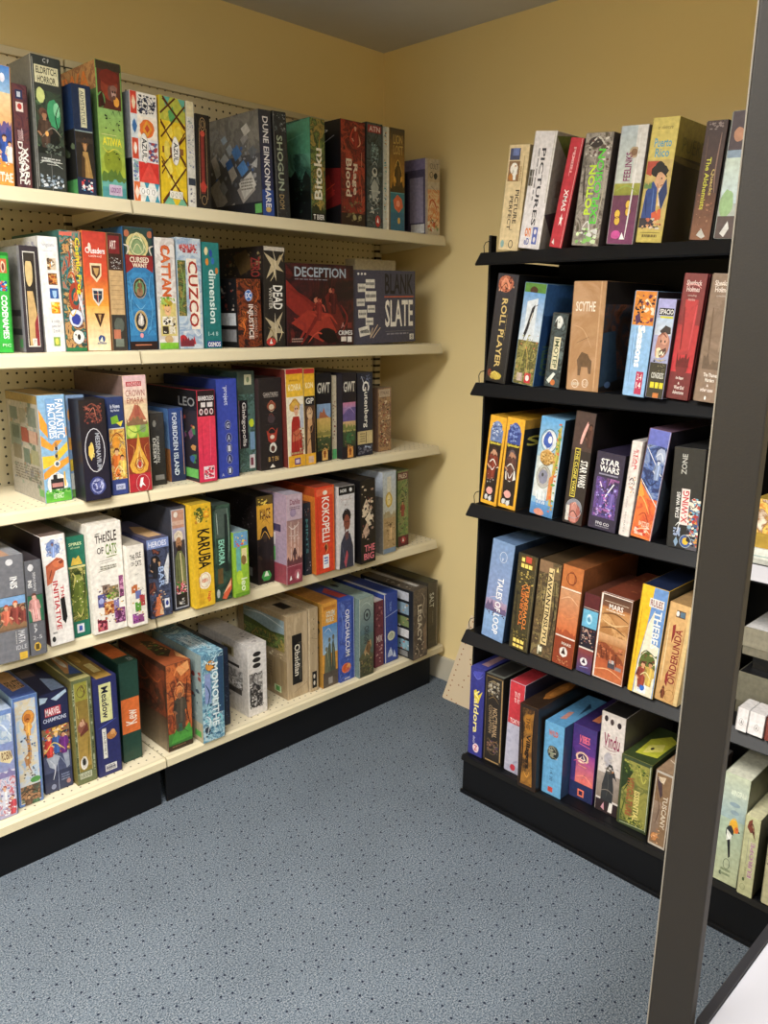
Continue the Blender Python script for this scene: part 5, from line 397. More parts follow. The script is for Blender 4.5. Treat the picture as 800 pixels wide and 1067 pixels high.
'h8': 'S 1.4 e8e8e8 22 78 34 74 30 84;S 2 e0d8c8 66 56 80 60 92 54;S 2 c85040 66 70 84 66 96 74;S 2 5a90c0 70 80 86 84 98 78;X 62 48 100 97 26 8 f0e8d8,2c2c34,d89a50,b83c34,7ab0c8;O 60 92 20 6.6 .0014 a8b8d0',
'i1': 'M 0 64 100 72 6a5c84;S 1.4 c8b8d0 10 60 50 56 90 62;X 4 70 96 76 10 4 4c3c50;TB 44 36 72 94 9 f8f8fc TALES OF LOOP',
'i2': 'S 2 6a5a2c 10 20 40 26 86 18;S 2 1c1810 12 40 20 80;X 8 16 92 30 24 6 8a7a40,3a3420,c8b060;X 8 80 92 90 20 6 8a7a40,3a3420;L 94 2 94 98 .001 8a7c60;S 1.6 f0a050 34 34 60 30 76 36',
'i3': 'S 2.4 8a7448 10 20 26 40 14 64;S 2.4 2c2418 80 20 88 50 78 80;M 0 40 44 60 6a5838;X 4 14 40 84 26 6 a89458,3c3420,7a6c40;L 40 10 40 86 .0008 3a3020',
'i4': 'S 2 8a3c18 30 8 46 5 62 9 60 17 34 17 30 8;S 2 e8b890 8 34 50 30 92 36;S 2 d88850 8 48 50 52 92 46;M 0 62 100 70 a8502c;P 3c2018 40 88 50 81 60 88',
'i5': 'E 46 31 14 4 5aa0c8;S 1.4 fff 36 30 46 26 58 32;S 1.6 c8a090 20 50 40 46 70 56;P 3c2840 36 88 44 81 54 88;S 1.6 8a90d0 20 94 80 92',
'i6': 'S 2.4 6a4424 8 24 50 20 96 26;S 2.4 e0bc88 10 30 50 34 96 28;S 2 5c3820 10 40 50 36 90 42;S 2.6 6c3018 16 60 24 74;S 2.6 6c3018 36 62 42 76;S 2.6 c87040 50 64 56 78;S 2.6 6c3018 70 68 74 80;S 2 e8b080 6 90 50 86 96 92;H 20 17 80 19 1 e8dccc',
'i7': 'W 46 74 22 d8a078 5a2c1c 8c3c2c;W 74 72 20 c89068 3c2c1c c8a850;S 2 e8d8a0 40 82 60 78 84 84;S 2 3c5020 30 64 50 58 90 62;TB 60 20 88 55 9 f0f0ec THEBES;S 1.4 c8960c 10 20 8 80;P 2c68c8 46 91 60 91 60 95 46 95;H 40 91 44 96 1 88a',
'i8': 'S 1.6 e8d0a0 10 20 14 80;S 1.2 a87840 80 20 74 90;TB 40 24 72 80 -9 8c2c28 ONDERUNDA;S 1.4 6a2c1c 24 88 30 84 36 90;W 30 88 10 8a4c2c 4a2818 6a3820',
'j1': 'S 2 6a70c8 16 6 50 12 90 6;S 1.6 2a2c70 20 14 24 90;E 56 91 24 5.5 e8d0d8;TB 44 88 68 94 0 c83050 Z',
'j2': 'S 1.6 a8946c 14 10 50 6 84 12;S 1.4 8a7048 20 28 50 24 80 30;S 1.4 8a7048 20 72 50 76 80 72;O 50 84 24 6 .001 8a7048;O 50 14 24 6 .001 a09c90;L 5 3 5 97 .001 8a744c',
'j4': 'S 3 1c1410 12 10 20 50 12 94;S 3 1c1410 80 8 76 50 84 92;S 2 d89a40 30 80 50 86 64 78;TB 32 34 64 76 9 140e0a Villagers',
'j5': 'S 1.6 a8a488 24 36 44 32 66 38;S 1.6 1c2424 24 46 48 48 74 44;S 1.4 6a8a5c 34 42 54 40;TB 22 11 68 17 0 c86a5c WILD',
'j6': 'S 2.4 c85090 10 50 40 46 90 52;S 2.4 f09080 24 70 60 66 96 74;S 2 5c3c90 10 30 50 26 90 34;O 46 42 22 6 .001 f0dcc8;P 4c2c5c 40 44 46 38 54 44;L 32 12 32 22 .0016 e86c88;L 44 12 44 22 .0016 e86c88;L 56 12 56 22 .0016 e86c88;L 68 12 68 22 .0016 e86c88',
'j7': 'S 2 4c4c4c 40 56 50 70 44 84;S 2.4 222428 60 54 74 60 84 64;P c8803c 62 54 70 56 62 58;E 56 54 2 .8 eee;S 1.6 8a8078 10 80 50 76 92 82;S 1.2 8c2c50 14 34 50 36 84 33;X 10 44 90 58 12 7 c8c0bc,b0a8a8',
'j8': 'S 2.4 2c4018 10 10 30 30 14 50;S 2.4 b8b454 60 10 76 30 90 14;S 2.4 4c5c24 20 60 10 90;S 2 c0b860 30 90 60 80 86 92;X 8 6 92 24 24 6 3c5020,a8a850,6a7c30;X 8 84 92 95 20 6 3c5020,a8a850;TB 24 28 44 84 9 a05c34 VITICULTURE;TB 50 44 68 88 9 e0d080 ESSENTIAL',
'j9': 'S 1.4 e0d0b8 16 10 40 14 56 8;S 1.6 5c4030 20 30 40 50 26 70;O 30 88 20 6 .001 5c3820;X 8 76 60 96 14 7 c88a54,a86c40,e0b080',
'j11': 'S 1.6 e0b838 44 42 60 38 76 44;S 1.2 1c2024 52 62 56 72;S 1.2 1c2024 46 62 50 70;E 74 47 1.6 .6 111;P 222 80 48 88 49 80 50;S 1.4 fff 36 54 50 58;H 30 86 70 94 2 8a9878',
'j12': 'S 1.6 5c2820 30 12 50 8 70 20;S 1.2 a86848 50 12 64 16;TB 52 30 84 76 -9 f4f0e8 EUROPE;TB 53 30.5 83 75.5 -9 b88aa4 EUROPE;H 30 64 44 78 2 9a9c78',
}
# id, shelf, position along shelf, width, height, depth, front plane, lean in degrees (metres)
TABLE = [
('a1','S1',0.7490,0.0472,0.2558,0.2920,2.0220,2.90),
('a2','S1',0.8030,0.0349,0.2231,0.2230,2.0220,1.41),
('a3','S1',0.8510,0.0700,0.2936,0.2920,2.0220,1.16),
('a4','S1',0.9480,0.0483,0.2500,0.2500,2.0220,0.23),
('a5','S1',1.0100,0.0676,0.3145,0.2920,2.0220,0.45),
('a6','S1',1.0960,0.0763,0.2615,0.2920,2.0220,0.66),
('a7','S1',1.1760,0.0780,0.2650,0.2920,2.0220,1.09),
('a8','S1',1.2570,0.0250,0.2650,0.2920,2.0220,0.65),
('a9','S1',1.2840,0.0452,0.2395,0.2395,2.0220,0.72),
('a10','S1',1.5040,0.0447,0.2862,0.2920,2.0220,-1.92),
('a11','S1',1.5560,0.0510,0.2898,0.2920,2.0220,-2.55),
('a12','S1',1.6880,0.0595,0.2955,0.2920,2.0220,-0.88),
('a13','S1',1.8110,0.1056,0.3115,0.2920,2.0220,-0.83),
('a14','S1',1.9230,0.0738,0.3200,0.2920,2.0220,-1.00),
('a15','S1',2.0000,0.0278,0.3180,0.2920,2.0220,-1.11),
('a16','S1',2.0309,0.0717,0.3201,0.2920,2.0220,-1.44),
('a17','S1',2.2080,0.0766,0.2502,0.2500,2.0220,-2.25),
('b1','S2',0.7170,0.0421,0.2301,0.2300,2.0220,1.71),
('b2','S2',0.7880,0.0436,0.2485,0.2485,2.0220,0.94),
('b3','S2',0.8375,0.0490,0.2730,0.2920,2.0220,-0.11),
('b4','S2',0.8870,0.0562,0.2905,0.2920,2.0220,0.59),
('b5','S2',0.9438,0.0650,0.2935,0.2920,2.0220,0.68),
('b6','S2',1.0112,0.0416,0.2935,0.2920,2.0220,0.39),
('b7','S2',1.0572,0.0883,0.3125,0.2920,2.0220,-0.17),
('b8','S2',1.1470,0.0605,0.2925,0.2920,2.0220,-0.10),
('b9','S2',1.2100,0.0775,0.2970,0.2920,2.0220,0.29),
('b10','S2',1.2920,0.0560,0.2905,0.2920,2.0220,0.00),
('b12','S2',1.4050,0.0881,0.1975,0.1975,2.0220,-0.88),
('b13','S2',1.5000,0.0801,0.2930,0.2920,2.0220,0.39),
('b14','S2',1.5855,0.2799,0.2510,0.0700,2.0220,-0.69),
('b15','S2',1.8707,0.3038,0.2426,0.0700,2.0300,-1.68),
('b16','S2',1.9500,0.1990,0.2850,0.0500,2.1050,-0.66),
('c1','S3',0.8050,0.0707,0.2745,0.2050,2.0295,-0.10),
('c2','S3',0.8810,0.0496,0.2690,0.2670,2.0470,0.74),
('c3','S3',0.8890,0.0716,0.2620,0.0600,1.9820,-0.32),
('c4','S3',0.9740,0.0466,0.2620,0.2920,2.0025,-0.21),
('c5','S3',1.0219,0.0691,0.3160,0.2920,2.0020,-0.26),
('c6','S3',1.1160,0.0446,0.2055,0.2055,2.0455,0.14),
('c7','S3',1.1850,0.0485,0.2135,0.2135,2.0595,-0.67),
('c8','S3',1.2380,0.0607,0.2660,0.2920,1.9955,0.11),
('c9','S3',1.3110,0.0721,0.2930,0.2920,2.0055,-0.20),
('c10','S3',1.4120,0.0630,0.3090,0.2700,2.0440,-0.29),
('c11','S3',1.4775,0.0881,0.2860,0.2885,2.0255,-0.60),
('c12','S3',1.5714,0.0711,0.3126,0.2920,2.0065,-1.54),
('c13','S3',1.6430,0.0465,0.3115,0.2920,2.0095,-1.01),
('c14','S3',1.7070,0.0686,0.2915,0.2845,2.0295,-0.49),
('c15','S3',1.7850,0.0227,0.2815,0.2740,2.0400,-0.55),
('c16','S3',1.8083,0.0662,0.2915,0.2920,2.0145,-0.55),
('c17','S3',1.8870,0.0755,0.2875,0.2900,2.0240,-0.90),
('c18','S3',2.0100,0.0670,0.2276,0.2275,2.0460,-1.26),
('d1','S4',0.6270,0.0765,0.2721,0.2920,1.9600,1.55),
('d2','S4',0.7070,0.0407,0.2495,0.2495,1.9600,1.01),
('d3','S4',0.7690,0.0631,0.2960,0.2920,1.9875,-0.77),
('d4','S4',0.8360,0.0489,0.2795,0.2920,2.0025,0.05),
('d5','S4',0.8858,0.0957,0.3050,0.2920,1.9845,-0.05),
('d6','S4',0.9833,0.0524,0.2335,0.2335,1.9675,-0.17),
('d7','S4',1.0540,0.0715,0.2340,0.2340,1.9865,-0.49),
('d8','S4',1.1350,0.0533,0.3115,0.2920,1.9960,-0.19),
('d9','S4',1.1913,0.0680,0.3140,0.2920,1.9705,-0.63),
('d10','S4',1.2650,0.0629,0.2985,0.2920,1.9825,0.28),
('d11','S4',1.3320,0.0546,0.2065,0.2065,1.9735,-0.49),
('d12','S4',1.4540,0.0658,0.2910,0.2910,2.0230,-0.20),
('d13','S4',1.5203,0.0654,0.2955,0.2920,1.9600,0.67),
('d14','S4',1.6270,0.0308,0.2485,0.2485,1.9985,-0.94),
('d15','S4',1.6583,0.0851,0.2985,0.2920,1.9770,-0.94),
('d16','S4',1.7500,0.0752,0.2895,0.2920,1.9690,-0.20),
('d17','S4',1.8470,0.0726,0.2996,0.2920,1.9600,-1.41),
('d18','S4',1.9900,0.0680,0.3056,0.2920,1.9950,-1.13),
('d19','S4',2.0970,0.0595,0.2922,0.2895,2.0245,-1.86),
('e1','S5',0.5920,0.0610,0.3032,0.2920,2.0120,2.27),
('e2','S5',0.6630,0.0656,0.3156,0.2840,2.0300,1.54),
('e3','S5',0.7390,0.0792,0.2941,0.2695,2.0445,1.16),
('e4','S5',0.8219,0.0580,0.3175,0.2890,2.0250,0.63),
('e5','S5',0.8838,0.0704,0.3020,0.2920,2.0220,0.20),
('e6','S5',0.9720,0.0603,0.3135,0.2675,2.0465,0.55),
('e7','S5',1.0980,0.0852,0.2805,0.2920,2.0085,0.82),
('e8','S5',1.2020,0.0789,0.2930,0.2920,1.9800,0.68),
('e9','S5',1.3170,0.0198,0.2665,0.2820,2.0320,-0.11),
('e10','S5',1.4020,0.0770,0.2510,0.2910,2.0230,0.11),
('e11','S5',1.5710,0.0936,0.3065,0.2825,2.0315,-0.37),
('e12','S5',1.6652,0.0390,0.3125,0.2895,2.0245,-0.18),
('e13','S5',1.7170,0.0723,0.3200,0.2920,2.0150,-0.79),
('e14','S5',1.7917,0.0754,0.3126,0.2920,2.0090,-1.09),
('e15','S5',1.8676,0.0748,0.3070,0.2920,1.9885,-0.56),
('e16','S5',1.9730,0.0471,0.2640,0.2920,2.0135,-1.08),
('e17','S5',2.0260,0.0723,0.2812,0.2920,2.0135,-2.14),
('e18','S5',2.1270,0.0802,0.2841,0.2920,1.9600,-1.71),
('e19','S5',2.2520,0.0586,0.2781,0.2920,1.9985,-1.75),
('f1','R1',-1.3820,0.0648,0.2562,0.2920,1.7920,5.46),
('f2','R1',-1.3161,0.0665,0.2774,0.2920,1.7920,7.58),
('f3','R1',-1.2210,0.0379,0.2527,0.2485,1.7920,10.50),
('f4','R1',-1.1560,0.0758,0.2530,0.2920,1.7920,5.03),
('f5','R1',-1.0600,0.0693,0.2567,0.2920,1.7920,4.13),
('f6','R1',-0.9840,0.0643,0.2627,0.2920,1.7920,4.26),
('f7','R1',-0.8560,0.0470,0.2400,0.2395,1.7920,3.81),
('f8','R1',-0.8010,0.0504,0.2514,0.2920,1.7920,3.31),
('g1','R2',-1.4060,0.0696,0.2867,0.2920,1.7915,6.21),
('g2','R2',-1.3150,0.0691,0.2619,0.2920,1.7935,6.03),
('g3','R2',-1.2250,0.0479,0.1883,0.1875,1.8105,5.18),
('g4','R2',-1.1400,0.0920,0.2650,0.2920,1.7850,0.86),
('g5','R2',-0.9660,0.0559,0.2389,0.2385,1.7550,3.12),
('g6','R2',-0.9080,0.0439,0.2214,0.2210,1.7560,3.24),
('g7','R2',-0.8635,0.0528,0.2746,0.2920,1.7680,3.86),
('g8','R2',-0.7940,0.0569,0.2720,0.2920,1.7575,3.37),
('h1','R3',-1.4080,0.0577,0.2548,0.2920,1.7950,5.76),
('h2','R3',-1.3440,0.0608,0.2553,0.2920,1.7935,4.59),
('h3','R3',-1.2350,0.0737,0.2675,0.2920,1.7920,4.94),
('h4','R3',-1.1240,0.0584,0.2938,0.2920,1.7825,4.20),
('h5','R3',-1.0480,0.0790,0.1984,0.1980,1.7825,3.76),
('h6','R3',-0.9580,0.0283,0.2386,0.2380,1.7790,3.97),
('h7','R3',-0.9288,0.0560,0.2699,0.2920,1.7815,5.85),
('h8','R3',-0.8310,0.0746,0.2385,0.2385,1.7775,-0.60),
('i1','R4',-1.3660,0.0781,0.2999,0.2920,1.7725,5.45),
('i2','R4',-1.2620,0.0654,0.2836,0.2920,1.7665,3.74),
('i3','R4',-1.1920,0.0709,0.2785,0.2920,1.7705,3.29),
('i4','R4',-1.1170,0.0639,0.2830,0.2920,1.7660,3.44),
('i5','R4',-1.0450,0.0470,0.2218,0.2215,1.7705,3.10),
('i6','R4',-0.9950,0.0885,0.2337,0.2335,1.7685,2.57),
('i7','R4',-0.8890,0.0694,0.2860,0.2920,1.7615,3.31),
('i8','R4',-0.8189,0.0599,0.2586,0.2920,1.7665,3.76),
('j1','R5',-1.4175,0.0550,0.2910,0.2920,1.7970,-0.10),
('j2','R5',-1.3590,0.0688,0.2875,0.2920,1.7980,-0.60),
('j3','R5',-1.2800,0.0545,0.2931,0.2920,1.8000,1.47),
('j4','R5',-1.2020,0.0622,0.2600,0.2920,1.7615,-1.10),
('j5','R5',-1.1360,0.0643,0.2230,0.2230,1.7865,-0.26),
('j6','R5',-1.0712,0.0754,0.2250,0.2250,1.8280,0.00),
('j7','R5',-0.9850,0.0714,0.2975,0.2920,1.8235,0.00),
('j8','R5',-0.9110,0.0875,0.2045,0.2045,1.8120,-0.14),
('j9','R5',-0.8080,0.0482,0.2156,0.2155,1.7870,1.23),
('j10','R5',-0.7578,0.0548,0.2205,0.2205,1.7890,0.88),
('j11','R5',-0.6350,0.0605,0.2885,0.2920,1.7795,0.50),
('j12','R5',-0.5700,0.0355,0.2080,0.2080,1.7695,-0.41),
('j13','R5',-0.5160,0.0366,0.1755,0.1755,1.7755,-0.49),
('k1','R4',-0.6180,0.0252,0.0565,0.0600,1.7630,2.03),
('k2','R4',-0.5922,0.0352,0.0555,0.0600,1.7635,2.06),
('k3','R4',-0.5530,0.0305,0.0575,0.0600,1.7620,0.50),
]
# ---------------------------------------------------------------- helpers
C = bpy.context.scene.collection
PI = math.pi
def lin(c):
    c = c / 255.0
    return c / 12.92 if c <= 0.04045 else ((c + 0.055) / 1.055) ** 2.4
def hexc(s):
    if len(s) == 3: s = ''.join(ch * 2 for ch in s)
    return tuple(lin(int(s[i:i + 2], 16)) for i in (0, 2, 4)) + (1.0,)
def node_mat(name):
    m = bpy.data.materials.new(name); m.use_nodes = True
    nt = m.node_tree
    return m, nt, nt.nodes['Principled BSDF'], nt.links
def plain(name, col, rough=0.6, metal=0.0, noise=0.0, nscale=8.0, bump=0.0, bscale=200.0, spec=0.5):
    m, nt, b, lk = node_mat(name)
    b.inputs['Roughness'].default_value = rough; b.inputs['Metallic'].default_value = metal
    b.inputs['Specular IOR Level'].default_value = spec
    c = hexc(col); b.inputs['Base Color'].default_value = c
    tc = nt.nodes.new('ShaderNodeTexCoord')
    if noise:
        n = nt.nodes.new('ShaderNodeTexNoise'); n.inputs['Scale'].default_value = nscale; n.inputs['Detail'].default_value = 5
        lk.new(tc.outputs['Object'], n.inputs['Vector'])
        r = nt.nodes.new('ShaderNodeValToRGB')
        r.color_ramp.elements[0].position = .3; r.color_ramp.elements[1].position = .7
        r.color_ramp.elements[0].color = tuple(x * (1 - noise) for x in c[:3]) + (1,)
        r.color_ramp.elements[1].color = tuple(min(1, x * (1 + noise)) for x in c[:3]) + (1,)
        lk.new(n.outputs['Fac'], r.inputs['Fac']); lk.new(r.outputs['Color'], b.inputs['Base Color'])
    if bump:
        n2 = nt.nodes.new('ShaderNodeTexNoise'); n2.inputs['Scale'].default_value = bscale
        lk.new(tc.outputs['Object'], n2.inputs['Vector'])
        bp = nt.nodes.new('ShaderNodeBump'); bp.inputs['Strength'].default_value = bump; bp.inputs['Distance'].default_value = .002
        lk.new(n2.outputs['Fac'], bp.inputs['Height']); lk.new(bp.outputs['Normal'], b.inputs['Normal'])
    return m
def dotted(name, col, hole, axes, pitch=.0254, rad=.0032, rough=.55, ymax=None, noise=.05):
    """sheet metal or hardboard with a regular grid of round holes; axes = the two object axes of the sheet"""
    m, nt, b, lk = node_mat(name)
    b.inputs['Roughness'].default_value = rough
    tc = nt.nodes.new('ShaderNodeTexCoord'); sp = nt.nodes.new('ShaderNodeSeparateXYZ'); lk.new(tc.outputs['Object'], sp.inputs[0])
    sq = []
    for a in axes:
        d = nt.nodes.new('ShaderNodeMath'); d.operation = 'DIVIDE'; lk.new(sp.outputs[a], d.inputs[0]); d.inputs[1].default_value = pitch
        f = nt.nodes.new('ShaderNodeMath'); f.operation = 'FRACT'; lk.new(d.outputs[0], f.inputs[0])
        s = nt.nodes.new('ShaderNodeMath'); s.operation = 'SUBTRACT'; lk.new(f.outputs[0], s.inputs[0]); s.inputs[1].default_value = .5
        p = nt.nodes.new('ShaderNodeMath'); p.operation = 'MULTIPLY'; lk.new(s.outputs[0], p.inputs[0]); lk.new(s.outputs[0], p.inputs[1]); sq.append(p)
    ad = nt.nodes.new('ShaderNodeMath'); ad.operation = 'ADD'; lk.new(sq[0].outputs[0], ad.inputs[0]); lk.new(sq[1].outputs[0], ad.inputs[1])
    lt = nt.nodes.new('ShaderNodeMath'); lt.operation = 'LESS_THAN'; lk.new(ad.outputs[0], lt.inputs[0]); lt.inputs[1].default_value = (rad / pitch) ** 2
    fac = lt
    if ymax is not None:
        g = nt.nodes.new('ShaderNodeMath'); g.operation = 'LESS_THAN'; lk.new(sp.outputs[axes[1]], g.inputs[0]); g.inputs[1].default_value = ymax
        mu = nt.nodes.new('ShaderNodeMath'); mu.operation = 'MULTIPLY'; lk.new(lt.outputs[0], mu.inputs[0]); lk.new(g.outputs[0], mu.inputs[1]); fac = mu
    mx = nt.nodes.new('ShaderNodeMix'); mx.data_type = 'RGBA'
    mx.inputs[6].default_value = hexc(col); mx.inputs[7].default_value = hexc(hole)
    lk.new(fac.outputs[0], mx.inputs[0]); lk.new(mx.outputs[2], b.inputs['Base Color'])
    return m
_art = {}
def art(pal, scale):
    """printed illustration: blotches of the picture's own colours"""
    key = (pal, scale)
    if key in _art: return _art[key]
    m, nt, b, lk = node_mat('print_' + pal)
    cols = PAL[pal].split()
    tc = nt.nodes.new('ShaderNodeTexCoord')
    n = nt.nodes.new('ShaderNodeTexNoise'); n.inputs['Scale'].default_value = scale; n.inputs['Detail'].default_value = 6
    n.inputs['Roughness'].default_value = .62; n.inputs['Distortion'].default_value = .8
    mp = nt.nodes.new('ShaderNodeMapping'); mp.inputs['Location'].default_value = ((len(_art) * 3.7) % 11, (len(_art) * 1.3) % 7, 0)
    if pal.startswith('wood'): mp.inputs['Scale'].default_value = (6, 6, .8)
    lk.new(tc.outputs['Object'], mp.inputs[0]); lk.new(mp.outputs[0], n.inputs['Vector'])
    r = nt.nodes.new('ShaderNodeValToRGB'); e = r.color_ramp.elements
    k = len(cols)
    e[0].position = .34; e[0].color = hexc(cols[0]); e[1].position = .34 + .32; e[1].color = hexc(cols[-1])
    for i in range(1, k - 1):
        x = e.new(.34 + .32 * i / (k - 1)); x.color = hexc(cols[i])
    r.color_ramp.interpolation = 'LINEAR'
    lk.new(n.outputs['Fac'], r.inputs['Fac'])
    hs = nt.nodes.new('ShaderNodeHueSaturation'); hs.inputs['Saturation'].default_value = .98; hs.inputs['Value'].default_value = .9
    lk.new(r.outputs['Color'], hs.inputs['Color']); lk.new(hs.outputs[0], b.inputs['Base Color'])
    b.inputs['Roughness'].default_value = .4; b.inputs['Coat Weight'].default_value = .15; b.inputs['Specular IOR Level'].default_value = .35; b.inputs['Coat Roughness'].default_value = .12
    _art[key] = m
    return m
def print_mat():
    m, nt, b, lk = node_mat('printed_card')
    at = nt.nodes.new('ShaderNodeAttribute'); at.attribute_name = 'Col'
    tc = nt.nodes.new('ShaderNodeTexCoord'); n = nt.nodes.new('ShaderNodeTexNoise'); n.inputs['Scale'].default_value = 90; n.inputs['Detail'].default_value = 4
    lk.new(tc.outputs['Object'], n.inputs['Vector'])
    mr = nt.nodes.new('ShaderNodeMapRange'); mr.inputs[1].default_value = .3; mr.inputs[2].default_value = .7; mr.inputs[3].default_value = .80; mr.inputs[4].default_value = 1.1
    lk.new(n.outputs['Fac'], mr.inputs[0])
    mx = nt.nodes.new('ShaderNodeMix'); mx.data_type = 'RGBA'; mx.blend_type = 'MULTIPLY'; mx.inputs[0].default_value = 1
    lk.new(at.outputs['Color'], mx.inputs[6]); lk.new(mr.outputs[0], mx.inputs[7])
    hs = nt.nodes.new('ShaderNodeHueSaturation'); hs.inputs['Saturation'].default_value = .98; hs.inputs['Value'].default_value = .9
    lk.new(mx.outputs[2], hs.inputs['Color']); lk.new(hs.outputs[0], b.inputs['Base Color'])
    b.inputs['Roughness'].default_value = .42; b.inputs['Coat Weight'].default_value = .15; b.inputs['Specular IOR Level'].default_value = .35; b.inputs['Coat Roughness'].default_value = .12
    return m
PRINT = print_mat()

class MB:
    """collects faces with a colour or a material of their own and links them as ONE mesh object"""
    def __init__(s): s.v = []; s.f = []; s.m = []; s.c = []; s.mats = []
    def mi(s, m):
        if m not in s.mats: s.mats.append(m)
        return s.mats.index(m)
    def poly(s, pts, m, cols=None):
        i = len(s.v); s.v += [tuple(p) for p in pts]; n = len(pts); s.f.append(tuple(range(i, i + n))); s.m.append(s.mi(m))
        s.c.append(cols if cols else [(1, 1, 1, 1)] * n)
    def box(s, a, b, m, col=None, bev=0.0):
        x0, y0, z0 = a; x1, y1, z1 = b
        bm = bmesh.new(); bmesh.ops.create_cube(bm, size=1)
        for v in bm.verts:
            v.co = Vector(((x0 + x1) / 2 + v.co.x * (x1 - x0), (y0 + y1) / 2 + v.co.y * (y1 - y0), (z0 + z1) / 2 + v.co.z * (z1 - z0)))
        if bev: bmesh.ops.bevel(bm, geom=bm.edges[:], offset=bev, segments=2, affect='EDGES', profile=.6)
        s.addbm(bm, m, col)
    def addbm(s, bm, m, col=None):
        i = len(s.v); bm.verts.index_update(); s.v += [tuple(v.co) for v in bm.verts]; k = s.mi(m)
        for f in bm.faces:
            s.f.append(tuple(i + v.index for v in f.verts)); s.m.append(k); s.c.append([col or (1, 1, 1, 1)] * len(f.verts))
        bm.free()
    def prism(s, prof, axis, t0, t1, m, col=None):
        """closed 2D profile swept along an axis (0,1,2); prof in the other two axes"""
        def P(p, t):
            l = list(p); l.insert(axis, t); return Vector(l)
        bm = bmesh.new(); a = [bm.verts.new(P(p, t0)) for p in prof]; b = [bm.verts.new(P(p, t1)) for p in prof]; n = len(prof)
        bm.faces.new(a); bm.faces.new(b[::-1])
        for k in range(n): bm.faces.new((a[k], b[k], b[(k + 1) % n], a[(k + 1) % n]))
        bmesh.ops.recalc_face_normals(bm, faces=bm.faces)
        s.addbm(bm, m, col)
    def tube(s, pts, r, m, n=8):
        bm = bmesh.new(); rings = []
        for i, p in enumerate(pts):
            p = Vector(p); q = Vector(pts[min(i + 1, len(pts) - 1)]) - Vector(pts[max(i - 1, 0)])
            q.normalize(); a = q.orthogonal().normalized(); b = q.cross(a)
            rings.append([bm.verts.new(p + (a * math.cos(2 * PI * k / n) + b * math.sin(2 * PI * k / n)) * r) for k in range(n)])
        for i in range(len(rings) - 1):
            for k in range(n): bm.faces.new((rings[i][k], rings[i][(k + 1) % n], rings[i + 1][(k + 1) % n], rings[i + 1][k]))
        bm.faces.new(rings[0][::-1]); bm.faces.new(rings[-1]); bmesh.ops.recalc_face_normals(bm, faces=bm.faces)
        s.addbm(bm, m)
    def build(s, name, parent=None, loc=None):
        me = bpy.data.meshes.new(name); me.from_pydata(s.v, [], s.f)
        for m in s.mats: me.materials.append(m)
        me.polygons.foreach_set('material_index', s.m)
        ca = me.color_attributes.new('Col', 'FLOAT_COLOR', 'CORNER')
        ca.data.foreach_set('color', [x for cs in s.c for c in cs for x in c])
        me.update()
        o = bpy.data.objects.new(name, me); C.objects.link(o)
        if parent is not None: o.parent = parent
        if loc is not None: o.location = loc
        return o
def empty(name, loc, label, cat, group=None, rot=(0, 0, 0)):
    o = bpy.data.objects.new(name, None); C.objects.link(o); o.location = loc; o.rotation_euler = rot; o.empty_display_size = .05
    tag(o, label, cat, group); return o
def tag(o, label, cat, group=None):
    o['label'] = label; o['category'] = cat
    if group: o['group'] = group
    return o
def struct(o): o['kind'] = 'structure'; return o

_glyph = {}
def glyphs(txt, bold):
    k = (txt, bold)
    if k in _glyph: return _glyph[k]
    cu = bpy.data.curves.new('t', 'FONT'); cu.body = txt; cu.resolution_u = 2; cu.offset = .018 if bold else 0.0; cu.fill_mode = 'FRONT'
    o = bpy.data.objects.new('t', cu); me = o.to_mesh()
    vs = [(v.co.x, v.co.y) for v in me.vertices]; fs = [tuple(p.vertices) for p in me.polygons]
    o.to_mesh_clear(); bpy.data.objects.remove(o); bpy.data.curves.remove(cu)
    if not vs: vs = [(0, 0)]
    x0 = min(v[0] for v in vs); x1 = max(v[0] for v in vs); y0 = min(v[1] for v in vs); y1 = max(v[1] for v in vs)
    vs = [((x - x0) / max(1e-6, x1 - x0), (y - y0) / max(1e-6, y1 - y0)) for x, y in vs]
    _glyph[k] = (vs, fs); return _glyph[k]

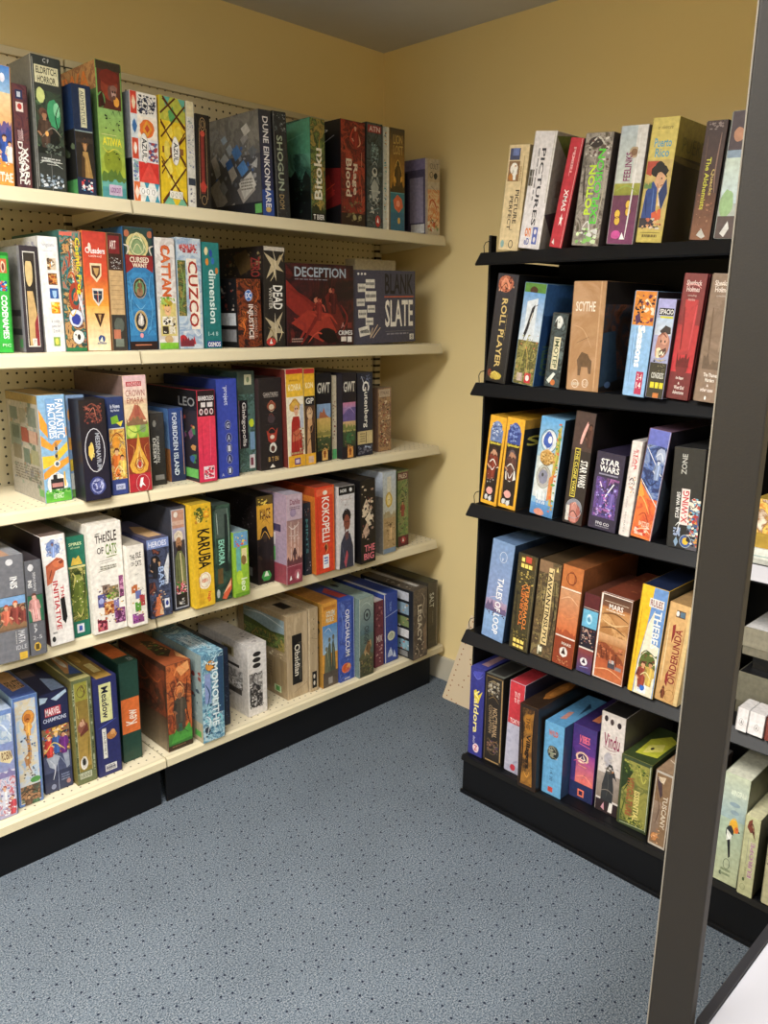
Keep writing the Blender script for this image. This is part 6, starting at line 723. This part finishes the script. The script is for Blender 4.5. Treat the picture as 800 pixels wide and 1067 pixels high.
def draw(mb, P, W, H, spec, seed):
    """print a design on a face; P(u, v, lift) gives the point, W x H the face in metres"""
    rnd = random.Random(seed); lv = 0
    for item in spec.split(';'):
        a = item.split()
        if not a: continue
        lv += 1; off = .0002 + lv * .00004; k = a[0]
        if k in 'REGNP' or k in ('L', 'O', 'X', 'T', 'TB'):
            pass
        def pt(u, v): return P(min(max(u, 0), 100) / 100, min(max(v, 0), 100) / 100, off)
        if k == 'R':
            u0, v0, u1, v1 = map(float, a[1:5]); c = hexc(a[5]); mb.poly([pt(u0, v1), pt(u1, v1), pt(u1, v0), pt(u0, v0)], PRINT, [c] * 4)
        elif k == 'G':
            u0, v0, u1, v1 = map(float, a[1:5]); c, d = hexc(a[5]), hexc(a[6]); mb.poly([pt(u0, v1), pt(u1, v1), pt(u1, v0), pt(u0, v0)], PRINT, [d, d, c, c])
        elif k == 'N':
            u0, v0, u1, v1 = map(float, a[1:5]); mb.poly([pt(u0, v1), pt(u1, v1), pt(u1, v0), pt(u0, v0)], art(a[5], float(a[6])))
        elif k == 'E':
            u, v, ru, rv = map(float, a[1:5]); c = hexc(a[5]); n = 18; jt = .13 if rv * H / 100 > .009 and len(a) < 7 else 0
            mb.poly([pt(u + ru * j * math.cos(2 * PI * i / n), v + rv * j * math.sin(2 * PI * i / n)) for i in range(n) for j in (1 - jt * rnd.random(),)], PRINT, [c] * n)
        elif k == 'O':
            u, v, ru, rv, th = map(float, a[1:6]); c = hexc(a[6]); n = 20
            for i in range(n):
                q = []
                for t, s in ((i, 1), (i + 1, 1), (i + 1, 0), (i, 0)):
                    an = 2 * PI * t / n; q.append(pt(u + (ru - s * th / W * 100) * math.cos(an), v + (rv - s * th / H * 100) * math.sin(an)))
                mb.poly(q, PRINT, [c] * 4)
        elif k == 'P':
            c = hexc(a[1]); z = list(map(float, a[2:])); pts = [pt(z[i], z[i + 1]) for i in range(0, len(z) - 1, 2)]
            mb.poly(pts, PRINT, [c] * len(pts))
        elif k == 'L':
            u0, v0, u1, v1, th = map(float, a[1:6]); c = hexc(a[6])
            dx = (u1 - u0) * W; dy = (v1 - v0) * H; l = math.hypot(dx, dy) or 1; nx = -dy / l * th * 50 / W; ny = dx / l * th * 50 / H
            mb.poly([pt(u0 + nx, v0 + ny), pt(u1 + nx, v1 + ny), pt(u1 - nx, v1 - ny), pt(u0 - nx, v0 - ny)], PRINT, [c] * 4)
        elif k == 'X':
            u0, v0, u1, v1, n, sz = map(float, a[1:7]); cs = [hexc(x) for x in a[7].split(',')]
            ax = sz / 100 * min(W, H * .4) * 1.15
            for _ in range(int(n * 1.7)):
                u = rnd.uniform(u0, u1); v = rnd.uniform(v0, v1); c = rnd.choice(cs); kk = rnd.randint(4, 6); r = ax * rnd.uniform(.35, 1.1); ph = rnd.uniform(0, 6); st = rnd.uniform(.5, 1)
                q = []
                for i in range(kk):
                    an = ph + 2 * PI * i / kk; rr = r * rnd.uniform(.6, 1.2)
                    q.append(P(min(max(u + rr * math.cos(an) / W * 100, u0), u1) / 100, min(max(v + rr * st * math.sin(an) / H * 100, v0), v1) / 100, off + _ * 4e-7))
                mb.poly(q, PRINT, [c] * kk)
        elif k == 'S':                       # a tapering brush stroke through the given points
            th = float(a[1]) / 1000; c = hexc(a[2]); z = list(map(float, a[3:])); q = [(z[i] * W / 100, z[i + 1] * H / 100) for i in range(0, len(z) - 1, 2)]
            fine = []
            for i in range(len(q) - 1):
                p0 = q[max(i - 1, 0)]; p1 = q[i]; p2 = q[i + 1]; p3 = q[min(i + 2, len(q) - 1)]
                for t in (0, .25, .5, .75):
                    fine.append(tuple(.5 * (2 * p1[j] + (p2[j] - p0[j]) * t + (2 * p0[j] - 5 * p1[j] + 4 * p2[j] - p3[j]) * t * t + (3 * p1[j] - p0[j] - 3 * p2[j] + p3[j]) * t ** 3) for j in (0, 1)))
            fine.append(q[-1]); n = len(fine); prev = None
            for i, f in enumerate(fine):
                g = fine[min(i + 1, n - 1)]; e_ = fine[max(i - 1, 0)]; dx, dy = g[0] - e_[0], g[1] - e_[1]; l = math.hypot(dx, dy) or 1
                wd = th * (.25 + .75 * math.sin(PI * (i + .5) / n)) * .75; nx, ny = -dy / l * wd, dx / l * wd
                cur = (pt((f[0] + nx) / W * 100, (f[1] + ny) / H * 100), pt((f[0] - nx) / W * 100, (f[1] - ny) / H * 100))
                if prev: mb.poly([prev[0], cur[0], cur[1], prev[1]], PRINT, [c] * 4)
                prev = cur
        elif k == 'W':                       # a painted figure: u, v of the chin, height in %, skin, hair, clothes
            u, v, hh = map(float, a[1:4]); sk, hr, cl = (hexc(x) for x in a[4:7]); s = hh * H / 100; ku = s / W * 100; kv = hh
            def pp(l, c, o=0): mb.poly([P(min(max(u + x * ku, 0), 100) / 100, min(max(v + y * kv, 0), 100) / 100, off + o) for x, y in l], PRINT, [c] * len(l))
            dk = tuple(x * .6 for x in cl[:3]) + (1,); lt = tuple(min(1, x * 1.5) for x in cl[:3]) + (1,)
            pp([(-.11, .0), (-.2, .08), (-.27, .45), (-.17, .5), (-.12, .9), (.14, .9), (.16, .5), (.26, .42), (.2, .08), (.1, .0)], cl)
            pp([(-.2, .1), (-.26, .42), (-.18, .5), (-.1, .2)], dk, 1e-5); pp([(.02, .04), (.1, .08), (.08, .85), (.0, .85)], lt, 1e-5)
            pp([(-.04, -.06), (.05, -.06), (.06, .05), (-.05, .05)], sk, 1e-5)
            pp([(.085 * math.cos(t * PI / 5), -.11 + .12 * math.sin(t * PI / 5)) for t in range(10)], sk, 2e-5)
            pp([(-.1, -.06), (-.11, -.16), (-.05, -.25), (.05, -.26), (.11, -.18), (.1, -.08), (.06, -.16), (-.05, -.17)], hr, 3e-5)
            pp([(-.27, .42), (-.2, .4), (-.1, .52), (-.15, .56)], sk, 3e-5)
        elif k == 'M':                       # a ridge line: top band v0, foot v1
            u0, v0, u1, v1 = map(float, a[1:5]); c = hexc(a[5]); n = 12; top = []
            for i in range(n + 1): top.append((u0 + (u1 - u0) * i / n, v0 + (v1 - v0) * rnd.uniform(0, .75)))
            for i in range(n): mb.poly([pt(top[i][0], v1), pt(top[i + 1][0], v1), pt(*top[i + 1]), pt(*top[i])], PRINT, [c] * 4)
        elif k == 'H':                       # small print: n lines (or upright columns) of word-like marks
            u0, v0, u1, v1, n = map(float, a[1:6]); n = int(n); c = hexc(a[6]); up = (v1 - v0) * H > (u1 - u0) * W * 1.5
            for i in range(n):
                t = 0.0
                while t < 1:
                    w_ = rnd.uniform(.06, .2); e_ = min(t + w_, 1)
                    if up: r_ = (u0 + (u1 - u0) * (i + .15) / n, v0 + (v1 - v0) * t, u0 + (u1 - u0) * (i + .7) / n, v0 + (v1 - v0) * e_)
                    else: r_ = (u0 + (u1 - u0) * t, v0 + (v1 - v0) * (i + .15) / n, u0 + (u1 - u0) * e_, v0 + (v1 - v0) * (i + .7) / n)
                    mb.poly([pt(r_[0], r_[3]), pt(r_[2], r_[3]), pt(r_[2], r_[1]), pt(r_[0], r_[1])], PRINT, [c] * 4); t = e_ + .035
        elif k in ('T', 'TB'):
            u0, v0, u1, v1, rot = map(float, a[1:6]); c = hexc(a[6]); vs, fs = glyphs(' '.join(a[7:]), k == 'TB')
            pp = []
            for x, y in vs:
                if rot == 0: uu, vv = u0 + x * (u1 - u0), v1 - y * (v1 - v0)
                elif rot > 0: uu, vv = u0 + y * (u1 - u0), v0 + x * (v1 - v0)
                else: uu, vv = u1 - y * (u1 - u0), v1 - x * (v1 - v0)
                pp.append(pt(uu, vv))
            i = len(mb.v); mb.v += [tuple(p) for p in pp]; m = mb.mi(PRINT)
            for f in fs: mb.f.append(tuple(i + j for j in f)); mb.m.append(m); mb.c.append([c] * len(f))

SHELFZ = dict(S1=1.73, S2=1.353, S3=.973, S4=.603, S5=.155, R1=1.618, R2=1.273, R3=.928, R4=.538, R5=.128)
GROUP = dict(S1='board games on the top cream shelf', S2='board games on the second cream shelf', S3='board games on the third cream shelf',
             S4='board games on the fourth cream shelf', S5='board games on the bottom cream deck', R1='board games on the top black shelf',
             R2='board games on the second black shelf', R3='board games on the third black shelf', R4='board games on the fourth black shelf', R5='board games on the black base shelf')
def game_box(key, shelf, u, w, h, d, front, lean, z=None):
    label, base, fs, ss, ts = DES[key]
    L = shelf[0] == 'S'; th = math.radians(lean); zs = (SHELFZ[shelf] if z is None else z) + .0004
    if L: loc = (u, front, zs); rz = 0
    else: loc = (front, -u, zs); rz = -PI / 2
    lift = w * math.sin(th) if th > 0 else 0.0
    root = empty('board_game_box', (loc[0], loc[1], loc[2] + lift), label, 'board game', GROUP[shelf])
    root.rotation_mode = 'XYZ'; root.rotation_euler = (0, th, rz)   # leans in its own upright plane, then turned to face the aisle
    fs += ';' + ADD.get(key, '')
    if ss: ss += ';' + ADD.get(key + 's', '')
    bc = hexc(base); e = .0008; t = .0022
    lid = MB(); face_on = key in ('b14', 'b15')
    if face_on: a, b = (0, 0, 0), (w, d - t, h)
    elif L: a, b = (0, 0, 0), (w - t, d, h)
    else: a, b = (t, 0, 0), (w, d, h)
    lid.box(a, b, PRINT, bc, bev=e)
    x0, x1 = a[0] + e, b[0] - e; y0, y1 = a[1] + e, b[1] - e; z0, z1 = e, h - e
    PF = lambda p, q, o: (x0 + (x1 - x0) * p, -o, z1 - (z1 - z0) * q)
    draw(lid, PF, x1 - x0, z1 - z0, fs, key + 'F')
    if ss:
        if L: PS = lambda p, q, o: (-o, y1 - (y1 - y0) * p, z1 - (z1 - z0) * q)
        else: PS = lambda p, q, o: (w + o, y0 + (y1 - y0) * p, z1 - (z1 - z0) * q)
        draw(lid, PS, y1 - y0, z1 - z0, ss, key + 'S')
    if ts:
        PT = lambda p, q, o: (x0 + (x1 - x0) * p, y1 - (y1 - y0) * q, h + o)
        draw(lid, PT, x1 - x0, y1 - y0, ts, key + 'T')
    lid.build('lid', root)
    tr = MB(); i = .0016; dk = tuple(x * .55 for x in bc[:3]) + (1,)
    if face_on: tr.box((i, d - t, i), (w - i, d, h - i), PRINT, dk)
    elif L: tr.box((w - t, i, i), (w, d - i, h - i), PRINT, dk)
    else: tr.box((0, i, i), (t, d - i, h - i), PRINT, dk)
    tr.build('tray', root)
    return root
# ---------------------------------------------------------------- materials
CREAM = plain('cream_enamel', 'cec4a6', .45, noise=.04, nscale=6)
CREAM_DECK = dotted('cream_perforated_deck', 'dacfb2', '3a3226', (0, 1), .0254, .0026, .45, ymax=2.12)
PEG = dotted('cream_pegboard', 'cfc3a2', '2c2418', (0, 2), .0254, .0034, .6)
BLACK = plain('black_enamel', '08090d', .5, noise=.12, nscale=9, spec=.3)
BLACKD = plain('black_back', '0a0a0e', .6, spec=.3)
RAIL = plain('black_price_rail', '0c0d10', .45, spec=.3)
WALL = plain('yellow_wall_paint', 'ebd69e', .75, noise=.025, nscale=1.5, bump=.08, bscale=120)
CEIL = plain('ceiling_paint', 'c8c6c2', .9, noise=.02)
BASEB = plain('grey_vinyl_baseboard', 'bdb8a8', .5)
POSTM = plain('dark_bronze_enamel', '221f1c', .55, spec=.3, noise=.05, nscale=5, bump=.06, bscale=400)
POSTE = plain('dark_bronze_painted_highlight', '7c776e', .35)  # lighter tone for the highlight painted along the post edge
WHITE = plain('white_laminate', 'a6a6ad', .35)
GREYE = plain('dark_grey_edge_strip', '232327', .4)
def carpet():
    m, nt, b, lk = node_mat('blue_grey_carpet'); b.inputs['Roughness'].default_value = .95; b.inputs['Specular IOR Level'].default_value = .1
    tc = nt.nodes.new('ShaderNodeTexCoord')
    n = nt.nodes.new('ShaderNodeTexNoise'); n.inputs['Scale'].default_value = 260; n.inputs['Detail'].default_value = 3; n.inputs['Roughness'].default_value = .8
    lk.new(tc.outputs['Object'], n.inputs['Vector'])
    r = nt.nodes.new('ShaderNodeValToRGB'); e = r.color_ramp.elements
    e[0].position = .36; e[0].color = hexc('2c3640'); e[1].position = .66; e[1].color = hexc('94989c'); x = e.new(.5); x.color = hexc('5f6a76')
    lk.new(n.outputs['Fac'], r.inputs['Fac'])
    n3 = nt.nodes.new('ShaderNodeTexNoise'); n3.inputs['Scale'].default_value = 5; n3.inputs['Detail'].default_value = 3; lk.new(tc.outputs['Object'], n3.inputs['Vector'])
    mr = nt.nodes.new('ShaderNodeMapRange'); mr.inputs[1].default_value = .3; mr.inputs[2].default_value = .7; mr.inputs[3].default_value = .93; mr.inputs[4].default_value = 1.07; lk.new(n3.outputs['Fac'], mr.inputs[0])
    mm = nt.nodes.new('ShaderNodeMix'); mm.data_type = 'RGBA'; mm.blend_type = 'MULTIPLY'; mm.inputs[0].default_value = 1
    lk.new(r.outputs['Color'], mm.inputs[6]); lk.new(mr.outputs[0], mm.inputs[7])
    rot = nt.nodes.new('ShaderNodeMapping'); rot.inputs['Rotation'].default_value = (0, 0, .35); lk.new(tc.outputs['Object'], rot.inputs[0])
    v = nt.nodes.new('ShaderNodeTexVoronoi'); v.voronoi_dimensions = '2D'; v.inputs['Scale'].default_value = 25; v.inputs['Randomness'].default_value = .7
    lk.new(rot.outputs[0], v.inputs['Vector'])
    lt = nt.nodes.new('ShaderNodeMath'); lt.operation = 'LESS_THAN'; lt.inputs[1].default_value = .072; lk.new(v.outputs['Distance'], lt.inputs[0])
    mx = nt.nodes.new('ShaderNodeMix'); mx.data_type = 'RGBA'; mx.inputs[7].default_value = hexc('1a2030')
    lk.new(lt.outputs[0], mx.inputs[0]); lk.new(mm.outputs[2], mx.inputs[6]); lk.new(mx.outputs[2], b.inputs['Base Color'])
    bp = nt.nodes.new('ShaderNodeBump'); bp.inputs['Strength'].default_value = .5; bp.inputs['Distance'].default_value = .003
    lk.new(n.outputs['Fac'], bp.inputs['Height']); lk.new(bp.outputs['Normal'], b.inputs['Normal'])
    return m
CARPET = carpet()

# ---------------------------------------------------------------- the room
XW, YW, ZC, X0, Y0 = 2.345, 2.38, 2.405, -3.2, -3.0
def slab(name, a, b, m):
    o = MB(); o.box(a, b, m); return struct(o.build(name))
slab('floor', (X0 - .1, Y0 - .1, -.1), (XW + .1, YW + .1, 0), CARPET)
slab('ceiling', (X0 - .1, Y0 - .1, ZC), (XW + .1, YW + .1, ZC + .1), CEIL)
slab('wall_left', (X0 - .1, YW, 0), (XW + .1, YW + .1, ZC), WALL)
slab('wall_right', (XW, Y0 - .1, 0), (XW + .1, YW, ZC), WALL)
slab('wall_back', (X0 - .1, Y0 - .1, 0), (XW, Y0, ZC), WALL)
slab('wall_far', (X0 - .1, Y0, 0), (X0, YW, ZC), WALL)
def baseb(name, a, b): 
    o = MB(); o.box(a, b, BASEB, bev=.003); return struct(o.build(name))
baseb('baseboard_right', (XW - .012, Y0, 0), (XW, YW, .1))
baseb('baseboard_left', (X0, YW - .012, 0), (XW - .012, YW, .1))

# ---------------------------------------------------------------- cream shelving along the left wall
BAYS = [('left', -.145, 1.073), ('right', 1.077, 2.285)]
def cream_bay(side, xa, xb, xend):
    t = empty('shelving_bay', (xa, 2.33, 0), 'cream pegboard-backed shelving bay, black kick plate, ' +
              ('cut off by left picture edge' if side == 'left' else 'reaching the yellow wall corner'), 'shelving', 'cream shelving bays along the left wall')
    def part(name, fn):
        mb = MB(); fn(mb); o = mb.build(name, t); o.matrix_parent_inverse = Matrix.Translation(t.location).inverted(); return o
    part('pegboard_panel', lambda m: m.box((xa + .015, 2.332, .12), (xb - .015, 2.34, 2.10), PEG))
    part('top_rail', lambda m: m.box((xa, 2.322, 2.095), (xb, 2.345, 2.115), CREAM, bev=.003))
    for x in (xa, xb - .03): part('upright', lambda m: m.box((x, 2.318, 0), (x + .028, 2.345, 2.095), UPR, bev=.002))
    def deck(m):
        m.box((xa, 2.0, .140), (xend, 2.322, .1548), CREAM_DECK)
    part('base_deck', deck)
    part('price_rail', lambda m: m.prism([(2.0, .1548), (1.992, .1548), (1.985, .150), (1.983, .128), (1.992, .124), (2.0, .126)], 0, xa + .001, xend, CREAM))
    part('kick_plate', lambda m: m.box((xa + .002, 2.002, 0), (xb - .012, 2.012, .139), BLACK, bev=.002))
    return t
UPR = dotted('slotted_upright', 'c9bd9c', '241e16', (2, 2), .0254, .006, .5)
def cream_shelf(side, xa, xb, z, n, rt, rb):
    names = {1: 'top', 2: 'second', 3: 'third', 4: 'fourth'}
    t = empty('metal_shelf', (xa, 2.32, z), 'cream metal shelf with a price rail, %s from the top, %s bay' % (
        names[n] if n > 1 else 'highest', 'nearer left-hand' if side == 'left' else 'corner right-hand'), 'shelf', 'cream metal shelves along the left wall')
    def part(name, fn):
        mb = MB(); fn(mb); o = mb.build(name, t); o.matrix_parent_inverse = Matrix.Translation(t.location).inverted(); return o
    part('deck', lambda m: m.box((xa + .001, 2.012, z - .016), (xb - .001, 2.316, z), CREAM_DECK))
    part('price_rail', lambda m: m.prism([(2.0115, z + rt - .004), (2.008, z + rt), (2.002, z + rt - .001), (1.998, z + rt - .008), (1.992, z - rb + .003), (1.996, z - rb), (2.0115, z - rb + .002)], 0, xa + .001, xb - .001, CREAM))
    for x in (xa + .006, xb - .012):
        part('bracket', lambda m: m.prism([(2.03, z - .0165), (2.316, z - .0165), (2.316, z - .05), (2.26, z - .048), (2.03, z - .028)], 0, x, x + .004, CREAM))
    return t
# profile axes for prism(axis=0) are (y, z)
for side, xa, xb in BAYS:
    cream_bay(side, xa, xb, xb if side == 'left' else 2.330)
    for n, z, rt, rb in ((1, 1.73, .0, .036), (2, 1.353, .0, .036), (3, .973, .0, .031), (4, .603, .0, .033)):
        cream_shelf(side, xa, xb, z, n, rt, rb)

# ---------------------------------------------------------------- black shelving along the right wall
YA, YB = 1.424, .16
def black_bay():
    t = empty('shelving_bay', (2.15, YA, 0), 'black steel shelving bay along the right yellow wall, behind the foreground post', 'shelving')
    def part(name, fn):
        mb = MB(); fn(mb); o = mb.build(name, t); o.matrix_parent_inverse = Matrix.Translation(t.location).inverted(); return o
    part('back_panel', lambda m: m.box((2.15, YB, .1), (2.16, YA, 1.617), BLACKD))
    part('end_panel', lambda m: m.box((1.818, YA, 0), (2.16, YA + .006, 1.600), BLACKD))
    part('end_panel', lambda m: m.box((1.818, YB - .006, 0), (2.16, YB, 1.600), BLACKD))
    part('upright', lambda m: m.box((1.815, YA - .002, 1.600), (1.84, YA + .006, 1.665), BLACK, bev=.001))
    part('base_deck', lambda m: m.box((1.7865, YB + .001, .112), (2.15, YA - .006, .1278), BLACK))
    part('price_rail', lambda m: m.prism([(1.785, .1278), (1.780, .1278), (1.774, .126), (1.770, .112), (1.785, .112)], 1, YB, YA - .004, RAIL))
    part('kick_plate', lambda m: m.box((1.776, YB, 0), (1.786, YA - .008, .1115), BLACK, bev=.002))
    part('floor_strip', lambda m: m.box((1.768, YB, 0), (1.7755, YA - .006, .012), BLACK, bev=.001))
    return t
black_bay()
for n, z in ((1, 1.618), (2, 1.273), (3, .928), (4, .538)):
    t = empty('metal_shelf', (2.145, YA, z), 'black metal shelf with a slanted price rail, %s of the black shelving' % ['highest', 'second from the top', 'third from the top', 'fourth from the top'][n - 1], 'shelf', 'black metal shelves along the right wall')
    def part(name, fn):
        mb = MB(); fn(mb); o = mb.build(name, t); o.matrix_parent_inverse = Matrix.Translation(t.location).inverted(); return o
    part('deck', lambda m: m.box((1.790, YB + .001, z - .014), (2.149, YA - .004, z), BLACK))
    part('price_rail', lambda m: m.prism([(1.7895, z), (1.780, z), (1.757, z - .030), (1.760, z - .034), (1.7895, z - .016)], 1, YB + .001, YA + .004, RAIL))
    if n == 3: part('label_strip', lambda m: m.prism([(1.7795, z + .0008), (1.7560, z - .0290), (1.7556, z - .0285), (1.7788, z + .0012)], 1, .30, .69, WHITE))
    part('wire_hook', lambda m: m.tube([(1.800, YA + .006, z - .01), (1.800, YA + .010, z + .018), (1.802, YA + .006, z + .028), (1.808, YA + .000, z + .031), (1.815, YA - .006, z + .03)], .0012, BLACK, 6))
    part('bracket', lambda m: m.prism([(1.83, z - .0145), (2.148, z - .0145), (2.148, z - .09), (2.08, z - .07), (1.83, z - .03)], 1, YB + .02, YB + .025, BLACK))

# ---------------------------------------------------------------- pegboard offcut leaning on the right wall
def offcut():
    m, nt, b, lk = node_mat('raw_hardboard'); b.inputs['Base Color'].default_value = hexc('e2cfb0'); b.inputs['Roughness'].default_value = .6
    hole = plain('drilled_hole_edge', 'a8683c', .8)
    Wd, Ht, T = .46, .395, .006
    mb = MB(); mb.box((0, 0, 0), (Wd, T, Ht), m, bev=.001)
    # local x runs towards the camera along the wall, z up the board, front face y = 0
    def dot(x, z, r=.0032):
        n = 8; mb.poly([(x + r * math.cos(2 * PI * k / n), -.0002, z + r * math.sin(2 * PI * k / n)) for k in range(n)], hole)
    for k in range(15): dot(.018 + .0012 * k * 0, .022 + k * .0254)
    for k in range(1, 17): dot(.018 + k * .0254, .022)
    for k in range(1, 17): dot(.018 + k * .0254, .372)
    for x, z in ((.052, .10), (.070, .104), (.066, .135), (.078, .165), (.094, .156), (.07, .215), (.084, .232), (.088, .205), (.088, .262), (.104, .236), (.122, .22), (.062, .232), (.11, .12), (.13, .15), (.15, .2)): dot(x, z)
    o = mb.build('pegboard_offcut', None, (2.213, 1.882, .003))
    o.rotation_mode = 'ZYX'
    tilt = math.atan2(.335 - .213, .362)
    o.rotation_euler = (tilt, math.radians(0), -PI / 2)
    tag(o, 'cream perforated hardboard offcut leaning on the yellow wall between the two shelving runs', 'board')
offcut()

# ---------------------------------------------------------------- foreground display rack
def rack():
    t = empty('display_rack', (.775, .27, 0), 'foreground rack with dark bronze upright post and white shelf, right side of picture', 'rack')
    def part(name, fn, lab=None):
        mb = MB(); fn(mb); o = mb.build(name, t); o.matrix_parent_inverse = Matrix.Translation(t.location).inverted()
        if lab: o['label'] = lab
        return o
    part('post', lambda m: m.box((.760, .2735, 0), (.774, .3205, 2.3), POSTM, bev=.0018))
    part('post_edge_highlight', lambda m: m.box((.7605, .3208, .0), (.773, .3226, 2.3), POSTE, bev=.0008))  # thin pale strip: painted highlight on the post's bevelled edge
    part('shelf_board', lambda m: m.box((.776, -.25, .672), (1.70, .262, .6895), WHITE, bev=.001), 'white shelf board')
    part('shelf_edge', lambda m: m.box((.776, .2625, .664), (1.70, .2735, .6925), GREYE, bev=.001))
    part('post', lambda m: m.box((1.688, .2745, 0), (1.702, .3005, .66), POSTM, bev=.0018))
    part('post', lambda m: m.box((.760, -.25, 0), (.774, -.203, 2.3), POSTM, bev=.0018))
rack()
# ---------------------------------------------------------------- ceiling lights
EMIT = bpy.data.materials.new('fluorescent_diffuser'); EMIT.use_nodes = True
_b = EMIT.node_tree.nodes['Principled BSDF']; _b.inputs['Emission Color'].default_value = (1, .96, .88, 1); _b.inputs['Emission Strength'].default_value = 4
def troffer(x, y, power, where, lx=1.2, ly=.6):
    t = empty('ceiling_light', (x, y, ZC), 'white fluorescent ceiling panel light ' + where, 'ceiling light', 'fluorescent ceiling lights')
    def part(name, fn):
        mb = MB(); fn(mb); return mb.build(name, t)
    def fr(m):
        for a, b in (((-lx / 2, -ly / 2, -.03), (lx / 2, -ly / 2 + .03, 0)), ((-lx / 2, ly / 2 - .03, -.03), (lx / 2, ly / 2, 0)),
                     ((-lx / 2, -ly / 2 + .03, -.03), (-lx / 2 + .03, ly / 2 - .03, 0)), ((lx / 2 - .03, -ly / 2 + .03, -.03), (lx / 2, ly / 2 - .03, 0))): m.box(a, b, WHITE)
    part('frame', fr); part('diffuser', lambda m: m.box((-lx / 2 + .03, -ly / 2 + .03, -.015), (lx / 2 - .03, ly / 2 - .03, -.002), EMIT))
    l = bpy.data.lights.new('tube_glow', 'AREA'); l.shape = 'RECTANGLE'; l.size = lx - .1; l.size_y = ly - .1; l.energy = power; l.color = (1, .975, .945); l.spread = math.radians(SPREAD)
    o = bpy.data.objects.new('tube_glow', l); C.objects.link(o); o.parent = t; o.location = (0, 0, -.034)
SPREAD = 165
troffer(.05, 1.1, 34, 'nearest the cream shelving')
troffer(.2, -.9, 48, 'behind the foreground rack')
troffer(-1.5, 1.2, 46, 'further along the cream shelving')
troffer(-1.7, -1.2, 30, 'at the back of the room')

# ---------------------------------------------------------------- the boxes
for row in TABLE: game_box(*row)
def flat_box(u, w, d, h, front, z, col, label, ftop=None, fr=''):
    """a box lying flat on the black shelving, its own size; u runs along the shelf"""
    root = empty('board_game_box', (front, -u, z + .0004), label, 'board game', 'board games lying flat behind the foreground post', (0, 0, -PI / 2))
    lid = MB(); lid.box((0, 0, h * .3), (w, d, h), PRINT, hexc(col), bev=.001)
    if ftop: lid.poly([(.002, .002, h + .0003), (w - .002, .002, h + .0003), (w - .002, d - .002, h + .0003), (.002, d - .002, h + .0003)], PRINT, [hexc(ftop)] * 4)
    if fr: draw(lid, lambda p, q, o: (.001 + (w - .002) * p, -o, h - .001 - (h * .7 - .002) * q), w, h * .7, fr, label)
    lid.build('lid', root)
    tr = MB(); tr.box((.0015, .0015, 0), (w - .0015, d - .0015, h * .3 - .0002), PRINT, tuple(x * .7 for x in hexc(col)[:3]) + (1,)); tr.build('tray', root)

lay = 'board games lying flat behind the foreground post'
flat_box(-.655, .22, .27, .105, 1.850, .538, '6c695a', 'olive-grey box lying flat at the bottom of the stack behind the white card boxes', '1c1c1e')  # near-black top colour is the shade inside the stack, painted on
flat_box(-.640, .18, .22, .043, 1.885, .6437, '141416', 'flat black box in the middle of the stack behind the white card boxes')  # added filler, its black stands in for the shaded gap between the boxes
flat_box(-.655, .22, .26, .068, 1.850, .6875, '8a8574', 'grey box with a white lid face, topmost of the stack behind the white card boxes', 'efedec')
flat_box(-.650, .20, .26, .035, 1.790, .928, 'd8dcd4', 'flat white box at the right picture edge under the yellow picture box', 'e0e0dc', 'L 0 70 100 70 .002 8aa')
flat_box(-.645, .19, .24, .11, 1.795, .9635, 'c8a43c', 'yellow and brown picture box lying on the flat white box', 'b8983c', 'N 0 0 100 100 market 30')
# ---------------------------------------------------------------- camera
cam = bpy.data.cameras.new('camera'); co = bpy.data.objects.new('camera', cam); C.objects.link(co)
cam.sensor_fit = 'HORIZONTAL'; cam.sensor_width = 36; cam.lens = 36 * 839.738 / 800; cam.clip_start = .02
yaw, pitch, roll = CAM
fw = Vector((math.cos(yaw) * math.cos(pitch), math.sin(yaw) * math.cos(pitch), -math.sin(pitch)))
rt = Vector((math.sin(yaw), -math.cos(yaw), 0)); dn = fw.cross(rt)
r2 = rt * math.cos(roll) + dn * math.sin(roll); d2 = -rt * math.sin(roll) + dn * math.cos(roll)
M = Matrix((r2, -d2, -fw)).transposed().to_4x4(); M.translation = Vector((0, 0, 1.4525))
co.matrix_world = M
sc = bpy.context.scene; sc.camera = co
w = bpy.data.worlds.new('world'); sc.world = w; w.use_nodes = True; w.node_tree.nodes['Background'].inputs[0].default_value = (.6, .6, .6, 1); w.node_tree.nodes['Background'].inputs[1].default_value = .05
sc.view_settings.view_transform = 'Standard'; sc.view_settings.look = 'None'; sc.view_settings.gamma = 1; sc.view_settings.exposure = EXPO
try: sc.view_settings.use_curve_mapping = False
except Exception: pass
sc.cycles.max_bounces = 8; sc.cycles.diffuse_bounces = 5
